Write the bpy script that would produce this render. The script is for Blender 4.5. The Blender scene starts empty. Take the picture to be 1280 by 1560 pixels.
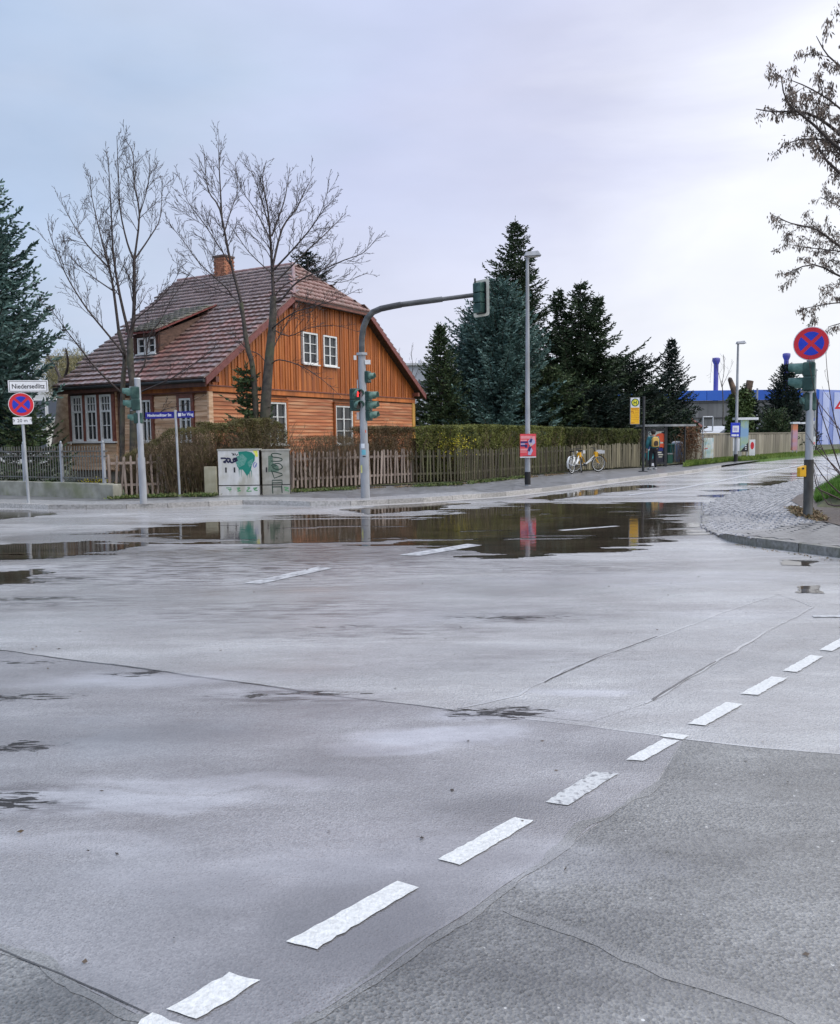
import bpy, math, random
import numpy as np
from mathutils import Vector, Matrix
random.seed(7)
rng = np.random.default_rng(11)
SC = bpy.context.scene
COL = SC.collection
R = math.radians

# ------------------------------------------------------------------ camera
EYE = 1.65
F = 1280.0
pitCH = math.atan((780-667)/F)
ROLL = R(-0.7)
cam_d = bpy.data.cameras.new('camera')
cam = bpy.data.objects.new('camera', cam_d); COL.objects.link(cam)
cam_d.sensor_fit = 'HORIZONTAL'; cam_d.sensor_width = 36; cam_d.lens = 36*F/1280
cam_d.clip_start = 0.05; cam_d.clip_end = 6000
CM = Matrix.Rotation(math.pi/2-pitCH, 3, 'X') @ Matrix.Rotation(ROLL, 3, 'Z')
cam.rotation_euler = CM.to_euler(); cam.location = (0, 0, EYE)
SC.camera = cam
# ------------------------------------------------------------------ world
w = bpy.data.worlds.new('World'); SC.world = w; w.use_nodes = True
nt = w.node_tree; N = nt.nodes; L = nt.links; N.clear()
out = N.new('ShaderNodeOutputWorld'); bg = N.new('ShaderNodeBackground')
sky = N.new('ShaderNodeTexSky'); sky.sky_type = 'NISHITA'; sky.sun_disc = False
sky.sun_elevation = R(55); sky.sun_rotation = R(60); sky.air_density = 1; sky.dust_density = 3
tc = N.new('ShaderNodeTexCoord')
sep = N.new('ShaderNodeSeparateXYZ'); L.new(tc.outputs['Generated'], sep.inputs[0])
mp = N.new('ShaderNodeMapping'); mp.inputs['Scale'].default_value = (1.0, 1.0, 3.2)
L.new(tc.outputs['Generated'], mp.inputs[0])
n1 = N.new('ShaderNodeTexNoise'); n1.inputs['Scale'].default_value = 1.7; n1.inputs['Detail'].default_value = 6
n1.inputs['Roughness'].default_value = 0.52; n1.inputs['Distortion'].default_value = 0.5
L.new(mp.outputs[0], n1.inputs[0])
def mth(op, a, b=None, clamp=False):
    m = N.new('ShaderNodeMath'); m.operation = op; m.use_clamp = clamp
    for i, v in enumerate((a, b)):
        if v is None: continue
        if isinstance(v, (int, float)): m.inputs[i].default_value = v
        else: L.new(v, m.inputs[i])
    return m.outputs[0]
# thick bluish cloud on the left, lavender overhead, thin bright cloud towards the sun on the right
ang = mth('ADD', mth('ADD', mth('MULTIPLY', sep.outputs[0], 0.92), 0.42), mth('MULTIPLY', mth('SUBTRACT', n1.outputs[0], 0.5), 0.62), True)
cr = N.new('ShaderNodeValToRGB'); el = cr.color_ramp.elements
el[0].position = 0.0; el[0].color = (4.3, 5.5, 7.5, 1)
el[1].position = 1.0; el[1].color = (9.3, 9.5, 10.0, 1)
for pos_, c_ in ((0.18, (5.0, 5.9, 7.6)), (0.36, (5.5, 6.0, 8.0)), (0.55, (6.1, 6.35, 8.1)), (0.66, (7.3, 7.5, 8.9)), (0.78, (8.8, 9.0, 9.8))):
    e = el.new(pos_); e.color = (*c_, 1)
L.new(ang, cr.inputs[0])
gz = mth('SUBTRACT', 1.0, mth('MULTIPLY', mth('ABSOLUTE', sep.outputs[2]), 3.6), True)
gx = mth('MULTIPLY', mth('ADD', sep.outputs[0], 0.55), 1.05, True)
hz_ = mth('MULTIPLY', mth('MULTIPLY', gz, gx), 0.95, True)
mx = N.new('ShaderNodeMix'); mx.data_type = 'RGBA'
L.new(hz_, mx.inputs[0]); L.new(cr.outputs[0], mx.inputs[6]); mx.inputs[7].default_value = (8.5, 8.75, 9.1, 1)
# darker cloud bars low in the sky
mpb = N.new('ShaderNodeMapping'); mpb.inputs['Scale'].default_value = (2.4, 2.4, 6.0); L.new(tc.outputs['Generated'], mpb.inputs[0])
n2 = N.new('ShaderNodeTexNoise'); n2.inputs['Scale'].default_value = 1.9; n2.inputs['Detail'].default_value = 5; L.new(mpb.outputs[0], n2.inputs[0])
bars = mth('ADD', 0.86, mth('MULTIPLY', n2.outputs[0], 0.30))
# overcast zenith is brighter than the horizon
gain = mth('MULTIPLY', bars, mth('ADD', 1.0, mth('MULTIPLY', mth('MAXIMUM', mth('SUBTRACT', sep.outputs[2], 0.42), 0.0), 1.5)))
vm = N.new('ShaderNodeVectorMath'); vm.operation = 'SCALE'
L.new(mx.outputs[2], vm.inputs[0]); L.new(gain, vm.inputs[3])
mx2 = N.new('ShaderNodeMix'); mx2.data_type = 'RGBA'; mx2.inputs[0].default_value = 0.94
L.new(sky.outputs[0], mx2.inputs[6]); L.new(vm.outputs[0], mx2.inputs[7])
L.new(mx2.outputs[2], bg.inputs[0]); bg.inputs[1].default_value = 0.1
L.new(bg.outputs[0], out.inputs[0])
# ------------------------------------------------------------------ sun behind cloud
sd = bpy.data.lights.new('sun', 'SUN'); sd.energy = 1.5; sd.angle = R(50); sd.color = (1, .96, .9)
so = bpy.data.objects.new('sun', sd); COL.objects.link(so)
_az, _el = R(60), R(55)
so.rotation_euler = Vector((math.sin(_az)*math.cos(_el), math.cos(_az)*math.cos(_el)-.5, math.sin(_el))).to_track_quat('Z', 'Y').to_euler()
so.location = (0, 0, 40)
SC.view_settings.view_transform = 'Standard'; SC.view_settings.look = 'None'
SC.view_settings.gamma = 1; SC.view_settings.use_curve_mapping = False
SC.view_settings.exposure = 0.15
SC.render.engine = 'CYCLES'

# ------------------------------------------------------------------ helpers
def ray(px, py):
    return (CM @ Vector((px-640, 780-py, -F))).normalized()
def G(px, py, z=0.0):
    d = ray(px, py); t = (z-EYE)/d.z
    return Vector((d.x*t, d.y*t, z))
def A(px, py, Y):
    d = ray(px, py); t = Y/d.y
    return Vector((d.x*t, Y, EYE+d.z*t))

def tag(o, label=None, cat=None, group=None, kind=None):
    if label: o['label'] = label
    if cat: o['category'] = cat
    if group: o['group'] = group
    if kind: o['kind'] = kind
    return o
def thing(name, label, cat, loc=(0, 0, 0), rz=0.0, group=None):
    o = bpy.data.objects.new(name, None); COL.objects.link(o); o.empty_display_size = .2
    o.location = loc; o.rotation_euler = (0, 0, rz)
    return tag(o, label, cat, group)
def inst(name, me, parent, loc=(0, 0, 0), rot=(0, 0, 0), scale=(1, 1, 1)):
    o = bpy.data.objects.new(name, me); COL.objects.link(o)
    o.parent = parent; o.location = loc; o.rotation_euler = rot; o.scale = scale
    return o
def copy_tree(o, parent=None):
    c = o.copy(); COL.objects.link(c); c.parent = parent
    for ch in list(o.children): copy_tree(ch, c)
    return c
def np_mesh(name, V, Fc, mats, smooth=False, mi=None):
    me = bpy.data.meshes.new(name)
    V = np.asarray(V, dtype=np.float32); Fc = np.asarray(Fc, dtype=np.int32)
    k = Fc.shape[1]
    me.vertices.add(len(V)); me.vertices.foreach_set('co', V.ravel())
    me.loops.add(Fc.size); me.loops.foreach_set('vertex_index', Fc.ravel())
    me.polygons.add(len(Fc)); me.polygons.foreach_set('loop_start', np.arange(0, Fc.size, k, dtype=np.int32))
    if mi is not None: me.polygons.foreach_set('material_index', np.asarray(mi, dtype=np.int32))
    me.update(calc_edges=True)
    if smooth: me.polygons.foreach_set('use_smooth', np.ones(len(Fc), dtype=bool))
    for m in (mats if isinstance(mats, (list, tuple)) else [mats]): me.materials.append(m)
    return me
def np_obj(name, V, Fc, mats, parent=None, smooth=False):
    return inst(name, np_mesh(name, V, Fc, mats, smooth), parent)

class MB:
    def __init__(s): s.v = []; s.f = []; s.m = []; s.sm = []; s.mi = 0; s.smooth = False; s.T = None
    def add(s, vs, fs, smooth=None):
        o = len(s.v)
        for p in vs:
            p = Vector(p)
            if s.T is not None: p = s.T @ p
            s.v.append(tuple(p))
        for f in fs:
            s.f.append([i+o for i in f]); s.m.append(s.mi); s.sm.append(s.smooth if smooth is None else smooth)
        return s
    def box(s, x0, x1, y0, y1, z0, z1):
        return s.add([(x0,y0,z0),(x1,y0,z0),(x1,y1,z0),(x0,y1,z0),(x0,y0,z1),(x1,y0,z1),(x1,y1,z1),(x0,y1,z1)],
                     [(0,3,2,1),(4,5,6,7),(0,1,5,4),(1,2,6,5),(2,3,7,6),(3,0,4,7)])
    def quad(s, a, b, c, d): return s.add([a, b, c, d], [(0, 1, 2, 3)])
    def poly(s, pts): return s.add(pts, [tuple(range(len(pts)))])
    def prism(s, pts, z0, z1):
        n = len(pts)
        vs = [(p[0], p[1], z0) for p in pts]+[(p[0], p[1], z1) for p in pts]
        fs = [tuple(reversed(range(n))), tuple(range(n, 2*n))]+[(i, (i+1) % n, n+(i+1) % n, n+i) for i in range(n)]
        return s.add(vs, fs)
    def prism_y(s, pts, y0, y1):      # pts in xz
        n = len(pts)
        vs = [(p[0], y0, p[1]) for p in pts]+[(p[0], y1, p[1]) for p in pts]
        fs = [tuple(range(n)), tuple(reversed(range(n, 2*n)))]+[(i, n+i, n+(i+1) % n, (i+1) % n) for i in range(n)]
        return s.add(vs, fs)
    def tube(s, path, r, k=8, caps=True, smooth=True):
        P = [Vector(p) for p in path]; n = len(P)
        rs = r if isinstance(r, (list, tuple)) else [r]*n
        vs = []; fs = []; u = None
        for i in range(n):
            t = (P[min(i+1, n-1)]-P[max(i-1, 0)]).normalized()
            if u is None:
                a = Vector((0, 0, 1)) if abs(t.z) < .9 else Vector((1, 0, 0))
                u = t.cross(a).normalized()
            else: u = (u-t*u.dot(t)).normalized()
            v = t.cross(u)
            for j in range(k):
                an = 2*math.pi*j/k
                vs.append(P[i]+(u*math.cos(an)+v*math.sin(an))*rs[i])
        for i in range(n-1):
            for j in range(k):
                fs.append((i*k+j, i*k+(j+1) % k, (i+1)*k+(j+1) % k, (i+1)*k+j))
        s.add(vs, fs, smooth)
        if caps:
            s.add(vs[:k], [tuple(reversed(range(k)))], False); s.add(vs[-k:], [tuple(range(k))], False)
        return s
    def lathe(s, prof, k=16, c=(0, 0, 0)):
        vs = []; fs = []; n = len(prof)
        for (r, z) in prof:
            for j in range(k):
                a = 2*math.pi*j/k; vs.append((c[0]+r*math.cos(a), c[1]+r*math.sin(a), c[2]+z))
        for i in range(n-1):
            for j in range(k): fs.append((i*k+j, i*k+(j+1) % k, (i+1)*k+(j+1) % k, (i+1)*k+j))
        return s.add(vs, fs, True)
    def disc_y(s, cx, cz, r, y0, y1, k=32):
        return s.prism_y([(cx+r*math.cos(2*math.pi*j/k), cz+r*math.sin(2*math.pi*j/k)) for j in range(k)], y0, y1)
    def build(s, name, mats, parent=None, world=False, loc=None):
        me = bpy.data.meshes.new(name)
        off = Vector((0, 0, 0))
        if world and parent is not None:
            q = parent
            while q is not None: off += q.location; q = q.parent
        if loc is not None: off = Vector(loc)
        me.from_pydata([tuple(Vector(v)-off) for v in s.v], [], s.f)
        for m in (mats if isinstance(mats, (list, tuple)) else [mats]): me.materials.append(m)
        me.polygons.foreach_set('material_index', s.m); me.polygons.foreach_set('use_smooth', s.sm)
        me.update()
        o = inst(name, me, parent)
        if loc is not None: o.location = loc
        return o

def bevel(o, wd=.01, seg=2):
    m = o.modifiers.new('bevel', 'BEVEL'); m.width = wd; m.segments = seg; m.limit_method = 'ANGLE'
    return o

# ------------------------------------------------------------------ materials
MATS = {}
def pm(name, c1, c2=None, scale=8, rough=.6, bump=0, bscale=None, spec=.5, metal=0, stretch=(1, 1, 1), vary=0.0,
       detail=4, rough2=None, emit=None, trans=0, alpha=None, lo=.35, hi=.65, coat=0, voro=False, c3=None, scale3=1.0, bdist=.01, amt3=.6):
    if name in MATS: return MATS[name]
    m = bpy.data.materials.new(name); m.use_nodes = True; nt = m.node_tree; N = nt.nodes; L = nt.links
    b = N['Principled BSDF']
    b.inputs['Roughness'].default_value = rough; b.inputs['Metallic'].default_value = metal
    b.inputs['Specular IOR Level'].default_value = spec; b.inputs['Coat Weight'].default_value = coat
    b.inputs['Transmission Weight'].default_value = trans
    tcn = N.new('ShaderNodeTexCoord'); mpn = N.new('ShaderNodeMapping'); mpn.inputs['Scale'].default_value = stretch
    L.new(tcn.outputs['Object'], mpn.inputs[0])
    vec = mpn.outputs[0]
    oi = N.new('ShaderNodeObjectInfo')
    if vary:
        ad = N.new('ShaderNodeVectorMath'); ad.operation = 'MULTIPLY_ADD'
        cb = N.new('ShaderNodeCombineXYZ')
        for i in range(3): L.new(oi.outputs['Random'], cb.inputs[i])
        L.new(cb.outputs[0], ad.inputs[0]); ad.inputs[1].default_value = (37, 91, 53); L.new(vec, ad.inputs[2]); vec = ad.outputs[0]
    c2 = c2 or c1
    nz = N.new('ShaderNodeTexNoise'); nz.inputs['Scale'].default_value = scale; nz.inputs['Detail'].default_value = detail
    L.new(vec, nz.inputs[0])
    rp = N.new('ShaderNodeValToRGB'); rp.color_ramp.elements[0].position = lo; rp.color_ramp.elements[1].position = hi
    rp.color_ramp.elements[0].color = (*c1, 1); rp.color_ramp.elements[1].color = (*c2, 1)
    L.new(nz.outputs[0], rp.inputs[0]); col = rp.outputs[0]
    if c3:
        n3 = N.new('ShaderNodeTexNoise'); n3.inputs['Scale'].default_value = scale3; n3.inputs['Detail'].default_value = 5
        L.new(vec, n3.inputs[0])
        r3 = N.new('ShaderNodeValToRGB'); r3.color_ramp.elements[0].position = .48; r3.color_ramp.elements[1].position = .66
        r3.color_ramp.elements[0].color = (0, 0, 0, 1); r3.color_ramp.elements[1].color = (amt3, amt3, amt3, 1)
        L.new(n3.outputs[0], r3.inputs[0])
        x3 = N.new('ShaderNodeMix'); x3.data_type = 'RGBA'; L.new(r3.outputs[0], x3.inputs[0]); L.new(col, x3.inputs[6])
        x3.inputs[7].default_value = (*c3, 1); col = x3.outputs[2]
    if vary:
        mr = N.new('ShaderNodeMapRange'); mr.inputs[3].default_value = 1-vary; mr.inputs[4].default_value = 1+vary
        L.new(oi.outputs['Random'], mr.inputs[0])
        sc = N.new('ShaderNodeVectorMath'); sc.operation = 'SCALE'; L.new(col, sc.inputs[0]); L.new(mr.outputs[0], sc.inputs[3]); col = sc.outputs[0]
    L.new(col, b.inputs['Base Color'])
    if rough2 is not None:
        mr = N.new('ShaderNodeMapRange'); mr.inputs[3].default_value = rough; mr.inputs[4].default_value = rough2
        mr.inputs[1].default_value = .3; mr.inputs[2].default_value = .7
        L.new(nz.outputs[0], mr.inputs[0]); L.new(mr.outputs[0], b.inputs['Roughness'])
    if bump:
        if voro:
            nb = N.new('ShaderNodeTexVoronoi'); nb.inputs['Scale'].default_value = bscale or scale*3; o_ = nb.outputs[0]
        else:
            nb = N.new('ShaderNodeTexNoise'); nb.inputs['Scale'].default_value = bscale or scale*3; nb.inputs['Detail'].default_value = 3; o_ = nb.outputs[0]
        L.new(vec, nb.inputs[0])
        bp = N.new('ShaderNodeBump'); bp.inputs['Strength'].default_value = bump; bp.inputs['Distance'].default_value = bdist
        L.new(o_, bp.inputs['Height']); L.new(bp.outputs[0], b.inputs['Normal'])
    if emit:
        b.inputs['Emission Color'].default_value = (*emit[:3], 1); b.inputs['Emission Strength'].default_value = emit[3]
    MATS[name] = m
    return m
def flat(name, c, rough=.5, **k): return pm(name, c, tuple(min(1, x*1.12) for x in c), 14, rough, **k)

galv = pm('galvanised steel', (.36,.38,.40), (.50,.52,.54), 9, .42, metal=.35, stretch=(1,1,.25), bump=.05, bscale=30)
galv2 = pm('painted grey pole', (.30,.315,.34), (.43,.45,.48), 6, .45, metal=.1, stretch=(1,1,.3), c3=(.25,.24,.23), scale3=2)
darkmetal = pm('dark metal', (.02,.022,.024), (.04,.042,.045), 10, .4)
siggreen = pm('signal green', (.008,.038,.032), (.016,.060,.050), 6, .38, c3=(.09,.17,.14), scale3=5)
visgreen = pm('visor green', (.05,.13,.105), (.13,.23,.19), 9, .5)
black = flat('black rubber', (.012,.012,.013), .6)
lens_off = pm('dark lens', (.03,.012,.01), (.04,.03,.02), 5, .15)
lens_red = pm('lit red lens', (.5,.02,.02), emit=(1,.05,.05,1.6))
whitep = pm('white sign sheeting', (.72,.73,.76), (.82,.83,.85), 5, .35)
redp = pm('red sign sheeting', (.55,.015,.03), (.68,.02,.035), 5, .35)
bluep = pm('blue sign sheeting', (.01,.03,.42), (.012,.045,.55), 5, .35)
navyp = pm('street sign blue', (.008,.008,.19), (.012,.012,.25), 5, .3)
blackp = flat('black print', (.015,.015,.02), .5)
concrete = pm('mossy concrete', (.24,.235,.19), (.38,.37,.31), 3, .75, bump=.4, bscale=40, c3=(.17,.19,.08), scale3=1.3)
kerbm = pm('granite kerb', (.30,.29,.27), (.48,.46,.44), 22, .5, bump=.3, bscale=60, vary=.18, rough2=.3)
glass = pm('window glass', (.012,.014,.016), (.05,.055,.06), 1.2, .05, spec=.5)
whitewood = pm('white window paint', (.70,.71,.70), (.82,.83,.82), 10, .5)
# ------------------------------------------------------------------ noise for geometry
def vnoise(x, y, seed=0):
    xi = np.floor(x).astype(np.int64); yi = np.floor(y).astype(np.int64); fx = x-xi; fy = y-yi
    fx = fx*fx*(3-2*fx); fy = fy*fy*(3-2*fy)
    def h(a, b):
        n = (a*374761393+b*668265263+seed*1442695041) & 0x7fffffff
        n = ((n ^ (n >> 13))*1274126177) & 0x7fffffff
        return ((n ^ (n >> 16)) & 0xffff)/65535.0
    return (h(xi, yi)*(1-fx)+h(xi+1, yi)*fx)*(1-fy)+(h(xi, yi+1)*(1-fx)+h(xi+1, yi+1)*fx)*fy
def fbm(x, y, seed=0, o=4):
    r = 0; a = .5
    for i in range(o): r = r+a*vnoise(x*2**i, y*2**i, seed+i); a *= .5
    return r
def poly_sdf(X, Y, P):
    d = np.full(X.shape, 1e9); ins = np.zeros(X.shape, bool); n = len(P)
    for i in range(n):
        ax, ay = P[i]; bx, by = P[(i+1) % n]; ex, ey = bx-ax, by-ay
        t = np.clip(((X-ax)*ex+(Y-ay)*ey)/(ex*ex+ey*ey+1e-12), 0, 1)
        d = np.minimum(d, np.hypot(X-ax-t*ex, Y-ay-t*ey))
        c = ((ay > Y) != (by > Y)) & (X < (bx-ax)*(Y-ay)/((by-ay) if abs(by-ay) > 1e-12 else 1e-12)+ax); ins ^= c
    return np.where(ins, d, -d)

# ------------------------------------------------------------------ asphalt
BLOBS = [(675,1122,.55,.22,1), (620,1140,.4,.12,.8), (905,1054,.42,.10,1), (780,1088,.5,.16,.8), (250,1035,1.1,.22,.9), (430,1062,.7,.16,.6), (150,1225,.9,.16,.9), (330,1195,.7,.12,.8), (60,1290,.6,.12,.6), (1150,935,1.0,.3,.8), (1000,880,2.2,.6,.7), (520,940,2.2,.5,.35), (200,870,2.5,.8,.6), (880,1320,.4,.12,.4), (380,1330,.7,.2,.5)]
BROWN_REFL = [(450,1062,.6,.22,.85), (785,941,1.0,.25,.7), (15,1222,.45,.26,.8), (50,882,1.8,.6,.9), (40,918,1.6,.5,.8), (430,930,1.7,.7,.65), (560,963,1.3,.4,.6), (240,888,1.8,.5,.7), (200,1026,.25,.10,.6), (860,866,2.4,.5,.6), (30,1060,.5,.12,.5), (10,1140,.35,.12,.6), (400,852,3.8,2.6,1.0), (640,852,2.0,.9,.6), (770,1088,.45,.12,.55), (300,1235,.6,.10,.3), (850,1000,1.5,.2,.25), (1010,930,1.2,.25,.2), (720,1010,1.2,.2,.2)]
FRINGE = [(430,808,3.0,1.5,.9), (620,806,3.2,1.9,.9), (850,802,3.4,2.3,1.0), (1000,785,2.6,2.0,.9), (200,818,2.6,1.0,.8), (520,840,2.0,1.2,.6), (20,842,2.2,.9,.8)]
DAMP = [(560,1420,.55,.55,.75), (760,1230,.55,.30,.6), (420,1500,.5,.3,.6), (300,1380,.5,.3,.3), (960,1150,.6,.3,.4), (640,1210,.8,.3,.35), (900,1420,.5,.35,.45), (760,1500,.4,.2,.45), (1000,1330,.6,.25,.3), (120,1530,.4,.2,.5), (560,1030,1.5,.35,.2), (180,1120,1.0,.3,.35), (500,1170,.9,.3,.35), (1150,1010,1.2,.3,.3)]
RIPPLE = [(770,1088,.42,.13,.95), (10,1222,.24,.14,.95), (214,1026,.16,.10,.85), (378,1059,.22,.06,.8), (485,1057,.42,.06,.7), (787,941,.6,.10,.75), (20,1138,.3,.12,.7), (40,1062,.4,.10,.7), (50,912,.8,.12,.7), (60,882,1.0,.2,.7), (20,1010,.5,.06,.6), (520,955,.5,.10,.35)]
def asphalt(name, ca, cb, grain, gstr, r0, r1, spec=.8, flecks=.0, pit=.55):
    m = bpy.data.materials.new(name); m.use_nodes = True; nt = m.node_tree; N = nt.nodes; L = nt.links
    b = N['Principled BSDF']; tcn = N.new('ShaderNodeTexCoord'); P = tcn.outputs['Object']
    def noise(scale, det=4, st=None, rough=.55, dist=0):
        v = P
        if st:
            mp = N.new('ShaderNodeMapping'); mp.inputs['Scale'].default_value = st; mp.inputs['Rotation'].default_value = (0, 0, R(8)); L.new(P, mp.inputs[0]); v = mp.outputs[0]
        n = N.new('ShaderNodeTexNoise'); n.inputs['Scale'].default_value = scale; n.inputs['Detail'].default_value = det
        n.inputs['Roughness'].default_value = rough; n.inputs['Distortion'].default_value = dist
        L.new(v, n.inputs[0]); return n.outputs[0]
    def rng_(v, a, b_, c, d):
        mr = N.new('ShaderNodeMapRange'); mr.inputs[1].default_value = a; mr.inputs[2].default_value = b_
        mr.inputs[3].default_value = c; mr.inputs[4].default_value = d; L.new(v, mr.inputs[0]); return mr.outputs[0]
    def mixc(f, a, c):
        x = N.new('ShaderNodeMix'); x.data_type = 'RGBA'
        if isinstance(f, float): x.inputs[0].default_value = f
        else: L.new(f, x.inputs[0])
        for i, q in ((6, a), (7, c)):
            if isinstance(q, tuple): x.inputs[i].default_value = (*q, 1)
            else: L.new(q, x.inputs[i])
        return x.outputs[2]
    def mul(a, b_):
        x = N.new('ShaderNodeMath'); x.operation = 'MULTIPLY'
        for i, q in ((0, a), (1, b_)):
            if isinstance(q, (int, float)): x.inputs[i].default_value = q
            else: L.new(q, x.inputs[i])
        return x.outputs[0]
    wet = rng_(noise(.55, 5, (.32, 1.25, 1), .6, .8), .36, .64, 0, 1)      # 1 = film of water
    wet2 = rng_(noise(1.5, 4, (.5, 1.3, 1), .6), .40, .66, 0, 1)
    big = rng_(noise(.22, 3, None, .5), .35, .65, 0, 1)
    # standing films of water at fixed places on the road
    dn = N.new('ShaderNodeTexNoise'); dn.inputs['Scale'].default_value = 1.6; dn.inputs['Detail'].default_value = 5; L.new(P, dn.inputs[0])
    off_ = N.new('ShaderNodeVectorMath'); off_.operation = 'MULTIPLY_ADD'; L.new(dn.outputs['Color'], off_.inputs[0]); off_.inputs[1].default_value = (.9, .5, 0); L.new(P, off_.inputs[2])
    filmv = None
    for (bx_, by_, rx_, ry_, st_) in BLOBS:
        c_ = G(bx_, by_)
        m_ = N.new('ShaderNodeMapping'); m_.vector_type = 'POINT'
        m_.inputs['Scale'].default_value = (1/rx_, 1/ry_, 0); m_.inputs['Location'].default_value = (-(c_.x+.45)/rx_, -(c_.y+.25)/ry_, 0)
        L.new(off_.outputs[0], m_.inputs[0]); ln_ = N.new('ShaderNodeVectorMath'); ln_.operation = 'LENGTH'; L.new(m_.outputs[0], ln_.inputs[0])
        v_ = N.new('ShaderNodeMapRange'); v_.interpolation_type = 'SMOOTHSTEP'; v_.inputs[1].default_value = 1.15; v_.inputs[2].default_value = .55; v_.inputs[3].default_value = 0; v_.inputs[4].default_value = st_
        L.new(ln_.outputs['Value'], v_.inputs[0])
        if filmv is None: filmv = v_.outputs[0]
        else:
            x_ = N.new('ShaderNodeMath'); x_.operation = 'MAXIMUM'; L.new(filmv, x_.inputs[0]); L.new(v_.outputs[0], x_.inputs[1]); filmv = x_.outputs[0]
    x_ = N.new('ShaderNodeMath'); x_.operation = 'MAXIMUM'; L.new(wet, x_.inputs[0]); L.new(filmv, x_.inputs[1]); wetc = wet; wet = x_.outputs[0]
    gr = N.new('ShaderNodeTexVoronoi'); gr.inputs['Scale'].default_value = grain; L.new(P, gr.inputs[0])
    fine = noise(grain*1.7, 2)
    gsep = N.new('ShaderNodeSeparateColor'); L.new(gr.outputs['Color'], gsep.inputs[0])
    stone_ = N.new('ShaderNodeMath'); stone_.operation = 'MULTIPLY_ADD'; L.new(gsep.outputs[0], stone_.inputs[0]); stone_.inputs[1].default_value = .62; L.new(mul(rng_(fine, .35, .7, 0, 1), .38), stone_.inputs[2])
    col = mixc(stone_.outputs[0], ca, cb)
    col = mixc(mul(big, .35), col, tuple(x*1.35 for x in cb))
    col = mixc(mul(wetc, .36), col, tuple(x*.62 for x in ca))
    col = mixc(mul(filmv, .50), col, (.56, .565, .60))  # sky reflection on the films painted in as pale blue-grey
    col = mixc(mul(wet2, .32), col, (ca[0]*.75, ca[1]*.66, ca[2]*.62))
    if flecks:
        fl = N.new('ShaderNodeTexVoronoi'); fl.inputs['Scale'].default_value = 26; L.new(P, fl.inputs[0])
        g1 = rng_(fl.outputs[0], .10, .16, 1, 0)
        sepc = N.new('ShaderNodeSeparateColor'); L.new(fl.outputs['Color'], sepc.inputs[0])
        g2 = rng_(sepc.outputs[0], 1-flecks, 1-flecks*.8, 0, 1)
        col = mixc(mul(g1, g2), col, (.62, .62, .60))
    # dark dots that paint the shade in the pits of the aggregate
    col = mixc(mul(mul(rng_(gr.outputs[0], .12, .30, 1, 0), rng_(gsep.outputs[1], .55, .75, 0, 1)), pit), col, tuple(x*.18 for x in ca))
    sp_ = N.new('ShaderNodeTexVoronoi'); sp_.inputs['Scale'].default_value = grain*.37; L.new(P, sp_.inputs[0])
    col = mixc(mul(rng_(sp_.outputs[0], .06, .16, 1, 0), pit), col, tuple(x*.2 for x in ca))
    for q_sc, q_a in ((9.0, .16), (2.6, .16)):
        col = mixc(rng_(noise(q_sc, 3, (.6, 1.5, 1)), .35, .7, 0, q_a), col, tuple(x*.55 for x in ca))
    # brown streaks: reflections of house and trees painted into the road colour
    st_ = rng_(noise(7, 5, (.35, 1.6, 1), .65), .46, .60, 0, 1)
    brown_refl = None; dn2 = N.new('ShaderNodeTexNoise'); dn2.inputs['Scale'].default_value = 3.0; dn2.inputs['Detail'].default_value = 5; L.new(P, dn2.inputs[0])
    of2 = N.new('ShaderNodeVectorMath'); of2.operation = 'MULTIPLY_ADD'; L.new(dn2.outputs['Color'], of2.inputs[0]); of2.inputs[1].default_value = (.5, .24, 0); L.new(P, of2.inputs[2])
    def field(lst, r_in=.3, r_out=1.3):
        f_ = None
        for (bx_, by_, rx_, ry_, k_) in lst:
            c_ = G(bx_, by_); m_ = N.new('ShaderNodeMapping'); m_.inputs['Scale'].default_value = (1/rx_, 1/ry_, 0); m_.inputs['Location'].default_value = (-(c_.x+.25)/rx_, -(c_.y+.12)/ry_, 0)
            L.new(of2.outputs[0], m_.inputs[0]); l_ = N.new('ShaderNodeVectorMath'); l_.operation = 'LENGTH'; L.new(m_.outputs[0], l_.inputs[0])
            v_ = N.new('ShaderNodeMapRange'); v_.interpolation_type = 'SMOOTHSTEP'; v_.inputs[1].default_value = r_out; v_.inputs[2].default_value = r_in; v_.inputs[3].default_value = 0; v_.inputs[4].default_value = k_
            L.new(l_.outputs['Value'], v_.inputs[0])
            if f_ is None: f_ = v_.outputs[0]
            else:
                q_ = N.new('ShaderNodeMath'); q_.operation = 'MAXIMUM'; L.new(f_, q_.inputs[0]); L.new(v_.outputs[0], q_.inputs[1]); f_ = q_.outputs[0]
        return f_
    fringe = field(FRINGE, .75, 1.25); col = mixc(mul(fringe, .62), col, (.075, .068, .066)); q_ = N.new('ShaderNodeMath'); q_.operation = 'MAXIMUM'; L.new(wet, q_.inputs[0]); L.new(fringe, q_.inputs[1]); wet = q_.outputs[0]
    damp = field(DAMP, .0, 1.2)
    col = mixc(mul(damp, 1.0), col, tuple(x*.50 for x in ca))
    brown_refl = field(BROWN_REFL)
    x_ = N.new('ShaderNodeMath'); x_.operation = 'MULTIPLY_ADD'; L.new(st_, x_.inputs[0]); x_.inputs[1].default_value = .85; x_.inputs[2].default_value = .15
    col = mixc(mul(brown_refl, x_.outputs[0]), col, (.085, .072, .070))
    # near-black colour painted in for dark reflections on the broken ripples
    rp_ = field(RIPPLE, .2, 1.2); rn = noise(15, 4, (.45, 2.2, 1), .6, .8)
    a_ = N.new('ShaderNodeMath'); a_.operation = 'MULTIPLY_ADD'; L.new(rn, a_.inputs[0]); a_.inputs[1].default_value = 4.2; a_.inputs[2].default_value = -2.35
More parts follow.
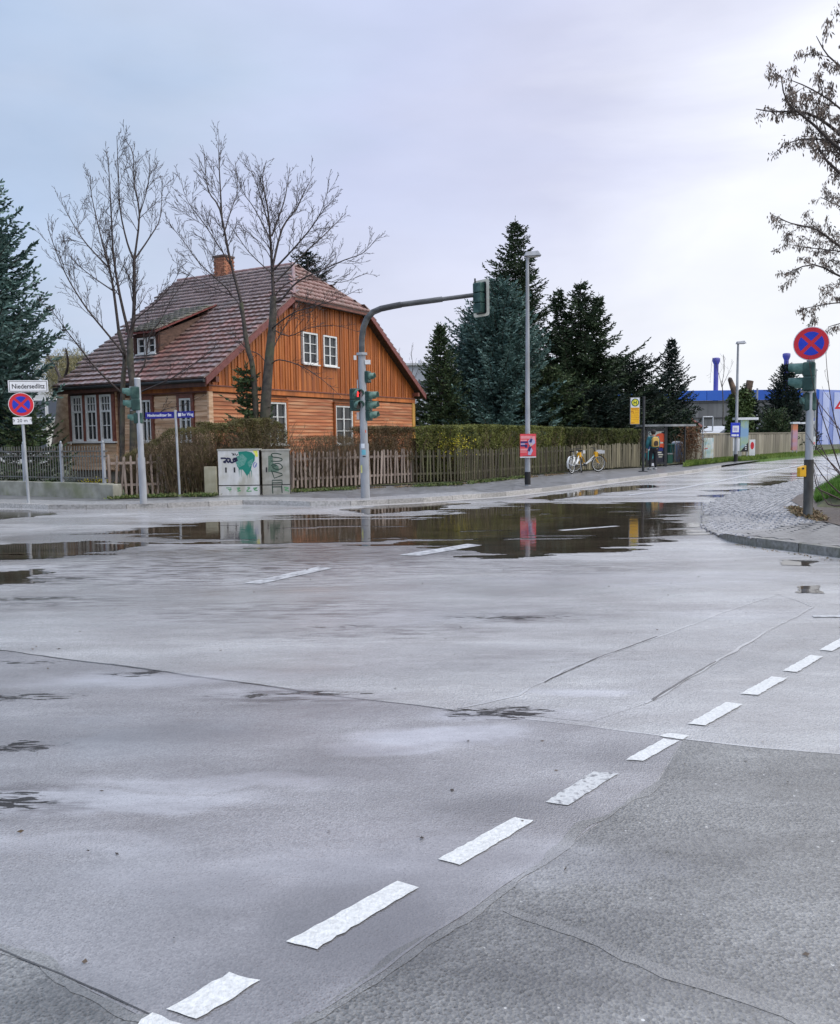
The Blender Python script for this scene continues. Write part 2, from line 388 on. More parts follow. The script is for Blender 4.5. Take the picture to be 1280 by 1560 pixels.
    b_ = N.new('ShaderNodeMath'); b_.operation = 'ADD'; L.new(a_.outputs[0], b_.inputs[0]); L.new(rp_, b_.inputs[1])
    dark_refl = mul(rng_(b_.outputs[0], .28, .46, 0, 1), rng_(rp_, 0, .15, 0, 1))
    col = mixc(mul(dark_refl, .93), col, (.022, .019, .017))
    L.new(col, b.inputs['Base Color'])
    rr = rng_(wet, 0, 1, r1, r0); L.new(mul(rr, rng_(dark_refl, 0, 1, 1, .25)), b.inputs['Roughness'])
    L.new(rng_(dark_refl, 0, 1, spec, .12), b.inputs['Specular IOR Level'])
    bp = N.new('ShaderNodeBump'); bp.inputs['Distance'].default_value = .006
    L.new(rng_(wet, 0, 1, gstr, gstr*.22), bp.inputs['Strength']); L.new(gr.outputs[0], bp.inputs['Height'])
    b2 = N.new('ShaderNodeBump'); b2.inputs['Distance'].default_value = .02; b2.inputs['Strength'].default_value = .16
    L.new(noise(5.5, 3, (.6, 1, 1)), b2.inputs['Height']); L.new(bp.outputs[0], b2.inputs['Normal'])
    L.new(b2.outputs[0], b.inputs['Normal'])
    return m
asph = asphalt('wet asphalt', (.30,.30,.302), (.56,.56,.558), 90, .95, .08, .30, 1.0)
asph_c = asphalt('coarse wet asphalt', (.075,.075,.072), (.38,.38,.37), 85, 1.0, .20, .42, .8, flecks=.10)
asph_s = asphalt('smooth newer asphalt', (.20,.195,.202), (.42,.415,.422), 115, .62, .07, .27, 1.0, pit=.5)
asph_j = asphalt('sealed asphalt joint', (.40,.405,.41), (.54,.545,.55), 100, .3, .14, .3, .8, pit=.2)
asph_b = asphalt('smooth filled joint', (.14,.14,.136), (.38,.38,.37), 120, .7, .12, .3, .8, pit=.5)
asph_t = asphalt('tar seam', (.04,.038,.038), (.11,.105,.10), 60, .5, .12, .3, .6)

def sheet(name, pts, z, mat, parent=None, kind='structure'):
    mb = MB(); mb.poly([(p[0], p[1], z) for p in pts]); o = mb.build(name, mat, parent)
    if kind: o['kind'] = kind
    bpy_mesh = o.data
    import bmesh
    bm = bmesh.new(); bm.from_mesh(bpy_mesh); bmesh.ops.triangulate(bm, faces=bm.faces[:])
    for f in bm.faces:
        if f.normal.z < 0: f.normal_flip()
    bm.to_mesh(bpy_mesh); bm.free()
    return o
def gp(pts, z=0): return [G(x, y, z) for x, y in pts]

terrain_m = pm('distant ground', (.05,.065,.025), (.10,.11,.045), .3, .9)
sheet('terrain', [(-1800,-1800), (1800,-1800), (1800,1800), (-1800,1800)], -.06, terrain_m)
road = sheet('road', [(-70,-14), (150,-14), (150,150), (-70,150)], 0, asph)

# patches laid into the road
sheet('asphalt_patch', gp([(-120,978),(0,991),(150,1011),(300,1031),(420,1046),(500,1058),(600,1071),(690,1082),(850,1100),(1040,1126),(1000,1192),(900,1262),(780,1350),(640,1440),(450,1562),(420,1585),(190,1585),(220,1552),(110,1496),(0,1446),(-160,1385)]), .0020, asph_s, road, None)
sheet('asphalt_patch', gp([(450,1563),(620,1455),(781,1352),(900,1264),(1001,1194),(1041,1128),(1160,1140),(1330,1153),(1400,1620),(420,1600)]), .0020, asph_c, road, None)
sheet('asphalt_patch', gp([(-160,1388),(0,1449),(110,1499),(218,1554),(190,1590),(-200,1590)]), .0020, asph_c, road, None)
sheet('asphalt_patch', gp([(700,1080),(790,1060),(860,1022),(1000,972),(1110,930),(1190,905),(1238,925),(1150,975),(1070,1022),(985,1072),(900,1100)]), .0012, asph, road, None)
def seam(pts, wd, z, mat, wob=.25, seed=1, name='road_seam'):
    P = [Vector(p) for p in gp(pts)]
    S = []
    for a, b in zip(P, P[1:]):
        n = max(2, int((b-a).length/.04))
        for i in range(n): S.append(a.lerp(b, i/n))
    S.append(P[-1]); rs = random.Random(seed); vs = []; fs = []
    for i, p in enumerate(S):
        t = (S[min(i+1, len(S)-1)]-S[max(i-1, 0)]).normalized(); nn = Vector((-t.y, t.x, 0))
        q = np.array([i*.04]); f3 = [float(fbm(q*4.5, q*0+k_*7.3, seed, 4)[0])*2-.94 for k_ in range(3)]
        o = f3[0]*wd*wob*.9+float(fbm(q*.9, q*0+3.1, seed+5, 3)[0]-.45)*.05; a = max(.0015, wd*(.5+f3[1]*wob*.8)); b = max(.0015, wd*(.5+f3[2]*wob*.8))
        vs += [(p+nn*(o+a)).to_tuple()[:2]+(z,), (p+nn*(o-b)).to_tuple()[:2]+(z,)]
    for i in range(len(S)-1): fs.append((2*i, 2*i+1, 2*i+3, 2*i+2))
    mb = MB(); mb.add(vs, fs); o = mb.build(name, mat, road)
    for p in o.data.polygons:
        if p.normal.z < 0: p.flip()
    return o
seam([(-80,982),(0,991),(150,1011),(300,1031),(420,1046),(500,1058)], .022, 0.0034, asph_t, .9, 1)
seam([(500,1058),(600,1071),(690,1082)], .010, 0.0034, asph_t, 1.2, 2)
seam([(800,1096),(900,1108),(1040,1126),(1160,1140),(1330,1153)], .016, 0.0034, asph_j, .6, 3)
seam([(-160,1387),(0,1447),(110,1497),(220,1553)], .05, 0.0034, asph_b, 1.1, 4)
seam([(-160,1384),(0,1443),(110,1492),(228,1546)], .006, 0.0046, asph_t, 1.2, 5)
seam([(430,1578),(620,1452),(780,1350),(900,1263),(1001,1192)], .045, 0.0034, asph_b, 1.1, 6)
seam([(480,1540),(620,1448),(700,1394),(800,1330)], .010, 0.0046, asph_s, 1.1, 7)
seam([(770,1385),(880,1422),(1000,1466),(1130,1512),(1290,1572)], .055, 0.0034, asph_b, 1.1, 8)
seam([(700,1080),(790,1060),(860,1022),(1000,972),(1110,930),(1190,905)], .018, 0.0034, asph_j, .9, 9)
seam([(985,1072),(1070,1022),(1150,975),(1238,925)], .018, 0.0034, asph_j, 1.0, 10)
seam([(830,1040),(900,1006),(1000,970)], .011, 0.0046, asph_t, 1.4, 12)
seam([(990,1066),(1040,1036),(1090,1008)], .012, 0.0046, asph_t, 1.4, 13)
seam([(1180,905),(1215,915),(1238,925)], .016, 0.0034, asph_j, 1.0, 11)
seam([(560,800),(700,779),(800,770)], .05, 0.0046, asph_t, 1.3, 14)

# painted dashes
paint = pm('white road paint', (.56,.57,.56), (.70,.71,.70), 70, .5, bump=.5, bscale=110, c3=(.24,.24,.24), scale3=60, amt3=.22)
paint_w = pm('worn road paint', (.42,.43,.43), (.70,.71,.70), 30, .5, bump=.4, bscale=80, c3=(.12,.12,.13), scale3=30, amt3=.9)
paint_f = pm('faded road paint', (.40,.41,.42), (.55,.56,.57), 20, .4, bump=.3, bscale=60, c3=(.14,.14,.15), scale3=9, amt3=.9)
def dash(q, mat, seed, z=.0062, jit=.008):
    P = [Vector(G(x, y)) for x, y in q]; rs = random.Random(seed); pts = []
    for i in range(len(P)):
        a, b = P[i], P[(i+1) % len(P)]; n = max(2, int((b-a).length/.03))
        for k in range(n):
            p = a.lerp(b, k/n); pts.append((p.x+(rs.random()-.5)*jit, p.y+(rs.random()-.5)*jit))
    o = sheet('road_marking', pts, z, mat, road, None)
    return o
for i, (q, m_) in enumerate([
    ([(255,1540),(350,1484),(396,1497),(300,1556)], paint), ([(190,1590),(215,1556),(233,1546),(290,1568),(270,1590)], paint),
    ([(437,1437),(606,1344),(638,1354),(482,1448)], paint), ([(666,1311),(784,1247),(814,1252),(702,1320)], paint),
    ([(830,1224),(905,1177),(942,1180),(865,1229)], paint_w), ([(953,1159),(1010,1127),(1035,1130),(980,1161)], paint),
    ([(1005,1123),(1020,1118),(1050,1122),(1040,1128)], paint), ([(1048,1104),(1106,1071),(1132,1074),(1074,1107)], paint),
    ([(1128,1058),(1175,1032),(1200,1034),(1155,1060)], paint), ([(1192,1023),(1235,999),(1254,1001),(1215,1025)], paint),
    ([(1248,991),(1290,968),(1310,970),(1268,993)], paint), ([(372,889),(485,864),(507,866),(398,890)], paint_f),
    ([(608,846),(712,829),(735,831),(640,847)], paint_f), ([(850,808),(935,801.5),(945,802),(860,809)], paint_f),
    ([(1238,938),(1300,938),(1300,941),(1240,941)], paint_f),
    ([(955,754),(1025,745),(1092,733),(1162,718.6),(1230,706),(1232,707),(1164,720),(1094,734.4),(1027,746.6),(960,755)], paint_f),
]): dash(q, m_, 100+i)

# ------------------------------------------------------------------ puddles
def water_mat(name, rs, ba, bs, col=(.034,.026,.019), detail=3):
    m = bpy.data.materials.new(name); m.use_nodes = True; nt = m.node_tree; N = nt.nodes; L = nt.links
    b = N['Principled BSDF']; b.inputs['Roughness'].default_value = rs; b.inputs['IOR'].default_value = 1.34
    b.inputs['Specular IOR Level'].default_value = .5
    tcn = N.new('ShaderNodeTexCoord'); mp = N.new('ShaderNodeMapping'); mp.inputs['Scale'].default_value = (.6, 1.4, 1); L.new(tcn.outputs['Object'], mp.inputs[0])
    n = N.new('ShaderNodeTexNoise'); n.inputs['Scale'].default_value = bs; n.inputs['Detail'].default_value = detail; L.new(mp.outputs[0], n.inputs[0])
    bp = N.new('ShaderNodeBump'); bp.inputs['Strength'].default_value = ba; bp.inputs['Distance'].default_value = .01
    L.new(n.outputs[0], bp.inputs['Height']); L.new(bp.outputs[0], b.inputs['Normal'])
    n2 = N.new('ShaderNodeTexNoise'); n2.inputs['Scale'].default_value = 1.3; n2.inputs['Detail'].default_value = 5; L.new(mp.outputs[0], n2.inputs[0])
    rp = N.new('ShaderNodeValToRGB'); rp.color_ramp.elements[0].position = .4; rp.color_ramp.elements[1].position = .65
    rp.color_ramp.elements[0].color = (*col, 1); rp.color_ramp.elements[1].color = tuple(c*1.9 for c in col)+(1,)
    L.new(n2.outputs[0], rp.inputs[0]); L.new(rp.outputs[0], b.inputs['Base Color'])
    return m
wat = water_mat('puddle water', .012, .17, 4.5, detail=6)
wat_r = water_mat('rippled water', .03, .9, 7, detail=5)
film = water_mat('thin water film', .10, .22, 6, col=(.085,.08,.08))
def puddle(pts, mat, name='puddle', amp=.35, fx=.9, fy=3.2, st=.05, sy=None, z=.0050, seed=3, thr=0.0, soft=.5):
    P = [tuple(G(x, y)[:2]) for x, y in pts]
    x0 = min(p[0] for p in P)-.3; x1 = max(p[0] for p in P)+.3; y0 = min(p[1] for p in P)-.3; y1 = max(p[1] for p in P)+.3
    sy = sy or st
    xs = np.arange(x0, x1, st); ys = np.arange(y0, y1, sy)
    X, Y = np.meshgrid(xs, ys)
    d = poly_sdf(X, Y, P)
    f = np.clip(d/soft, -1.2, 1.0)+(fbm(X*fx, Y*fy, seed, 5)-.5)*2*amp*2+(fbm(X*1.1, Y*8.5, seed+40, 3)-.44)*1.5*min(1, amp)
    keep = (f[:-1, :-1]+f[1:, 1:]+f[1:, :-1]+f[:-1, 1:])/4 > thr
    jj, ii = np.nonzero(keep)
    if len(ii) == 0: return None
    nx = len(xs); a = jj*nx+ii
    Fc = np.stack([a, a+1, a+nx+1, a+nx], 1)
    used, inv = np.unique(Fc, return_inverse=True)
    V = np.stack([X.ravel()[used], Y.ravel()[used], np.full(len(used), z)], 1)
    o = np_obj(name, V, inv.reshape(-1, 4), mat); o['kind'] = 'structure'
    return o
puddle([(120,815),(230,803),(330,795),(470,786),(560,786),(640,792),(700,776),(800,769),(950,763),(1060,767),(1074,774),(1040,790),(1050,806),(1038,822),(960,832),(900,842),(800,846),(735,839),(690,828),(600,822),(500,828),(400,832),(330,826),(210,822)],
       wat, amp=1.05, fx=.42, fy=2.6, soft=.7, st=.04, sy=.04, thr=.0)
puddle([(-120,838),(40,828),(140,824),(210,830),(150,842),(60,850),(-120,860)], wat, amp=.6, fx=.8, fy=3.6, soft=.5, seed=5)
puddle([(-60,876),(60,866),(105,870),(40,884),(-60,896)], wat, amp=.7, fx=.9, fy=3.6, soft=.35, seed=6)
puddle([(520,777),(620,767),(720,765),(660,776),(560,784)], wat, amp=.5, fx=.5, fy=2.5, soft=.4, seed=7)
puddle([(800,760),(900,746),(990,738),(1000,741),(930,751),(840,762)], wat, amp=.5, fx=.4, fy=2.0, soft=.4, seed=8)
puddle([(1080,756),(1160,733),(1215,720),(1226,729),(1205,742),(1130,756)], wat, amp=1.3, fx=.35, fy=1.6, soft=.9, seed=12, st=.06, thr=.25)
puddle([(-120,787),(0,778),(90,780),(60,788),(-120,797)], wat, amp=.6, fx=.5, fy=2.6, soft=.4, seed=13)
puddle([(1212,893),(1250,892),(1256,904),(1214,903)], wat, amp=.3, fx=1.4, fy=4, soft=.12, st=.02, seed=25)
puddle([(1185,852),(1248,855),(1244,864),(1192,861)], wat, amp=.5, fx=1.4, fy=4, soft=.15, st=.02, seed=26)

# ------------------------------------------------------------------ pavement across the road
KERB = gp([(-420,768),(-150,771),(0,773),(85,776.3),(220,775),(320,771),(350,768.5),(415,769),(465,771),(550,770),(640,765.5),(700,761),(760,757),(840,748),(912,738),(984,729),(1060,719.5),(1105,711.5),(1165,703),(1230,694),(1285,687.5)])
KERB.insert(0, Vector((-70, KERB[0].y+1.5, 0))); KERB.append(Vector((KERB[-1].x+60, KERB[-1].y+55, 0)))
FENCE_PX = [(165,757.5),(190,756),(330,752),(445,746.5),(560,740),(700,734),(800,724),(870,718),(975,711.5)]
FEN = [G(x, y, .12) for x, y in FENCE_PX]
WALL_A = G(-260, 744.5, .1); WALL_B = G(165, 760.4, .1)
FARF = [G(x, y, .15) for x, y in [(1044,705),(1103,699),(1203,690),(1235,687)]]
pave_m = pm('wet pavement slabs', (.12,.12,.12), (.21,.21,.215), 5, .28, bump=.35, bscale=55, rough2=.5, c3=(.12,.115,.11), scale3=.8, spec=.7)
cob_m = pm('wet cobble setts', (.26,.26,.26), (.40,.395,.39), 9, .3, bump=1.0, bscale=11, voro=True, spec=.8, bdist=.03)
def inward(line, d, z):
    o = []
    for i, p in enumerate(line):
        t = (line[min(i+1, len(line)-1)]-line[max(i-1, 0)]).normalized(); o.append((p.x-t.y*d, p.y+t.x*d, z))
    return o
back = [(-70, WALL_A.y+1)]+[tuple((WALL_A)[:2]), tuple(WALL_B[:2])]+[tuple(p[:2]) for p in FEN]+[tuple(G(1044,707,.12)[:2]), tuple(G(1110,701,.12)[:2]), tuple(G(1165,699,.12)[:2])]
front = inward(KERB, .06, 0)
kerb_end = 20
pv = [p[:2] for p in front[:20]]+list(reversed(back))
pavement = sheet('pavement', pv, .10, pave_m)
# strip of setts along the kerb at the crossing corner
def strip(name, line, d0, d1, z, mat, parent=None):
    a = inward(line, d0, z); b = inward(line, d1, z); mb = MB()
    for i in range(len(a)-1): mb.quad(a[i], a[i+1], b[i+1], b[i])
    o = mb.build(name, mat, parent)
    for p in o.data.polygons:
        if p.normal.z < 0: p.flip()
    return o
strip('sett_strip', KERB[2:14], .14, 1.3, .104, cob_m, pavement)
# kerb stones
stone = MB().box(-.5, .5, 0, .13, -.03, .115).build('kerb_stone_source', kerbm); sme = stone.data; bpy.data.objects.remove(stone)
sme.name = 'kerb_stone'
kerb = bpy.data.objects.new('kerb', None); COL.objects.link(kerb); kerb['kind'] = 'structure'
def lay_kerb(line, parent, step=1.0, zs=None, me=sme):
    d = 0; out_ = []
    acc = [0]
    for a, b in zip(line, line[1:]): acc.append(acc[-1]+(b-a).length)
    n = int(acc[-1]/step); rs = random.Random(4)
    def at(s):
        for i in range(len(acc)-1):
            if s <= acc[i+1]: return line[i].lerp(line[i+1], (s-acc[i])/max(1e-6, acc[i+1]-acc[i]))
        return line[-1]
    for k in range(n):
        p, q = at(k*step), at((k+1)*step); v = q-p
        if v.length < .2: continue
        c = (p+q)/2; z = 0
        if zs: z = (zs(p.x, p.y)+zs(q.x, q.y))/2-.115
        sl = math.atan2((zs(q.x, q.y)-zs(p.x, p.y)), v.length) if zs else 0
        o = inst('kerb_stone', me, parent, (c.x, c.y, z+rs.uniform(-.004, .004)), (0, -sl, math.atan2(v.y, v.x)+rs.uniform(-.008, .008)), ((v.length-.012), 1, 1))
        out_.append(o)
lay_kerb(KERB[2:19], kerb)
strip('gutter', [p for p in KERB[10:18]], -.38, -.005, .006, kerbm, road)

# garden ground beyond the fences
soil = pm('garden soil and grass', (.05,.045,.028), (.10,.11,.045), 2.2, .85, bump=.6, bscale=25, c3=(.05,.09,.025), scale3=.7)
gg = [(-70, WALL_A.y+1.3)]+[(WALL_A.x, WALL_A.y+.1), (WALL_B.x, WALL_B.y+.15)]+[(p.x-.05, p.y-.25) for p in FEN]+[(p.x, p.y+.1) for p in FARF]+[(150, 175), (150, 420), (-300, 420), (-300, 120)]
sheet('garden_ground', gg, .13, soil)
verge_m = pm('verge grass', (.06,.13,.02), (.13,.22,.04), 4, .8, bump=.6, bscale=60)
vg = gp([(1040,711),(1110,703),(1165,700.5),(1230,694),(1285,687.5)], .11)+[(FARF[3].x+25, FARF[3].y+18)]+[(p.x, p.y+.12) for p in reversed(FARF)]
vgo = MB().prism([(p[0], p[1]) for p in vg], -.03, .135).build('grass_verge', verge_m); vgo['kind'] = 'structure'

# ------------------------------------------------------------------ corner island on the right
ISL = [(1073.4,780.6),(1069.4,795),(1071.6,804),(1086,813),(1111,825.5),(1150,832.7),(1197,839),(1280,850),(1400,866),(1500,880),(1500,752),(1330,716),(1280,722),(1206,734),(1120,752),(1095,766)]
isl = gp(ISL)
# height of the island: flush at its tip, a full kerb height towards the right
def isl_z(x, y):
    tip = isl[1]
    t = (math.hypot(x-isl[2].x, y-isl[2].y)-.9)/1.3
    t = max(0, min(1, t)); return .012+.11*t*t*(3-2*t)*max(0, min(1, (isl[14].y+1.5-y)/6))
isl_in = [(p.x, p.y) for p in isl]
xs = np.arange(min(p[0] for p in isl_in), max(p[0] for p in isl_in), .25); ys = np.arange(min(p[1] for p in isl_in), max(p[1] for p in isl_in), .25)
import bmesh
def draped(name, pts, zf, mat, dz=0):
    mb = MB(); mb.poly([(p[0], p[1], 0) for p in pts]); o = mb.build(name, mat)
    bm = bmesh.new(); bm.from_mesh(o.data)
    x0 = min(p[0] for p in pts); x1 = max(p[0] for p in pts); y0 = min(p[1] for p in pts); y1 = max(p[1] for p in pts)
    x = x0
    while x < x1:
        bmesh.ops.bisect_plane(bm, geom=bm.verts[:]+bm.edges[:]+bm.faces[:], plane_co=(x, 0, 0), plane_no=(1, 0, 0)); x += .5
    y = y0
    while y < y1:
        bmesh.ops.bisect_plane(bm, geom=bm.verts[:]+bm.edges[:]+bm.faces[:], plane_co=(0, y, 0), plane_no=(0, 1, 0)); y += 1.0
    bmesh.ops.triangulate(bm, faces=bm.faces[:])
    for v in bm.verts: v.co.z = zf(v.co.x, v.co.y)+dz
    for f in bm.faces:
        f.normal_update()
        if f.normal.z < 0: f.normal_flip()
    bm.to_mesh(o.data); bm.free(); return o
bed_m = pm('wet joint sand', (.17,.165,.16), (.26,.255,.25), 20, .3, spec=.7)
island = draped('corner_pavement', isl_in, isl_z, bed_m); island['kind'] = 'structure'
# rows of setts laid in the island (too small to tell apart one by one)
def inpoly(x, y, P):
    c = False; n = len(P)
    for i in range(n):
        ax, ay = P[i][0], P[i][1]; bx, by = P[(i+1) % n][0], P[(i+1) % n][1]
        if (ay > y) != (by > y) and x < (bx-ax)*(y-ay)/(by-ay)+ax: c = not c
    return c
slab_line = gp([(1120,822),(1150,812),(1210,806),(1300,803),(1500,800)])
mb = MB(); mb2 = MB(); rs = random.Random(5)
x1i = 13.5; yy = min(p[1] for p in isl_in)
def slabside(x, y):   # nearer than the slab line?
    for a, b in zip(slab_line, slab_line[1:]):
        if a.x <= x <= b.x: return y < a.y+(b.y-a.y)*(x-a.x)/(b.x-a.x)
    return False
row = 0
ytop = max(p[1] for p in isl_in)
while yy < min(ytop, 30):
    xx = min(p[0] for p in isl_in)+(.08 if row % 2 else 0)
    while xx < x1i:
        cx, cy = xx+.08, yy+.07+.03*math.sin(xx*1.4)
        if inpoly(cx, cy, isl_in) and inpoly(cx+.1, cy-.1, isl_in) and not slabside(cx, cy):
            z = isl_z(cx, cy); h = .008+rs.random()*.010; a = .045+rs.random()*.008; b = .038+rs.random()*.008
            t1, t2 = rs.uniform(-.003, .003), rs.uniform(-.003, .003)
            jx, jy = rs.uniform(-.008, .008), rs.uniform(-.008, .008); cx += jx; cy += jy
            mb.add([(cx-a, cy-b, z-.01), (cx+a, cy-b, z-.01), (cx+a, cy+b, z-.01), (cx-a, cy+b, z-.01),
                    (cx-a*.75, cy-b*.75, z+h+t1+t2), (cx+a*.75, cy-b*.75, z+h-t1+t2), (cx+a*.75, cy+b*.75, z+h-t1-t2), (cx-a*.75, cy+b*.75, z+h+t1-t2)],
                   [(4,5,6,7), (0,1,5,4), (1,2,6,5), (2,3,7,6), (3,0,4,7)])
        xx += .115
    yy += .10; row += 1
sett_m = pm('wet granite setts', (.22,.22,.23), (.36,.36,.37), 7, .25, bump=.3, bscale=60, spec=.8, rough2=.4)
o = mb.build('sett', sett_m, island); o['kind'] = 'stuff'
# concrete slabs near the kerb
slab_m = pm('grey pavers', (.15,.145,.14), (.21,.205,.20), 12, .4, bump=.2, bscale=80, vary=.12)
sm_ = MB().box(-.148, .148, -.098, .098, -.02, .006).build('paver_source', slab_m); slab_me = sm_.data; bpy.data.objects.remove(sm_)
cnt = 0; yy = min(p[1] for p in isl_in)
row = 0
while yy < 22:
    xx = isl[4].x+(.15 if row % 2 else 0)
    while xx < 10.6:
        if slabside(xx, yy) and inpoly(xx-.1, yy-.16, isl_in) and inpoly(xx+.1, yy-.16, isl_in) and cnt < 290:
            inst('paver', slab_me, island, (xx, yy, isl_z(xx, yy)+.004)); cnt += 1
        xx += .30
    yy += .20; row += 1
kerb2 = bpy.data.objects.new('corner_kerb', None); COL.objects.link(kerb2); kerb2['kind'] = 'structure'
ks_ = MB().box(-.5, .5, 0, .13, -.10, .115).build('s', pm('dark wet kerb granite', (.12,.115,.10), (.24,.235,.22), 18, .35, bump=.4, bscale=50, vary=.15, spec=.7, c3=(.08,.085,.04), scale3=3)); ksm = ks_.data; bpy.data.objects.remove(ks_)
lay_kerb([p for p in isl[0:9]], kerb2, .72, me=ksm, zs=lambda x, y: isl_z(x, y)+.006)
# soil strip and grass bank behind the pole
SOILP = gp([(1205,765),(1222,775),(1226,790),(1280,804),(1500,840),(1500,748),(1240,742),(1215,755)], .1)
soil_o = draped('planting_soil', [(p.x, p.y) for p in SOILP], lambda x, y: isl_z(x, y)+.02, pm('wet brown soil', (.045,.035,.028), (.11,.085,.07), 14, .6, bump=.8, bscale=40)); soil_o['kind'] = 'structure'
_b = G(1243, 776, .1)
def bank_z(x, y):
    a = G(1243, 776, .1)
    d1 = (x-.4725*y)
    return .125+min(.42, max(0, d1*.55))*min(1, max(0, (y-(_b.y-.6*(x-_b.x)))/.9))
_b = G(1243, 776, .1)
BANK = [Vector(q) for q in ((.474*21.5, 21.5, 0), (.4725*19.6, 19.6, 0), (_b.x, _b.y, 0), (_b.x+.55, _b.y-.5, 0), (_b.x+2, _b.y-1.2, 0), (_b.x+9, _b.y-2.4, 0), (_b.x+9, 22.5, 0))]
bank_o = draped('grass_bank', [(p.x, p.y) for p in BANK], lambda x, y: bank_z(x, y), soil); bank_o['kind'] = 'structure'
# ------------------------------------------------------------------ house
TH = R(60)
HW, HL = 13.9, 7.0
house = thing('house', 'orange timber-clad house with brown tiled half-hipped roof behind the hedge', 'house', (-7.2, 29, 0), TH)
plaster = pm('brown core wall', (.20,.10,.05), (.26,.13,.07), 3, .8)
brick_m = pm('plinth brick', (.30,.11,.06), (.42,.19,.11), 12, .8, bump=.3, bscale=40, vary=.25)
mortar = pm('mortar', (.25,.22,.19), (.33,.30,.26), 20, .9)
wood_o = pm('orange stained board', (.36,.095,.020), (.58,.185,.042), 5, .5, stretch=(1,1,.12), vary=.24, bump=.25, bscale=30, c3=(.24,.075,.02), scale3=1.3, amt3=.75)
wood_s = pm('worn orange siding', (.36,.105,.038), (.54,.20,.08), 2.4, .55, stretch=(.35,1,5), vary=.20, c3=(.62,.36,.20), scale3=1.8, amt3=.7)
wood_p = pm('pale peach siding', (.60,.36,.21), (.84,.60,.41), 3, .55, stretch=(1,.4,5), vary=.13, c3=(.42,.20,.09), scale3=1.2, amt3=.6)
wood_d = pm('dark red timber', (.16,.055,.04), (.26,.10,.07), 6, .5, vary=.12)
wood_dk = pm('dark brown boards', (.05,.02,.014), (.10,.04,.025), 6, .6)
verge_t = pm('verge board', (.16,.045,.04), (.24,.08,.07), 7, .45)
tile_m = pm('weathered roof tile', (.15,.092,.082), (.26,.18,.168), 3, .33, vary=.10, bump=.3, bscale=50, c3=(.15,.125,.11), scale3=1.1, amt3=.6, spec=.8)
tile_r = pm('redder roof tile', (.22,.105,.09), (.31,.175,.155), 3, .34, vary=.12, bump=.3, bscale=50, c3=(.14,.09,.07), scale3=2.0, amt3=.6, spec=.7)
under = pm('roof underside', (.045,.032,.025), (.08,.055,.04), 8, .8)
RZ0, KS, RX = 3.73, (8.9-3.73)/(HW/2+.5), HW/2
def rz(x): return RZ0+KS*(min(x, HW-x)+.5)
HIPZ = 7.1; HX0 = (HIPZ-RZ0)/KS-.5; HX1 = HW-HX0; RY0 = 1.68
def far_y(x): # far verge leans outwards towards the ridge
    return 7.33+.95*max(0, min(1, (min(x, HW-x)+.5)/(RX+.5)))
# core walls (behind the cladding)
mb = MB()
t = .03
top = [(t, .55), (HW-t, .55), (HW-t, rz(0)-.12), (HX1, HIPZ-.25), (HX0, HIPZ-.25), (t, rz(0)-.12)]
mb.prism_y(top, t, .25)
mb.box(t, .25, .25, HL, .55, rz(0)-.1); mb.box(HW-.25, HW-t, .25, HL, .55, rz(0)-.1)
mb.prism_y([(t, .55), (HW-t, .55), (HW-t, rz(0)-.12), (RX, 8.7), (t, rz(0)-.12)], HL-.2, HL)
wall = mb.build('wall', plaster, house)
mb = MB(); mb.box(.0, HW, .0, HL, -.1, .56); plinth = mb.build('plinth', mortar, house)
bm_ = MB().box(-.12, .12, -.012, .03, -.033, .033).build('brick_source', brick_m); bme = bm_.data; bpy.data.objects.remove(bm_)
cnt = 0
for r_ in range(7):
    z = .10+r_*.078
    for i in range(int(HW/.26)):
        x = .13+i*.26+(.13 if r_ % 2 else 0)
        if x < HW-.14 and x > 6.0 and cnt < 290: inst('brick', bme, plinth, (x, 0, z), (0, 0, 0)); cnt += 1
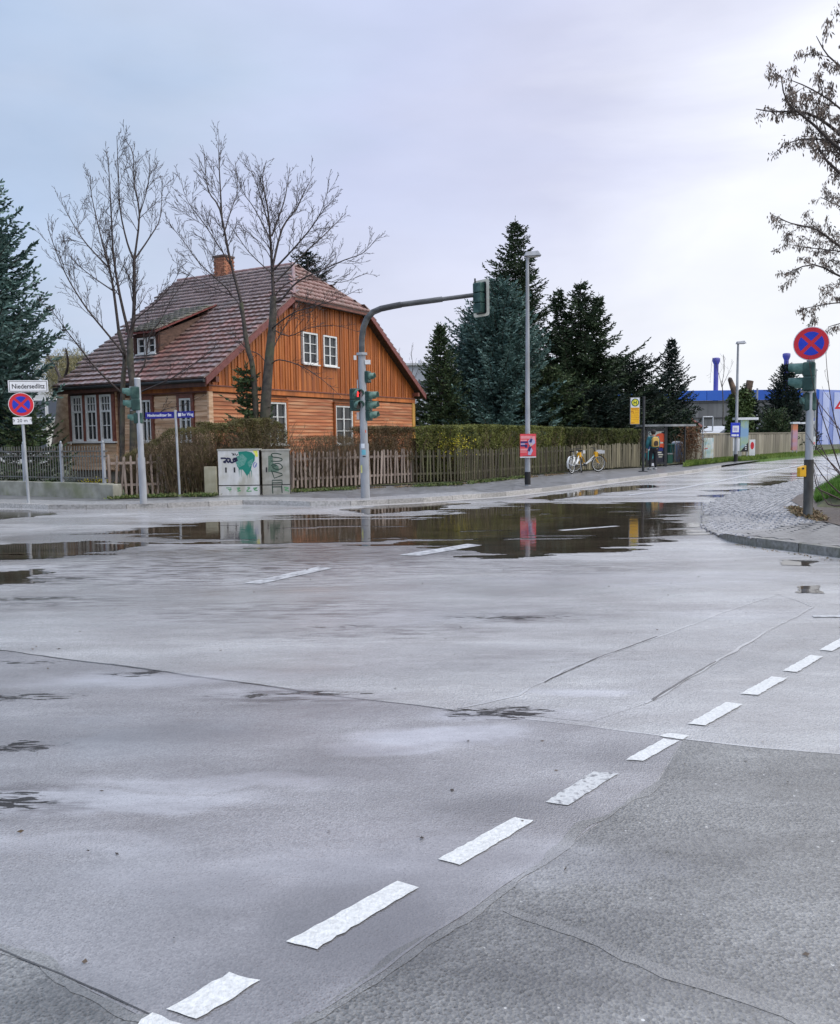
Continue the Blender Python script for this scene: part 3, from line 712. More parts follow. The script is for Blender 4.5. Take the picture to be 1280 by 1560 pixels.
# windows ------------------------------------------------------------
cas = pm('curtain', (.62,.62,.60), (.80,.80,.78), 30, .8, stretch=(6,6,.3))
dark_in = pm('dark room', (.02,.02,.02), (.05,.045,.04), 2, .9)
def window(parent, T, wd, ht, cols, rows, trim=None, transom=None, fw=.065):
    """T: matrix from window frame (x right, y inwards, z up, origin bottom centre of opening) to parent space"""
    def mk(name, mbx, mat, par):
        mbx.T = None; o = mbx.build(name, mat, par); 
        if par is parent_w: pass
        return o
    h = wd/2
    fr = MB()
    fr.box(-h, -h+fw, -.05, .05, 0, ht); fr.box(h-fw, h, -.05, .05, 0, ht)
    fr.box(-h+fw, h-fw, -.05, .05, 0, fw); fr.box(-h+fw, h-fw, -.05, .05, ht-fw, ht)
    parent_w = None
    me = fr.build('window', whitewood, parent); wobj = me
    wobj.matrix_local = T
    bars = []
    x0, x1, z0, z1 = -h+fw, h-fw, fw, ht-fw
    if transom:
        zt = z0+(z1-z0)*transom[0]
        b_ = MB().box(x0, x1, -.045, .03, zt-.035, zt+.035).build('transom', whitewood, wobj)
        regions = [(z0, zt-.035, cols, rows), (zt+.035, z1, transom[1], transom[2])]
    else: regions = [(z0, z1, cols, rows)]
    g_ = MB(); g_.quad((x0, .02, z0), (x1, .02, z0), (x1, .02, z1), (x0, .02, z1)); g_.build('pane', glass, wobj)
    for (a, b, c, r_) in regions:
        for i in range(1, c):
            xx = x0+(x1-x0)*i/c; wbar = .032 if (c == 2 and not transom) else .012
            MB().box(xx-wbar, xx+wbar, -.03, .015, a, b).build('glazing_bar', whitewood, wobj)
        for j in range(1, r_):
            zz = a+(b-a)*j/r_
            MB().box(x0, x1, -.025, .012, zz-.014, zz+.014).build('glazing_bar', whitewood, wobj)
    MB().box(-h-.05, h+.05, -.13, -.052, -.05, .0).build('sill', whitewood, wobj)
    if trim:
        tr = MB(); tw = .11
        tr.box(-h-tw, -h-.002, -.07, .02, -.02, ht+tw); tr.box(h+.002, h+tw, -.07, .02, -.02, ht+tw)
        tr.box(-h-.002, h+.002, -.07, .02, ht+.002, ht+tw); tr.box(-h-tw-.04, h+tw+.04, -.11, .0, ht+tw+.002, ht+tw+.04)
        tr.build('trim', trim, wobj)
    return wobj
def TG(x, z, out_=0.0): return Matrix.Translation((x, out_, z))
def TF(y, z, out_=0.0):  # facade plane x=0, outwards -x; window x axis runs -y
    return Matrix.Translation((out_, y, z)) @ Matrix.Rotation(R(-90), 4, 'Z')
# upper windows with cut-outs simply standing proud of the boards
GW = [(5.71, .96, 4.63, 1.24, 2, 3), (7.05, .93, 4.63, 1.24, 2, 3), (3.58, 1.0, 1.46, 1.60, 2, 3), (7.95, 1.25, 1.42, 1.62, 2, 3)]
WOPEN = []
for (x, wd, z, ht, c, r_) in GW:
    upper = z > 4
    window(house, TG(x, z, -.035), wd, ht, c, r_, trim=None if upper else wood_o)
    WOPEN.append((x-wd/2-(.02 if upper else .12), x+wd/2+(.02 if upper else .12), z-.03, z+ht+(.02 if upper else .12)))
# vertical boards of the gable
bw = .165; BZ = 3.42
def gable_top(x):
    z = rz(x)-.16
    return min(z, HIPZ-.12)
nb = int(HW/bw); bw = HW/nb
for i in range(nb):
    x0, x1 = i*bw, (i+1)*bw; xm = (x0+x1)/2
    spans = [(BZ+.10, None)]
    for (a, b, c, d) in WOPEN[:2]:
        if a < xm < b: spans = [(BZ+.10, c), (d, None)]
    for (za, zb) in spans:
        za0 = za; mbx = MB(); g = .010; yo = -.032-(.008 if i % 2 else 0)
        def tp(x): return gable_top(x) if zb is None else zb
        xs_ = [x0+g/2, x1-g/2]
        if tp(xm)-za < .03: continue
        v = []
        for yy in (yo, .028):
            v += [(xs_[0]-xm, yy, za), (xs_[1]-xm, yy, za), (xs_[1]-xm, yy, tp(x1)), (xs_[0]-xm, yy, tp(x0))]
        mbx.add(v, [(0,1,2,3), (7,6,5,4), (0,4,5,1), (1,5,6,2), (2,6,7,3), (3,7,4,0)])
        # rounded joint strip that gives the ribbed look
        if i % 1 == 0 and zb is None: mbx.box(-bw/2-.012, -bw/2+.012, yo-.022, yo-.002, za, min(tp(x0), tp(x1))-.01)
        o = mbx.build('board', wood_o, wall); o.location = (xm, 0, 0)
MB().box(-.03, HW+.03, -.075, .02, BZ-.09, BZ+.09).build('band_beam', wood_o, house)
MB().box(-.04, HW+.04, -.11, .0, BZ+.093, BZ+.13).build('band_moulding', wood_d, house)
MB().box(-.045, .16, -.06, .02, .56, BZ-.095).build('corner_post', wood_p, house)
MB().box(HW-.2, HW+.045, -.06, .02, .56, BZ-.095).build('corner_post', pm('yellow corner board', (.5,.26,.05), (.6,.34,.08), 5, .5), house)
# horizontal siding of the gable wall
rowh = .135; z = .57; k = 0
while z+rowh < BZ-.09:
    segs = [(.17, HW-.21)]
    for (a, b, c, d) in WOPEN[2:]:
        if z+rowh > c and z < d:
            segs = [q for s_ in segs for q in ((s_[0], min(s_[1], a)), (max(s_[0], b), s_[1])) if q[1]-q[0] > .05]
    for (a, b) in segs:
        cuts = [a]
        rs_ = random.Random(k)
        while cuts[-1] < b-3.2: cuts.append(cuts[-1]+2.0+rs_.random()*2)
        cuts.append(b)
        for p, q in zip(cuts, cuts[1:]):
            m_ = MB(); L_ = (q-p)/2-.003
            m_.add([(-L_, -.040, .004), (L_, -.040, .004), (L_, .026, .004), (-L_, .026, .004), (-L_, -.016, rowh), (L_, -.016, rowh), (L_, .026, rowh), (-L_, .026, rowh)],
                   [(0,3,2,1), (4,5,6,7), (0,1,5,4), (1,2,6,5), (2,3,7,6), (3,0,4,7)])
            o = m_.build('siding_plank', wood_s, wall); o.location = ((p+q)/2, 0, z)
            k += 1
    z += rowh
# facade siding (left wall)
BAY0, BAY1 = 4.45, 7.0
FW = [(1.03, .56, 1.62, 1.50), (2.97, .50, 1.62, 1.50)]
FOPEN = []
for (y, wd, z_, ht) in FW:
    window(house, TF(y, z_, -.035), wd, ht, 2, 2, trim=wood_d)
    FOPEN.append((y-wd/2-.12, y+wd/2+.12, z_-.03, z_+ht+.12))
z = .57; k = 0; rowh = .19
while z+rowh < 3.32:
    segs = [(.03, BAY0)]
    for (a, b, c, d) in FOPEN:
        if z+rowh > c and z < d:
            segs = [q for s_ in segs for q in ((s_[0], min(s_[1], a)), (max(s_[0], b), s_[1])) if q[1]-q[0] > .05]
    for (a, b) in segs:
        m_ = MB(); L_ = (b-a)/2-.003
        m_.add([(-.040, -L_, .004), (-.040, L_, .004), (.026, L_, .004), (.026, -L_, .004), (-.016, -L_, rowh), (-.016, L_, rowh), (.026, L_, rowh), (.026, -L_, rowh)],
               [(0,3,2,1)[::-1], (4,5,6,7)[::-1], (0,1,5,4)[::-1], (1,2,6,5)[::-1], (2,3,7,6)[::-1], (3,0,4,7)[::-1]])
        o = m_.build('siding_plank', wood_p, wall); o.location = (0, (a+b)/2, z); k += 1
    z += rowh
MB().box(-.05, .02, .0, BAY0, 3.33, 3.80).build('frieze_board', wood_o, house)
MB().box(-.07, .02, .0, BAY0, 3.30, 3.345).build('frieze_moulding', wood_d, house)
# glazed bay at the far end of the facade
bay = MB(); bx = -.20
bay.box(bx+.03, .0, BAY0, BAY1, .55, 1.62); bayo = bay.build('bay', plaster, house)
z = .60
while z < 1.55:
    m_ = MB().box(bx-.005, bx+.028, BAY0, BAY1, z, z+.13); m_.build('siding_plank', wood_p, bayo); z += .138
MB().box(bx-.01, .0, BAY0, BAY1, 3.40, 3.95).build('frieze_board', wood_dk, bayo)
MB().box(bx-.12, bx+.02, BAY0-.05, BAY1+.05, 1.60, 1.66).build('sill', whitewood, bayo)
MB().box(bx+.3, bx+.34, BAY0, BAY1, 1.66, 3.4).build('room_back', dark_in, bayo)
MB().box(bx+.03, .0, BAY0-.02, BAY0+.02, .55, 3.95).build('side_panel', wood_p, bayo)
nW = 3; pw = .16; ww = (BAY1-BAY0-pw*4)/3
for i in range(4):
    y = BAY0+i*(ww+pw)
    MB().box(bx-.03, bx+.10, y, y+pw, 1.662, 3.40).build('post', wood_d, bayo)
for i in range(3):
    y = BAY0+pw+ww/2+i*(ww+pw)
    window(house, TF(y, 1.67, bx+.02), ww-.01, 1.72, 2, 2, transom=(.66, 3, 2), fw=.085)
    MB().box(bx+.12, bx+.14, y-ww/2+.05, y-ww*.12, 1.75, 3.2).build('curtain', cas, bayo)
    MB().box(bx+.12, bx+.14, y+ww*.16, y+ww/2-.05, 1.75, 3.2).build('curtain', cas, bayo)
for (x, wd, z, ht, c, r_) in GW[:]:
    o = MB().box(x-wd/2+.08, x-wd/2+wd*.30, .026, .0275, z+.1, z+ht-.1)
# brown down pipe at the bay corner
MB().tube([(-.1, BAY0-.12, 3.6), (-.1, BAY0-.12, .3)], .05, 8).build('downpipe', wood_dk, house)

# roof ----------------------------------------------------------------
roofM = MB(); th_ = .10
def pz(x, y, d=0): return (x, y, rz(x)-d)
# underside deck solid
def deck(polyn, d=.05, tk=.14):
    mbx = MB(); n = len(polyn)
    vs = [(p[0], p[1], p[2]-d) for p in polyn]+[(p[0], p[1], p[2]-d-tk) for p in polyn]
    mbx.add(vs, [tuple(range(n)), tuple(reversed(range(n, 2*n)))]+[(i, n+i, n+(i+1) % n, (i+1) % n) for i in range(n)]); return mbx
XL, XR, YF = -.5, HW+.5, -.4
ridgeA = (RX, RY0, 8.9); ridgeB = (RX, far_y(RX), 8.9)
cl = (HX0, YF, HIPZ); crn = (HX1, YF, HIPZ)
left = [(XL, YF, RZ0), cl, ridgeA, ridgeB, (XL, 7.33, RZ0)]
right = [(XR, YF, RZ0), (XR, 7.33, RZ0), ridgeB, ridgeA, crn]
hip = [cl, crn, ridgeA]
roof = deck(left).build('roof', under, house)
deck(right).build('roof_deck', under, roof); deck(hip).build('roof_deck', under, roof)
# tiles
TW, TE = .30, .335
def tile_geo():
    mbx = MB(); L_ = TE*1.22
    # local: x across, y up-slope, z out of roof ; arched profile
    prof = [(-TW/2, .0), (-TW*.30, .014), (-TW*.05, .017), (TW*.22, .006), (TW/2-.002, .002)]
    vs = []
    for (y, zo, tk) in ((0, .088, .075), (L_, .010, .02)):
        for (px_, pz_) in prof: vs.append((px_, y, zo+pz_))
        for (px_, pz_) in prof: vs.append((px_, y, zo+pz_-tk))
    n = 5; fs = []
    for i in range(n-1):
        fs.append((i, i+1, 2*n+i+1, 2*n+i)); fs.append((i, n+i, n+i+1, i+1))
    fs.append((0, 2*n, 3*n, n)); fs.append((n-1, 2*n-1, 4*n-1, 3*n-1))
    mbx.add(vs, fs); return mbx
tg = tile_geo(); tmp = tg.build('tile_source', tile_m); tile_me = tmp.data; bpy.data.objects.remove(tmp); tile_me.name = 'tile'
tg2 = tile_geo(); tmp = tg2.build('tile_source', tile_r); tile_me2 = tmp.data; bpy.data.objects.remove(tmp)
TV = np.array(tg.v); TF_ = np.array([f for f in tg.f])
dormY0, dormY1 = 3.42, 4.75
def tiles_on(O, U, V, inside, nU, nV, rnd, ind_test=None, u0=0):
    """O origin (eave), U along the eave (unit), V up-slope (unit)"""
    Nn = U.cross(V).normalized()
    if Nn.z < 0: Nn = -Nn; flip = True
    else: flip = False
    big = []
    Mx = Matrix((U if not flip else -U, V, Nn)).transposed()
    lst = []
    for j in range(nV):
        for i in range(nU):
            p = O+U*(TW*(i+.5)+u0)+V*(TE*j)
            if not inside(p+V*TE*.5): continue
            lst.append((p+Nn*rnd.uniform(-.004, .006), Mx @ Matrix.Rotation(rnd.uniform(-.02, .02), 3, 'Z') @ Matrix.Rotation(rnd.uniform(-.012, .012), 3, 'X')))
    return lst
rnd = random.Random(3)
sl = math.hypot(1, KS)
Vup = Vector((1/sl, 0, KS/sl)); Ual = Vector((0, 1, 0))
def in_left(p):
    x, y = p.x, p.y
    if x > RX-.05: return False
    if y > far_y(x)+.05: return False
    if y < YF: return False
    if x > HX0 and y < YF+(RY0-YF)*(x-HX0)/(RX-HX0): return False
    if dormY0-.02 < y < dormY1+.02 and 1.05 < x < 3.7: return False
    return True
Ltiles = tiles_on(Vector((XL-.06, YF, RZ0-.02)), Ual, Vup, in_left, 30, 28, rnd)
Vup2 = Vector((-1/sl, 0, KS/sl))
def in_right(p): 
    x, y = p.x, p.y; xx = HW-x
    if xx > RX-.05 or y > far_y(x) or y < YF: return False
    return not (xx > HX0 and y < YF+(RY0-YF)*(xx-HX0)/(RX-HX0))
Rtiles = tiles_on(Vector((XR+.06, YF, RZ0-.02)), Ual, Vup2, in_right, 30, 28, rnd)
hv = Vector((0, RY0-YF, 8.9-HIPZ)); hl = hv.length; hv.normalize()
def in_hip(p):
    t_ = (p.z-HIPZ)/(8.9-HIPZ); a = HX0+(RX-HX0)*t_; b = HX1-(HX1-RX)*t_
    return a-.02 < p.x < b+.02 and t_ < 1.0
Htiles = tiles_on(Vector((HX0, YF-.06, HIPZ-.04)), Vector((1, 0, 0)), hv, in_hip, int((HX1-HX0)/TW)+1, 9, rnd)
# the 300 tiles nearest the street corner are laid one by one
hm = Matrix.Translation((-7.2, 29, 0)) @ Matrix.Rotation(TH, 4, 'Z')
Ltiles.sort(key=lambda q: (hm @ q[0]).length)
def join_tiles(lst, name, mat):
    n = len(lst); k = len(TV); V = np.zeros((n*k, 3)); Fq = np.zeros((n*len(TF_), 4), int)
    for i, (p, m_) in enumerate(lst):
        V[i*k:(i+1)*k] = TV @ np.array(m_).T + np.array(p); Fq[i*len(TF_):(i+1)*len(TF_)] = TF_+i*k
    o = np_obj(name, V, Fq, mat, roof); o['kind'] = 'stuff'; return o
for i, (p, m_) in enumerate(Ltiles[:295]):
    red = rnd.random() < (.55 if (p.y < 3.6 and p.x < 3) else .12)
    o = inst('tile', tile_me2 if red else tile_me, roof, p); o.rotation_euler = m_.to_euler()
join_tiles(Ltiles[295:], 'tiles_left', tile_m); join_tiles(Rtiles, 'tiles_right', tile_m); join_tiles(Htiles, 'tiles_hip', tile_r)
for o in list(roof.children):
    if o.name.startswith('tiles_'): o.name = 'roof_tiles'
# ridge and hip caps
def caps(a, b, name='ridge_cap'):
    a, b = Vector(a), Vector(b); n = int((b-a).length/.38); mbx = MB()
    for i in range(n):
        p, q = a.lerp(b, i/n), a.lerp(b, (i+1.12)/n)
        mbx.tube([p+Vector((0, 0, .02)), q+Vector((0, 0, .045))], [.095, .08], 8)
    o = mbx.build(name, tile_r, roof); o['kind'] = 'stuff'
caps(ridgeA, ridgeB); caps(cl, ridgeA); caps(crn, ridgeA)
# verge boards and fascia
def vboard(a, b, h=.22, y0=-.03, y1=.02, name='verge_board', mat=verge_t):
    mbx = MB(); a, b = Vector(a), Vector(b)
    mbx.add([(a.x, a.y+y0, a.z-h), (b.x, b.y+y0, b.z-h), (b.x, b.y+y0, b.z+.02), (a.x, a.y+y0, a.z+.02), (a.x, a.y+y1, a.z-h), (b.x, b.y+y1, b.z-h), (b.x, b.y+y1, b.z+.02), (a.x, a.y+y1, a.z+.02)],
            [(0,1,2,3), (7,6,5,4), (0,4,5,1), (3,2,6,7), (0,3,7,4), (1,5,6,2)])
    return mbx.build(name, mat, roof)
vboard((XL, YF, RZ0), cl); vboard(crn, (XR, YF, RZ0)); vboard((HX0-.1, YF, HIPZ), (HX1+.1, YF, HIPZ), .16, mat=wood_d)
vboard((HX0-.15, YF-.02, HIPZ), (HX1+.15, YF-.02, HIPZ), .05, mat=tile_m)
MB().box(XL-.03, XL+.02, YF, 7.33, RZ0-.28, RZ0-.06).build('fascia', wood_dk, roof)
gm = MB(); gm.tube([(XL-.08, YF, RZ0-.08), (XL-.08, 7.33, RZ0-.08)], .06, 8); gm.build('gutter', darkmetal, roof)
# rafter tails / purlin ends on the gable
for (x, z) in ((HX1-.15, HIPZ-.35), (HX0+.15, HIPZ-.35), (HW-.1, rz(HW-.1)-.42), (.1, rz(.1)-.42)):
    MB().box(x-.08, x+.08, -.36, .0, z-.09, z+.09).build('purlin_end', wood_d, roof)
# dormer
dorm = MB(); dz1 = 5.66
roofline = lambda x: rz(x)
dorm.add([(1.1, dormY0, rz(1.1)-.05), (3.9, dormY0, rz(3.9)-.02), (1.1, dormY0, dz1)], [(0, 1, 2)])
dorm.add([(1.1, dormY1, rz(1.1)-.05), (3.9, dormY1, rz(3.9)-.02), (1.1, dormY1, dz1)], [(0, 2, 1)])
dor = dorm.build('dormer', pm('weathered dormer cheek', (.085,.05,.038), (.16,.095,.07), 5, .8, stretch=(1,1,3)), house)
fr = MB(); fr.box(1.06, 1.14, dormY0, dormY0+.14, rz(1.1)-.02, dz1); fr.box(1.06, 1.14, dormY1-.14, dormY1, rz(1.1)-.02, dz1); fr.box(1.06, 1.14, dormY0, dormY1, dz1-.1, dz1)
fr.build('dormer_frame', wood_dk, dor)
MB().box(1.2, 1.24, dormY0+.05, dormY1-.05, rz(1.1)-.02, dz1-.02).build('room_back', dark_in, dor)
for yy_ in (dormY0+.37, dormY1-.42):
    wv = window(house, TF(yy_, 4.92, 1.10), .42, .60, 1, 2)
mbx = MB(); 
mbx.add([(.8, dormY0-.14, dz1-.02), (.8, dormY1+.14, dz1-.02), (4.1, dormY1+.1, rz(4.1)+.10), (4.1, dormY0-.1, rz(4.1)+.10),
         (.8, dormY0-.14, dz1+.05), (.8, dormY1+.14, dz1+.05), (4.1, dormY1+.1, rz(4.1)+.16), (4.1, dormY0-.1, rz(4.1)+.16)],
        [(0,1,2,3), (7,6,5,4), (0,4,5,1), (1,5,6,2), (2,6,7,3), (3,7,4,0)])
mbx.build('dormer_roof', verge_t, dor)
dv = Vector((3.3, 0, rz(4.1)+.14-dz1-.04)).normalized()
Dt = tiles_on(Vector((.76, dormY0-.12, dz1+.05)), Vector((0, 1, 0)), dv, lambda p: dormY0-.16 < p.y < dormY1+.16 and p.x < 3.95, 6, 11, rnd)
o = join_tiles(Dt, 'dormer_tiles', pm('mossy roof tile', (.13,.12,.10), (.25,.22,.19), 6, .45, c3=(.10,.12,.05), scale3=3, bump=.3)); o.parent = dor
MB().box(.55, 1.06, dormY0-.05, dormY1+.05, 0, .02).build('x', darkmetal, dor)
_x = dor.children[-1] if False else [c for c in dor.children if c.name.startswith('x')][0]
_x.name = 'lead_apron'
me_ = _x.data
for v in me_.vertices: v.co.z = rz(v.co.x)+.075+v.co.z
# chimney
ch = MB(); cy_ = 5.5
ch.box(RX-.30, RX+.30, cy_-.30, cy_+.30, 8.2, 9.62)
chim = ch.build('chimney', pm('chimney mortar', (.26,.13,.08), (.36,.2,.13), 9, .85), house)
cbm = pm('chimney brick', (.30,.11,.06), (.44,.20,.12), 12, .8, bump=.3, bscale=40, vary=.3)
cb_ = MB().box(-.11, .11, -.02, .012, -.032, .032).build('s', cbm); cbme = cb_.data; bpy.data.objects.remove(cb_)
for r_ in range(13):
    z = 8.62+r_*.076
    for i in range(3):
        off = -.24+i*.24+(.06 if r_ % 2 else -.04)
        inst('brick', cbme, chim, (RX+off*.78, cy_-.30, z), (0, 0, 0), (.8, 1, 1)); inst('brick', cbme, chim, (RX-.30, cy_+off*.78, z), (0, 0, R(-90)), (.8, 1, 1))
MB().box(RX-.34, RX+.34, cy_-.34, cy_+.34, 9.62, 9.70).build('chimney_cap', pm('dark cap', (.10,.07,.06), (.16,.11,.09), 8, .7), chim)

# ------------------------------------------------------------------ picket fences
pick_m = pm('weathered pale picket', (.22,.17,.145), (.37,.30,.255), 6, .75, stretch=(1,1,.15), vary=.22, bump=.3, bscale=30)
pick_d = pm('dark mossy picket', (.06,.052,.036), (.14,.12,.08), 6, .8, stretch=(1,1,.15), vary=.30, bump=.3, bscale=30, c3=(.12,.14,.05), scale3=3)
def picket_mesh(wd, h, mat):
    o = MB().add([(-wd/2,-.011,0),(wd/2,-.011,0),(wd/2,.011,0),(-wd/2,.011,0),(-wd/2,-.011,h-.05),(wd/2,-.011,h-.05),(wd/2,.011,h-.05),(-wd/2,.011,h-.05),(-wd*.12,-.011,h),(wd*.12,-.011,h),(wd*.12,.011,h),(-wd*.12,.011,h)],
                 [(0,3,2,1),(0,1,5,4),(1,2,6,5),(2,3,7,6),(3,0,4,7),(4,5,9,8),(5,6,10,9),(6,7,11,10),(7,4,8,11),(8,9,10,11)]).build('s', mat)
    me = o.data; bpy.data.objects.remove(o); me.name = 'picket'; return me
def picket_fence(label, pts, wd, gap, h, mat, seed=0, lean=.03, skip=0.0, group='wooden picket fences along the pavement', z0=.16, rails=True):
    a0 = Vector(pts[0]); rs = random.Random(seed)
    f = thing('picket_fence', label, 'fence', (a0.x, a0.y, .12), 0, group); me = picket_mesh(wd, h, mat)
    acc = [0]
    for a, b in zip(pts, pts[1:]): acc.append(acc[-1]+(Vector(b)-Vector(a)).length)
    def at(s):
        for i in range(len(acc)-1):
            if s <= acc[i+1] or i == len(acc)-2:
                return Vector(pts[i]).lerp(Vector(pts[i+1]), (s-acc[i])/(acc[i+1]-acc[i])), (Vector(pts[i+1])-Vector(pts[i]))
    s = 0; step = wd+gap
    while s < acc[-1]:
        if rs.random() >= skip:
            p, d = at(s); an = math.atan2(d.y, d.x)
            inst('picket', me, f, (p.x-a0.x, p.y-a0.y, z0-.12+rs.uniform(-.02, .02)), (rs.uniform(-.02, .02), rs.gauss(0, lean), an), (rs.uniform(.9, 1.1), 1, rs.uniform(.96, 1.03)))
        s += step*rs.uniform(.95, 1.05)
    for hz in (.28, .88):
        mb = MB()
        S_ = [at(acc[-1]*i/12)[0] for i in range(13)]
        for p, q in zip(S_, S_[1:]):
            d = (q-p).normalized(); nn = Vector((-d.y, d.x, 0))
            A0 = [p+nn*.014, q+nn*.014, q+nn*.055, p+nn*.055]
            mb.add([(v.x-a0.x, v.y-a0.y, hz*h/1.1) for v in A0]+[(v.x-a0.x, v.y-a0.y, hz*h/1.1+.07) for v in A0],
                   [(0,3,2,1),(4,5,6,7),(0,1,5,4),(1,2,6,5),(2,3,7,6),(3,0,4,7)])
        mb.build('rail', mat, f)
    n = max(2, int(acc[-1]/2.4))
    for i in range(n+1):
        p, d = at(acc[-1]*i/n); nn = Vector((-d.y, d.x, 0)).normalized(); q = p+nn*.11
        o = MB().box(-.045, .045, -.045, .045, 0, h-.08).build('post', mat, f); o.location = (q.x-a0.x, q.y-a0.y, 0); o.rotation_euler = (0, 0, math.atan2(d.y, d.x))
    return f
def P3(px, py, z=.12):
    p = G(px, py, z); return (p.x, p.y, 0)
picket_fence('leaning grey garden pickets between the grey pole and the concrete wall', [P3(168,757),(P3(215,755.5)),P3(262,753)], .06, .085, 1.12, pick_m, 1, .06)
picket_fence('pale brown picket fence behind the curved mast pole', [P3(447,746),(P3(560,740)),P3(628,736)], .065, .085, 1.12, pick_m, 2, .025)
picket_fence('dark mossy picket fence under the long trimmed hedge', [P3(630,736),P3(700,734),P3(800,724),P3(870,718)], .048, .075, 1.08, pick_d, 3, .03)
picket_fence('old board fence behind the two yellow bicycles', [P3(872,717.8),P3(930,714.5),P3(975,711.5)], .12, .035, 1.10, pm('old grey board', (.10,.09,.06), (.22,.195,.125), 6, .8, stretch=(1,1,.15), vary=.3, bump=.3, bscale=30), 4, .015)

# concrete wall with metal fence on the left
wl = thing('garden_wall', 'low mossy concrete wall carrying the metal bar fence', 'wall', (WALL_B.x, WALL_B.y, .1))
d = (WALL_A-WALL_B); d.z = 0; Lw = d.length; an = math.atan2(d.y, d.x)
wo = MB().box(0, Lw, -.22, 0, -.05, .42).build('wall_body', concrete, wl); wo.rotation_euler = (0, 0, an); bevel(wo, .015)
wo2 = MB().box(-.25, .30, -.26, .04, -.05, .40).build('end_block', concrete, wl); wo2.rotation_euler = (0, 0, an); bevel(wo2, .02)
mf = thing('bar_fence', 'grey metal bar fence on the low concrete wall', 'fence', (WALL_B.x, WALL_B.y, .52))
barm = pm('dull fence steel', (.09,.095,.088), (.17,.175,.16), 9, .5, c3=(.12,.08,.05), scale3=4)
bo = MB().box(-.009, .009, -.009, .009, .06, 1.02).build('s', barm); bme_ = bo.data; bpy.data.objects.remove(bo)
dn = d.normalized(); off = Vector((-dn.y, dn.x, 0))*-.11
s = .3
while s < min(Lw, 11):
    p = dn*s+off; inst('bar', bme_, mf, (p.x, p.y, 0), (random.uniform(-.008, .008), random.uniform(-.01, .01), an)); s += .115
for z in (.12, .72, .86):
    o = MB().box(.1, Lw, -.125, -.095, z, z+.03).build('rail', barm, mf); o.rotation_euler = (0, 0, an)
for px in (152.5, 88.5, 31, -30, -95):
    # post position along the wall
    dd = ray(px, 700); k_ = dd.x/dd.y
    s = (WALL_B.x-k_*WALL_B.y)/(k_*dn.y-dn.x); p = dn*s+off
    q = MB().box(-.035, .035, -.035, .035, 0, 1.08); q.lathe([(0.0, 1.17), (.025, 1.15), (.03, 1.10), (.02, 1.08)], 8)
    o = q.build('post', galv2, mf); o.location = (p.x, p.y, 0); o.rotation_euler = (0, 0, an)
# ------------------------------------------------------------------ signs, signals, posts
def text(name, s, size, mat, parent, loc, rot=(math.pi/2, 0, 0), ext=.001, align='CENTER', sx=1, shear=0, offset=0):
    cu = bpy.data.curves.new(name, 'FONT'); cu.body = s; cu.size = size; cu.extrude = ext; cu.align_x = align; cu.align_y = 'CENTER'
    cu.materials.append(mat); cu.shear = shear; cu.offset = offset; cu.resolution_u = 3
    tmp_ = bpy.data.objects.new(name, cu); COL.objects.link(tmp_); dg_ = bpy.context.evaluated_depsgraph_get(); me = bpy.data.meshes.new_from_object(tmp_.evaluated_get(dg_))
    bpy.data.objects.remove(tmp_); me.name = name
    if not me.materials: me.materials.append(mat)
    o = inst(name, me, parent, loc, rot, (sx, 1, 1)); return o
def face_cam(p, extra=0.0):      # rotation so that local -y looks back along the street towards the crossing
    return math.atan2(-p[0], p[1])*1.0+extra
def nostop(parent, cz, r=.30, y=-.05):
    s = MB().disc_y(0, cz, r, y-.004, y).build('sign_disc', whitep, parent)
    MB().disc_y(0, cz, r*.955, y-.008, y-.0045).build('red_ring', redp, s)
    mb = MB(); r1 = r*.70; hw_ = r*.105
    for k in range(4):
        th = math.pi/2*k; pts = []
        u = Vector((math.cos(th), math.sin(th))); v = Vector((-u.y, u.x))
        # sector between diagonal arms
        am = math.pi/4-math.asin(hw_/r1)
        pts.append(u*(hw_*1.45))
        for i in range(9):
            a = -am+2*am*i/8; pts.append((u*math.cos(a)+v*math.sin(a))*r1)
        mb.prism_y([(p.x, p.y+cz) for p in pts], y-.011, y-.0085)
    mb.build('blue_field', bluep, s); 
    MB().disc_y(0, cz, r, y+.0005, y+.004).build('sign_back', galv, s)
    for dz in (.12, -.12): MB().box(-.04, .04, y+.004, .03, cz+dz-.012, cz+dz+.012).build('clamp', galv, s)
    return s
# --- left no-stopping sign with place name
p = G(44, 766, .1)
t = thing('traffic_sign', 'red and blue no-stopping sign under a white Niedersedlitz plate on a thin leaning post', 'sign', p, face_cam(p)+R(-4))
t.rotation_euler[1] = R(-1.2)
MB().tube([(0, 0, -.05), (0, 0, 2.92)], .036, 12).build('pole', galv, t)
nostop(t, 2.52, .30)
MB().box(-.22, .22, -.062, -.052, 2.02, 2.20).build('time_plate', whitep, t)
text('lettering', '\u2191 20 m \u2191', .12, blackp, t, (0, -.0635, 2.11))
pl = MB().box(-.40+.13, .66, -.062, -.052, 2.83, 3.13).build('name_plate', whitep, t); bevel(pl, .02)
bd = MB()
for (a, b, c, d_) in ((-.245, .635, 2.85, 2.862), (-.245, .635, 3.098, 3.11), (-.245, -.233, 2.862, 3.098), (.623, .635, 2.862, 3.098)): bd.box(a, b, -.0645, -.0625, c, d_)
bd.build('border', blackp, pl)
text('lettering', 'Niedersedlitz', .165, blackp, t, (.195, -.0645, 2.975), sx=.86, offset=.002)

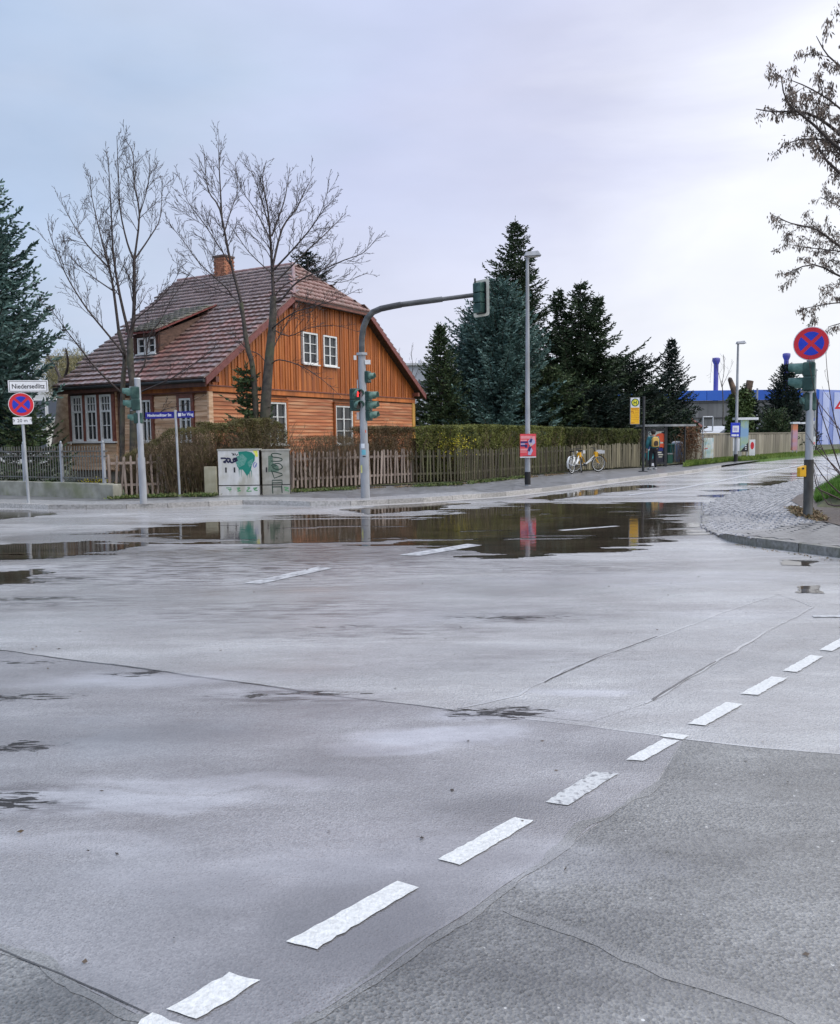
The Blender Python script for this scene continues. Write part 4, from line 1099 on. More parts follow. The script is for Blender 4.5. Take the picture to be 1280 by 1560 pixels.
# --- signal builders
def housing(mb, x0, z0, n, w_=.26, sec=.27, depth=.20, y0=0):
    mb.box(x0-w_/2, x0+w_/2, y0, y0+depth, z0, z0+n*sec)
def visor(r, ln, k=16, y0=0, cx=0, cz=0, tk=.008):
    mb = MB(); vs = []
    a0, a1 = R(-35), R(215)
    for rr in (r, r-tk):
        for i in range(k+1):
            a = a0+(a1-a0)*i/k; cut = ln*(1 if math.sin(a) > -.1 else .55)
            vs.append((cx+rr*math.cos(a), y0, cz+rr*math.sin(a))); vs.append((cx+rr*math.cos(a), y0-cut, cz+rr*math.sin(a)-.0))
    n = (k+1)*2; fs = []
    for i in range(k):
        fs.append((2*i, 2*i+1, 2*i+3, 2*i+2)); fs.append((n+2*i, n+2*i+2, n+2*i+3, n+2*i+1)); fs.append((2*i+1, n+2*i+1, n+2*i+3, 2*i+3))
    mb.add(vs, fs, True); return mb
def signal(parent, n, loc, rz_, sec=.27, lit=None, w_=.26, depth=.2, lr=.095, vl=.20, man=False, name='signal_head'):
    mb = MB()
    for i in range(n): mb.box(-w_/2, w_/2, 0, depth, i*sec+.004, (i+1)*sec-.004)
    mb.box(-w_/2+.01, w_/2-.01, .01, depth-.01, 0, n*sec)
    h = mb.build(name, siggreen, parent); h.location = loc; h.rotation_euler = (0, 0, rz_); bevel(h, .02, 2)
    for i in range(n):
        cz = (i+.5)*sec
        l = MB().disc_y(0, cz, lr, -.012, .001, 20).build('lens', lens_off, h)
        if lit is not None and i == lit:
            if man:
                m = MB(); m.box(-.022, .022, -.020, -.013, cz-.02, cz+.035); m.disc_y(0, cz+.055, .018, -.020, -.013, 10)
                m.box(-.022, -.006, -.020, -.013, cz-.075, cz-.02); m.box(.006, .022, -.020, -.013, cz-.075, cz-.02); m.box(-.045, .045, -.020, -.013, cz+.012, cz+.028)
                m.build('red_man', lens_red, h)
            else: l.data.materials[0] = lens_red
        visor(lr+.022, vl, cz=cz).build('visor', visgreen, h)
    return h
# --- left grey pole with signals facing left
p = G(219, 768, .1)
t = thing('traffic_light', 'short grey pole with green signal heads facing left beside the street name sign', 'traffic light', p, 0)
t.rotation_euler[1] = R(-.6)
m = MB(); m.tube([(0, 0, 0), (0, 0, 1.15)], .088, 14); m.tube([(0, 0, 1.15), (0, 0, 3.06)], .072, 14); m.build('pole', galv2, t)
MB().tube([(0, 0, 3.06), (0, 0, 3.09)], .076, 14).build('pole_cap', whitep, t)
signal(t, 2, (-.17, .02, 2.30), R(-90)+R(14), sec=.29, w_=.30)
signal(t, 1, (-.13, .03, 1.98), R(-90)+R(10), sec=.27, w_=.24, lr=.075, vl=.15)
for z in (2.30, 2.86): MB().box(-.2, 0, -.02, .02, z, z+.025).build('bracket', galv, t)
# --- street name sign
p = G(274, 757, .1)
t = thing('street_sign', 'two dark blue street name plates on a thin grey post', 'sign', p, 0)
t.rotation_euler[1] = R(-.8)
MB().tube([(0, 0, 0), (0, 0, 2.34)], .032, 10).build('pole', galv, t)
MB().tube([(0, 0, 2.16), (0, 0, 2.39)], .042, 10).build('clamp', galv, t)
for s_, a_, x0, x1, tx in ((-1, 2, -.82, -.04, 'Niedersedlitzer Str.'), (1, -12, .04, .54, 'ller Weg')):
    b_ = MB().box(x0, x1, -.012, .012, 2.17, 2.35).build('name_plate', navyp, t); b_.rotation_euler = (0, 0, R(a_))
    text('lettering', tx, .105 if s_ < 0 else .12, whitep, b_, ((x0+x1)/2+(.07 if s_ > 0 else 0), -.0135, 2.26), sx=.80, offset=.002)
    if s_ > 0: MB().box(.08, .17, -.0145, -.0125, 2.215, 2.305).build('white_patch', whitep, b_)

# --- curved mast
p = G(557, 758.5, .1); Ym = p.y
t = thing('mast_traffic_light', 'grey pole with long curved arm reaching over the road and red pedestrian light', 'traffic light', p, 0)
t.rotation_euler[1] = R(-.5)
def L2(px, py): q = A(px, py, Ym); return Vector((q.x-p.x, 0, q.z-p.z))
scl = Ym/F
m = MB(); m.tube([(0, 0, 0), (0, 0, 1.42)], .118, 16); m.build('pole_base', galv2, t)
H1 = L2(553, 541).z
MB().tube([(0, 0, 1.42), (0, 0, H1)], .098, 16).build('pole', galv2, t)
MB().tube([(0, 0, H1), (0, 0, H1+.06)], .14, 16).build('flange', galv, t)
pts = [(553.5, 539), (554, 515), (556.5, 498), (562, 485), (571, 475.5), (583, 470.5), (600, 467), (614, 464.5)]
path = [Vector((L2(x, y).x-(L2(553.5, 539).x)*(1-i/7), 0, L2(x, y).z)) for i, (x, y) in enumerate(pts)]
arm = MB(); arm.tube(path, .078, 14)
# the arm comes slightly towards the viewer
e1 = L2(728, 450.5); endp = Vector((e1.x, -.0, e1.z))
mid = path[-1].lerp(endp, .55)
arm.tube([path[-1], mid], .070, 14); arm.tube([mid, endp], .055, 14)
arm.build('mast_arm', pm('weathered arm steel', (.045,.047,.048), (.13,.135,.135), 6, .45, metal=.1, stretch=(.4,1,1)), t)
# head at the arm's end with backplate, seen obliquely from behind
bz0 = L2(738, 484).z; bz1 = L2(738, 428).z; bh = bz1-bz0
a_ = R(62)
B = MB(); rr_ = .07; w2 = .28
cor = []
for cx_, cz_, s0 in ((w2-rr_, bh-rr_, 0), (-w2+rr_, bh-rr_, 90), (-w2+rr_, rr_, 180), (w2-rr_, rr_, 270)):
    for i in range(5):
        an_ = R(s0+i*22.5); cor.append((cx_+rr_*math.cos(an_), cz_+rr_*math.sin(an_)))
B.prism_y(cor, .012, .02); bpo = B.build('backplate', darkmetal, t)
bpo.location = (endp.x+.15, endp.y, bz0); bpo.rotation_euler = (0, 0, R(180-48))
n_ = len(cor); edge = MB()
for i in range(n_):
    a, b = cor[i], cor[(i+1) % n_]
    c_ = (0, bh/2)
    k1 = .70
    ai = ((a[0])*k1*.93, (a[1]-bh/2)*(k1+.17)+bh/2); bi = ((b[0])*k1*.93, (b[1]-bh/2)*(k1+.17)+bh/2)
    for (ya, yb) in ((.0215, .024),): edge.add([(a[0], yb, a[1]), (b[0], yb, b[1]), (bi[0], yb, bi[1]), (ai[0], yb, ai[1])], [(0, 1, 2, 3)])
edge.build('white_border', pm('cream reflective border', (.66,.62,.50), (.78,.74,.62), 8, .5), bpo)
hb = MB()
for i in range(3): hb.box(-.135, .135, .025, .20, .08+i*(bh-.16)/3+.006, .08+(i+1)*(bh-.16)/3-.006)
bevel(hb.build('signal_back', siggreen, bpo), .02)
for i in range(3): visor(.12, .2, cz=.08+(i+.5)*(bh-.16)/3, y0=.01).build('visor', visgreen, bpo)
MB().tube([(endp.x-.05, 0, endp.z), (endp.x+.20, 0, endp.z)], .05, 10).build('arm_clamp', darkmetal, t)
MB().tube([(endp.x-.02, 0, bz0+.12), (endp.x-.02, 0, bz1+.04)], .022, 8).build('bracket_tube', darkmetal, t)
# heads on the pole
zA = L2(570, 641).z; zB = L2(570, 596).z
signal(t, 3, (.20, .02, zA), R(90)+R(-18), sec=(zB-zA)/3, w_=.27, vl=.2)
z1 = L2(570, 583).z
signal(t, 1, (.19, .02, z1), R(90)+R(-18), sec=.30, w_=.26, vl=.14, lr=.08)
z2 = L2(550, 626).z
signal(t, 2, (-.13, -.11, z2), R(-2)+R(38), sec=.29, lit=1, w_=.26, man=True, vl=.16)
MB().box(-.14, -.11, -.05, .0, z2+.55, z2+.80).build('bracket', galv, t)
MB().box(-.17, -.10, -.06, .06, z2-.22, z2-.03).build('junction_box', flat('grey plastic', (.45,.42,.42)), t)
for (dx, dz, w_) in ((-.17, -.12, .07), (.15, -.24, .14)): MB().box(dx-w_/2, dx+w_/2, -.08, .02, H1+dz, H1+dz+.11).build('sensor_box', flat('white plastic', (.72,.72,.70)), t)
for (z_, h_, c_, x_, w_) in ((1.30, .12, flat('white sticker', (.7,.74,.78)), -.03, .10), (1.13, .13, flat('cyan sticker', (.15,.45,.55)), -.01, .11), (1.07, .03, blackp, .0, .08), (.66, .20, flat('yellow sticker', (.70,.66,.22)), -.09, .06), (1.70, .07, flat('orange sticker', (.62,.12,.06)), .07, .04)):
    mb = MB()
    for i in range(5):
        a0_, a1_ = -math.pi/2+(x_-w_/2+w_*i/5)/.118, -math.pi/2+(x_-w_/2+w_*(i+1)/5)/.118
        rr = .1195 if z_ < 1.42 else .0995
        mb.add([(rr*math.cos(a0_), rr*math.sin(a0_), z_), (rr*math.cos(a1_), rr*math.sin(a1_), z_), (rr*math.cos(a1_), rr*math.sin(a1_), z_+h_), (rr*math.cos(a0_), rr*math.sin(a0_), z_+h_)], [(0, 1, 2, 3)])
    mb.build('sticker', c_, t)
# --- right pole
p = G(1231, 788, .12); Yr = p.y
t = thing('traffic_light', 'dark-footed pole at right with big no-stopping disc, green signal heads and yellow button box', 'traffic light', p, 0)
t.rotation_euler[1] = R(-.55)
def LR(px, py): q = A(px, py, Yr); return Vector((q.x-p.x, 0, q.z-p.z))
h1 = LR(1231, 700).z; h2 = LR(1231, 548).z
MB().tube([(0, 0, -.05), (0, 0, h1)], .083, 16).build('pole_base', pm('dark dirty pole', (.035,.033,.03), (.12,.12,.11), 4, .5, stretch=(1,1,.3), c3=(.20,.21,.21), scale3=2.2), t)
MB().tube([(0, 0, h1), (0, 0, h2+.55)], .068, 16).build('pole', galv, t)
cz = LR(1232, 524).z
sg = nostop(t, cz, .298, y=-.085); sg.rotation_euler = (0, 0, R(-24))
zA = LR(1219, 596).z; zB = LR(1219, 552).z
signal(t, 2, (-.12, .03, zA), R(-90)+R(-28), sec=(zB-zA)/2, w_=.29, vl=.24, lr=.10)
zC = LR(1219, 626).z
signal(t, 1, (-.10, .04, zC), R(-90)+R(-10), sec=zA-zC-.02, w_=.17, vl=.05, lr=.06)
zD = LR(1240, 620).z
signal(t, 3, (.045, .20, zD), R(172), sec=.25, w_=.15, vl=.08, lr=.05)
MB().box(-.17, .0, -.02, .02, zA-.02, zA+.02).build('bracket', galv, t)
MB().box(-.14, .0, -.02, .02, zB-.05, zB-.02).build('bracket', galv, t)
yb = flat('yellow plastic', (.78,.42,.015), .4)
za, zb_ = LR(1222, 726).z, LR(1222, 709).z
m = MB(); m.prism_y([(-.19, za), (-.075, za), (-.075, zb_), (-.10, zb_), (-.19, zb_-.04)], -.07, .06); bx_ = m.build('button_box', yb, t); bevel(bx_, .008)
MB().disc_y(-.135, (za+zb_)/2+.05, .018, -.076, -.0705, 12).build('button', blackp, bx_)

# --- lamp posts
def lamp(px, py, top, label, rad=.075, arm=.30, band=True, side=1, group='street lamps'):
    p = G(px, py, .1); Y = p.y
    t = thing('street_lamp', label, 'lamp', p, 0, group)
    h = A(px, top, Y).z-p.z
    MB().tube([(0, 0, 0), (0, 0, h*.5), (0, 0, h)], [rad*1.15, rad*.9, rad*.65], 12).build('pole', galv2, t)
    if band: MB().tube([(0, 0, .04), (0, 0, .44)], rad*1.25, 12).build('black_band', black, t)
    m = MB(); m.tube([(0, 0, h), (.05*side, 0, h+.03)], rad*.6, 10)
    a, b = -.10*side, .42*side
    if side < 0: a, b = b, a
    m.add([(a, -.14, h+.0), (b, -.14, h+.02), (b, .14, h+.02), (a, .14, h+.0), (a+.04, -.10, h+.13), (b-.1, -.10, h+.17), (b-.1, .10, h+.17), (a+.04, .10, h+.13)],
          [(0,3,2,1),(4,5,6,7),(0,1,5,4),(1,2,6,5),(2,3,7,6),(3,0,4,7)])
    bevel(m.build('lamp_head', galv2, t), .03, 2)
    MB().box(a+.08, b-.08, -.10, .10, h-.005+.0, h+.004).build('diffuser', flat('frosted glass', (.55,.55,.52)), t)
    return t, p, Y
lt, lp, lY = lamp(804, 740, 391, 'tall grey street lamp with black foot and red poster in front of the hedge')
lamp(1121, 704, 524, 'far street lamp carrying a blue sign by the ivy stump', rad=.085)
lamp(1240, 689, 565, 'most distant street lamp mostly behind the right pole', rad=.07, band=False, side=-1)
# red poster
p = lp; pz0 = A(804, 697, lY).z; pz1 = A(804, 661, lY).z; wdt = 24.5/F*lY/2
t = thing('poster', 'red and pink campaign poster tied to the tall lamp post', 'poster', (p.x+.0, p.y-.11, pz0), R(4))
hp = pz1-pz0
MB().box(-wdt, wdt, -.006, .006, 0, hp).build('board', flat('red poster board', (.72,.07,.09), .3), t)
def prt(parent, name, polys, mat, y=-.0085):
    if name in ('print_pink', 'print_pale') and len(polys) > 1:
        for q in polys: o = prt(parent, name, [q], mat, y)
        return o
    m = MB()
    for q in polys: m.prism_y(q, y, y+.002)
    return m.build(name, mat, parent)
W_ = wdt; H_ = hp
def pq(a, b, c, d_): return [(-W_+2*W_*a, H_*b), (-W_+2*W_*c, H_*b), (-W_+2*W_*c, H_*d_), (-W_+2*W_*a, H_*d_)]
pink = flat('pink print', (.80,.30,.32), .35); navy = flat('navy print', (.03,.03,.15), .35); lil = flat('lilac print', (.45,.42,.62), .35); skin_p = flat('peach print', (.62,.42,.34), .35)
prt(t, 'print_white', [pq(0, 0, 1, .045)], whitep); prt(t, 'print_dark', [pq(.15, .055, .9, .075)], blackp)
prt(t, 'print_pink', [pq(.04,.80,.75,.92), pq(.04,.70,.42,.76), pq(.02,.30,.50,.38), pq(.02,.22,.42,.26), pq(.62,.62,.95,.9)], pink)
prt(t, 'print_navy', [pq(.03,.61,.48,.69), pq(.03,.47,.36,.54), pq(.30,.42,.46,.56)], navy, -.0105)
prt(t, 'print_lilac', [pq(.03,.55,.30,.60), [(-W_+2*W_*a, H_*b) for a, b in ((.55,.55),(.75,.5),(.95,.62),(.9,.74),(.7,.82),(.5,.72))], [(-W_+2*W_*a, H_*b) for a, b in ((.48,.12),(.66,.10),(.80,.30),(.70,.42),(.55,.40))]], lil, -.0125)
prt(t, 'print_navy', [[(-W_+2*W_*a, H_*b) for a, b in ((.55,.66),(.7,.62),(.78,.78),(.66,.8))], [(-W_+2*W_*a, H_*b) for a, b in ((.45,.30),(.6,.25),(.72,.46),(.58,.52))]], navy, -.0145)
prt(t, 'print_peach', [[(-W_+2*W_*a, H_*b) for a, b in ((.60,.46),(.74,.5),(.78,.6),(.64,.6))]], skin_p, -.0165)

# --- utility cabinets
cab_w = pm('grimy white cabinet', (.60,.60,.58), (.74,.74,.73), 3, .5, c3=(.36,.34,.24), scale3=2.5, amt3=.7, stretch=(1,1,.5))
cab_g = pm('grimy grey cabinet', (.34,.33,.28), (.46,.45,.41), 3, .6, c3=(.22,.22,.17), scale3=3.5, amt3=.6)
cab_y = pm('beige concrete post', (.30,.28,.19), (.40,.38,.28), 4, .8, bump=.2)
gr_teal = flat('teal spray paint', (.005,.21,.155), .35); gr_teal2 = pm('thin teal spray paint', (.05,.27,.21), (.16,.36,.30), 30, .4); gr_navy = flat('navy spray paint', (.012,.012,.05), .4); gr_yel = flat('yellow spray paint', (.78,.76,.12), .4)
gr_grn = pm('green spray paint', (.08,.30,.12), (.20,.42,.22), 40, .5); gr_blue = flat('blue spray paint', (.02,.06,.40), .4); gr_dk = flat('dark green spray paint', (.012,.04,.025), .4)
def ribbon(pts, wd, y, z=None):
    """closed flat stroke in the xz plane"""
    P = [Vector((a, b)) for a, b in pts]; n = len(P); Ls = []; Rs = []
    for i in range(n):
        d_ = (P[min(i+1, n-1)]-P[max(i-1, 0)]).normalized(); nn = Vector((-d_.y, d_.x))*wd/2
        Ls.append(P[i]+nn); Rs.append(P[i]-nn)
    m = MB()
    for i in range(n-1): m.prism_y([(Ls[i].x, Ls[i].y), (Ls[i+1].x, Ls[i+1].y), (Rs[i+1].x, Rs[i+1].y), (Rs[i].x, Rs[i].y)], y, y+.0008)
    return m
def strokes(parent, name, lst, wd, mat, y):
    if name == 'graffiti_dark' and len(lst) > 1:
        for k, q in enumerate(lst): o = strokes(parent, name, [q], wd, mat, y-.0002*k)
        return o
    m = MB()
    for k, pts in enumerate(lst):
        r_ = ribbon(pts, wd, y-.0002*k); o = len(m.v); m.v += r_.v; m.f += [[i+o for i in f] for f in r_.f]; m.m += r_.m; m.sm += r_.sm
    return m.build(name, mat, parent)
def smoothpts(pts, n=4):
    out_ = []
    for i in range(len(pts)-1):
        p0 = Vector(pts[max(i-1, 0)]); p1 = Vector(pts[i]); p2 = Vector(pts[i+1]); p3 = Vector(pts[min(i+2, len(pts)-1)])
        for k in range(n):
            t_ = k/n; out_.append(tuple(.5*((2*p1)+(-p0+p2)*t_+(2*p0-5*p1+4*p2-p3)*t_**2+(-p0+3*p1-3*p2+p3)*t_**3)))
    out_.append(tuple(pts[-1])); return out_
def cabinet(pxa, pxb, pyb, pyt, label, mat, group=None):
    a = G(pxa, pyb+.4, .1); b = G(pxb, pyb-.3, .1); v = b-a; w_ = v.length; an_ = math.atan2(v.y, v.x)
    h = A((pxa+pxb)/2, pyt, (a.y+b.y)/2).z-.1
    t = thing('utility_cabinet', label, 'cabinet', a, an_, group)
    return t, w_, h
t, w_, h = cabinet(334, 396, 754.5, 684.5, 'wide white cabinet with teal and yellow graffiti, left of the pair', cab_w)
bevel(MB().box(0, w_, .01, .34, 0, h-.02).build('cabinet_body', flat('black cabinet gap', (.02,.02,.02)), t), .005)
base_ = MB().box(.0, w_, -.004, .30, 0, h*.205).build('base', cab_w, t)
dL = MB().box(.0, w_, -.012, .01, h*.225, h-.03).build('door', cab_w, t); bevel(dL, .006)
MB().box(-.015, w_+.015, -.03, .37, h-.028, h+.012).build('cabinet_roof', cab_g, t)
for x in (.19, .40): MB().box(w_*x-.022, w_*x+.022, -.02, -.0125, h*.50, h*.61).build('lock', blackp, dL)
Y1 = -.0135
def C(x, z): # photo-like fractions of the front: x from left, z from top
    return (w_*x, h*(1-z))
m = MB(); rs = random.Random(2)
m.prism_y([C(*q) for q in ((.50,.05),(.70,.04),(.84,.07),(.91,.14),(.90,.24),(.83,.34),(.80,.46),(.74,.54),(.70,.58),(.66,.52),(.60,.44),(.52,.44),(.46,.36),(.48,.22),(.52,.14))], Y1-.0008, Y1)
for i in range(7):
    x = .50+.05*i; ln = rs.uniform(.05, .22); z0 = .40 if i < 3 else .46
    m.prism_y([C(x, z0), C(x+.022, z0), C(x+.012, z0+ln)], Y1-.0016, Y1-.0009)
m.build('graffiti_teal', gr_teal, dL)
m = MB(); m.prism_y([C(*q) for q in ((.45,.16),(.60,.10),(.72,.2),(.64,.34),(.50,.40),(.44,.30))], Y1-.0026, Y1-.0017); m.prism_y([C(*q) for q in ((.72,.28),(.86,.20),(.84,.34),(.76,.40))], Y1-.0026, Y1-.0017); m.build('graffiti_teal', gr_teal2, dL)
m = MB(); m.prism_y([C(*q) for q in ((.86,.035),(.97,.03),(.985,.16),(.93,.17),(.90,.09))], Y1-.0035, Y1-.0027); m.build('graffiti_yellow', gr_yel, dL)
strokes(dL, 'graffiti_navy', [smoothpts([C(.07,.19),C(.18,.19),C(.22,.23),C(.14,.27),C(.20,.28)]), smoothpts([C(.22,.19),C(.30,.21),C(.26,.28),C(.22,.24)]), smoothpts([C(.30,.20),C(.32,.28),C(.38,.27),C(.37,.20)]), smoothpts([C(.38,.20),C(.47,.19),C(.40,.22),C(.48,.23),C(.40,.27)])], .045, gr_navy, Y1-.004)
strokes(dL, 'graffiti_black', [smoothpts([C(.34,.08),C(.40,.10),C(.36,.12),C(.42,.12)]), smoothpts([C(.42,.08),C(.46,.13),C(.50,.10)])], .018, blackp, Y1-.004)
strokes(dL, 'graffiti_blue', [smoothpts([C(.92,.28),C(.87,.32),C(.88,.39),C(.93,.37),C(.91,.34)]), smoothpts([C(.95,.30),C(.93,.36)])], .016, gr_blue, Y1-.004)
strokes(base_, 'graffiti_green', [[C(.18,.835),C(.30,.835),C(.26,.91)], [C(.22,.87),C(.31,.87)], smoothpts([C(.44,.84),C(.52,.84),C(.46,.87),C(.53,.90),C(.45,.91)]), smoothpts([C(.70,.84),C(.76,.84),C(.68,.91),C(.80,.91)]), smoothpts([C(.84,.85),C(.94,.84),C(.86,.88),C(.95,.90)])], .03, gr_grn, -.0055)
wa = w_
t, w_, h = cabinet(400.5, 442, 753.2, 685, 'narrow grey cabinet with dark SIGAE lettering, right of the pair', cab_g)
bevel(MB().box(0, w_, .01, .34, 0, h-.02).build('cabinet_body', flat('black cabinet gap', (.02,.02,.02)), t), .005)
base_ = MB().box(0, w_, -.004, .30, 0, h*.205).build('base', cab_g, t)
dR = MB().box(0, w_, -.012, .01, h*.225, h-.03).build('door', cab_g, t); bevel(dR, .006)
MB().box(-.015, w_+.015, -.03, .37, h-.028, h+.012).build('cabinet_roof', cab_g, t)
MB().box(w_*.14, w_*.19, -.02, -.0125, h*.50, h*.61).build('lock', blackp, dR)
m = MB(); m.prism_y([C(*q) for q in ((.24,.14),(.40,.12),(.42,.30),(.60,.36),(.62,.48),(.42,.50),(.22,.49))], Y1-.0008, Y1); m.build('graffiti_green', pm('washed dark green paint', (.06,.13,.09), (.14,.20,.15), 20, .5), dR)
S_ = [smoothpts([C(.72,.11),C(.52,.08),C(.36,.10),C(.40,.16),C(.62,.18),C(.74,.21),C(.70,.25),C(.50,.26),C(.33,.25)]),
      smoothpts([C(.34,.36),C(.44,.32),C(.62,.31),C(.73,.36),C(.72,.42),C(.56,.44),C(.42,.41),C(.40,.37),C(.55,.35)]),
      [C(.34,.46),C(.44,.635),C(.74,.57),C(.72,.535),C(.38,.48)]]
strokes(dR, 'graffiti_dark', S_, .028, gr_dk, Y1-.0015)
strokes(dR, 'graffiti_dark', [[C(.36,.775),C(.36,.68),C(.72,.68),C(.72,.775)], [C(.38,.74),C(.70,.74)]], .028, gr_dk, Y1-.0035)
strokes(base_, 'graffiti_dark', [[C(.36,.80),C(.37,.98)], [C(.70,.80),C(.71,.97)], [C(.38,.83),C(.70,.83)]], .028, gr_dk, -.0055)
strokes(base_, 'graffiti_green', [smoothpts([C(.78,.84),C(.95,.86),C(.82,.90),C(.97,.93)])], .03, gr_grn, -.0065)
a = G(312, 755.5, .1)
t = thing('concrete_post', 'short beige concrete post box left of the white cabinet', 'post', a, 0)
hh = A(320, 711, a.y).z-.1
bevel(MB().box(0, .34, 0, .24, 0, hh).build('post_body', cab_y, t), .01)
# ------------------------------------------------------------------ vegetation helpers (numpy)
def unit(v): return v/(np.linalg.norm(v, axis=-1, keepdims=True)+1e-9)
def frusta(P0, P1, R0, R1, k=4):
    P0, P1 = np.asarray(P0, float), np.asarray(P1, float); R0, R1 = np.asarray(R0, float), np.asarray(R1, float); n = len(P0)
    t = unit(P1-P0); a = np.where(np.abs(t[:, 2:3]) < .9, np.array([[0, 0, 1.]]), np.array([[1., 0, 0]]))
    u = unit(np.cross(t, a)); v = np.cross(t, u)
    V = np.zeros((n, 2*k, 3))
    for j in range(k):
        an = 2*math.pi*j/k; d = u*math.cos(an)+v*math.sin(an)
        V[:, j] = P0+d*R0[:, None]; V[:, k+j] = P1+t*R1[:, None]*.5+d*R1[:, None]
    base = (np.arange(n)*2*k)[:, None]; Fs = []
    for j in range(k): Fs.append(np.concatenate([base+j, base+(j+1) % k, base+k+(j+1) % k, base+k+j], 1))
    return V.reshape(-1, 3), np.concatenate(Fs, 0)
def blades(B, D, Ln, Wd, rg, roll=None):
    """diamond/leaf quads from base B along D"""
    n = len(B); r = rg.normal(size=(n, 3)); s = unit(np.cross(D, r)); Ln = np.asarray(Ln)[:, None]; Wd = np.asarray(Wd)[:, None]
    V = np.stack([B, B+D*Ln*.45+s*Wd*.5, B+D*Ln, B+D*Ln*.45-s*Wd*.5], 1).reshape(-1, 3)
    return V, (np.arange(n)*4)[:, None]+np.array([[0, 1, 2, 3]])
def leafm(name, c1, c2, scale=1.2, c3=None, rough=.6, amt3=.7):
    m = pm(name, c1, c2, scale, rough, c3=c3, scale3=scale*2.3, amt3=amt3, spec=.3); return m
bark_d = pm('dark wet bark', (.035,.028,.024), (.085,.07,.06), 8, .6, bump=.4, bscale=40)
bark_g = pm('grey brown bark', (.035,.029,.024), (.09,.075,.06), 7, .65, bump=.5, bscale=35, c3=(.09,.10,.05), scale3=2)
twig_m = pm('twig bark', (.03,.021,.019), (.065,.047,.042), 8, .6)

# ------------------------------------------------------------------ conifers
def conifer(name, label, px, top, Y, base_py, hw, m_leaf, seed, droop=.25, dens=1.0, prof=.85, irr=.25, tops=1, low=0.04, gap=0.0, up=.25, lean=0, tw=.34, tip=1.0, group='conifers', trunk_m=None, tops_off=None, bt=0):
    """hw: half width in metres near the ground. Y: distance"""
    rg = np.random.default_rng(seed)
    b = A(px, base_py, Y); zb = .1; bx, by = A(px, 660, Y).x, Y
    ht = A(px, top, Y).z-zb
    t = thing('conifer_tree' if name is None else name, label, 'tree', (bx, by, zb), 0, group)
    LB = []; LD = []; LL = []; LW = []; SP0 = []; SP1 = []; SR0 = []; SR1 = []
    specs = [(0, 0, ht)]
    if tops_off: specs += tops_off
    tz = ht*.98
    for (ox, oy, h_) in specs:
        SP0.append((ox*.3, oy*.3, ht*.35 if (ox or oy) else 0)); SP1.append((ox, oy, h_)); SR0.append(.035*ht*.28+.03 if not ox else .06); SR1.append(.012)
        z0 = h_*low if not (ox or oy) else ht*.42
        z = z0
        while z < h_*.985:
            f = (h_-z)/(h_-z0+1e-6)
            Rm = hw*(f**prof)*(1 if not (ox or oy) else .30)*(1-bt*max(0, f-.62)/.38)+.10
            nbr = int((5+5*min(1, Rm/1.6))*dens)
            a0 = rg.random()*6.28
            for k in range(nbr):
                if rg.random() < gap: continue
                a = a0+6.283*k/nbr+rg.normal()*.18; r_ = Rm*(1+rg.normal()*irr); r_ = max(.12, r_)
                n = max(3, int(r_/.20))
                s = np.linspace(0, 1, n+1)
                dz = -droop*r_*np.sin(s*2.4)*(.4+.6*f)+up*r_*s**2.2*(1.2-f*.6)+rg.normal()*.05
                P = np.stack([ox*z/h_+lean*z+np.cos(a)*r_*s, oy*z/h_+np.sin(a)*r_*s, z+dz], 1)
                SP0 += list(P[:-1]); SP1 += list(P[1:]); rr = .022*(1-s)*min(1.5, r_)+.006; SR0 += list(rr[:-1]); SR1 += list(rr[1:])
                dirv = unit(P[1:]-P[:-1]); side = np.stack([-np.sin(a)*np.ones(n), np.cos(a)*np.ones(n), np.zeros(n)], 1)
                st = 2 if r_ > 1.2 else 1
                for i in range(n):
                    si = (i+1)/n
                    if si < .22 and r_ > .8: continue
                    tl = tw*(1.15-.55*si)*min(1.25, .55+r_*.35)
                    for sd in (-1, 1):
                        for q in range(2):
                            bp = P[i]+(P[i+1]-P[i])*rg.random()
                            dd = dirv[i]*.75+side[i]*sd*(.75+rg.normal()*.15)+np.array([0, 0, -.18+rg.normal()*.18])
                            dd /= np.linalg.norm(dd)
                            L_ = tl*(1+rg.normal()*.2)
                            # the side twig carries needle tufts
                            for w_ in (0.05, .38, .68):
                                LB.append(bp+dd*L_*w_); e_ = dd+rg.normal(size=3)*.28+np.array([0, 0, .10]); LD.append(e_/np.linalg.norm(e_)); LL.append(L_*.52); LW.append(.085)
                LB.append(P[-1]); LD.append(dirv[-1]); LL.append(.22*tip); LW.append(.06)
            z += (.17+.16*min(1, Rm/1.8))/max(.6, dens**.5)
        for q in range(8):
            LB.append(np.array([ox, oy, h_*(.93+.01*q)])); e_ = np.array([rg.normal()*.5, rg.normal()*.5, .9]); LD.append(e_/np.linalg.norm(e_)); LL.append(.2); LW.append(.05)
    V, Fq = blades(np.array(LB), np.array(LD), np.array(LL), np.array(LW), rg)
    V2, F2 = blades(np.array(LB), np.array(LD), np.array(LL)*.95, np.array(LW), rg)
    np_obj('crown', np.concatenate([V, V2]), np.concatenate([Fq, F2+len(V)]), m_leaf, t)
    V, Fq = frusta(SP0, SP1, SR0, SR1, 5)
    np_obj('trunk', V, Fq, trunk_m or bark_d, t)
    return t
blue_l = leafm('blue spruce needles', (.035,.080,.072), (.14,.235,.21), 1.2, c3=(.26,.38,.34), amt3=.6)
green_l = leafm('dark spruce needles', (.014,.030,.016), (.050,.085,.038), 1.4, c3=(.09,.12,.06))
dark_l = leafm('very dark fir needles', (.009,.020,.015), (.028,.050,.034), 1.8)
mid_l = leafm('mid green needles', (.022,.045,.022), (.085,.135,.06), 1.4, c3=(.14,.17,.07))

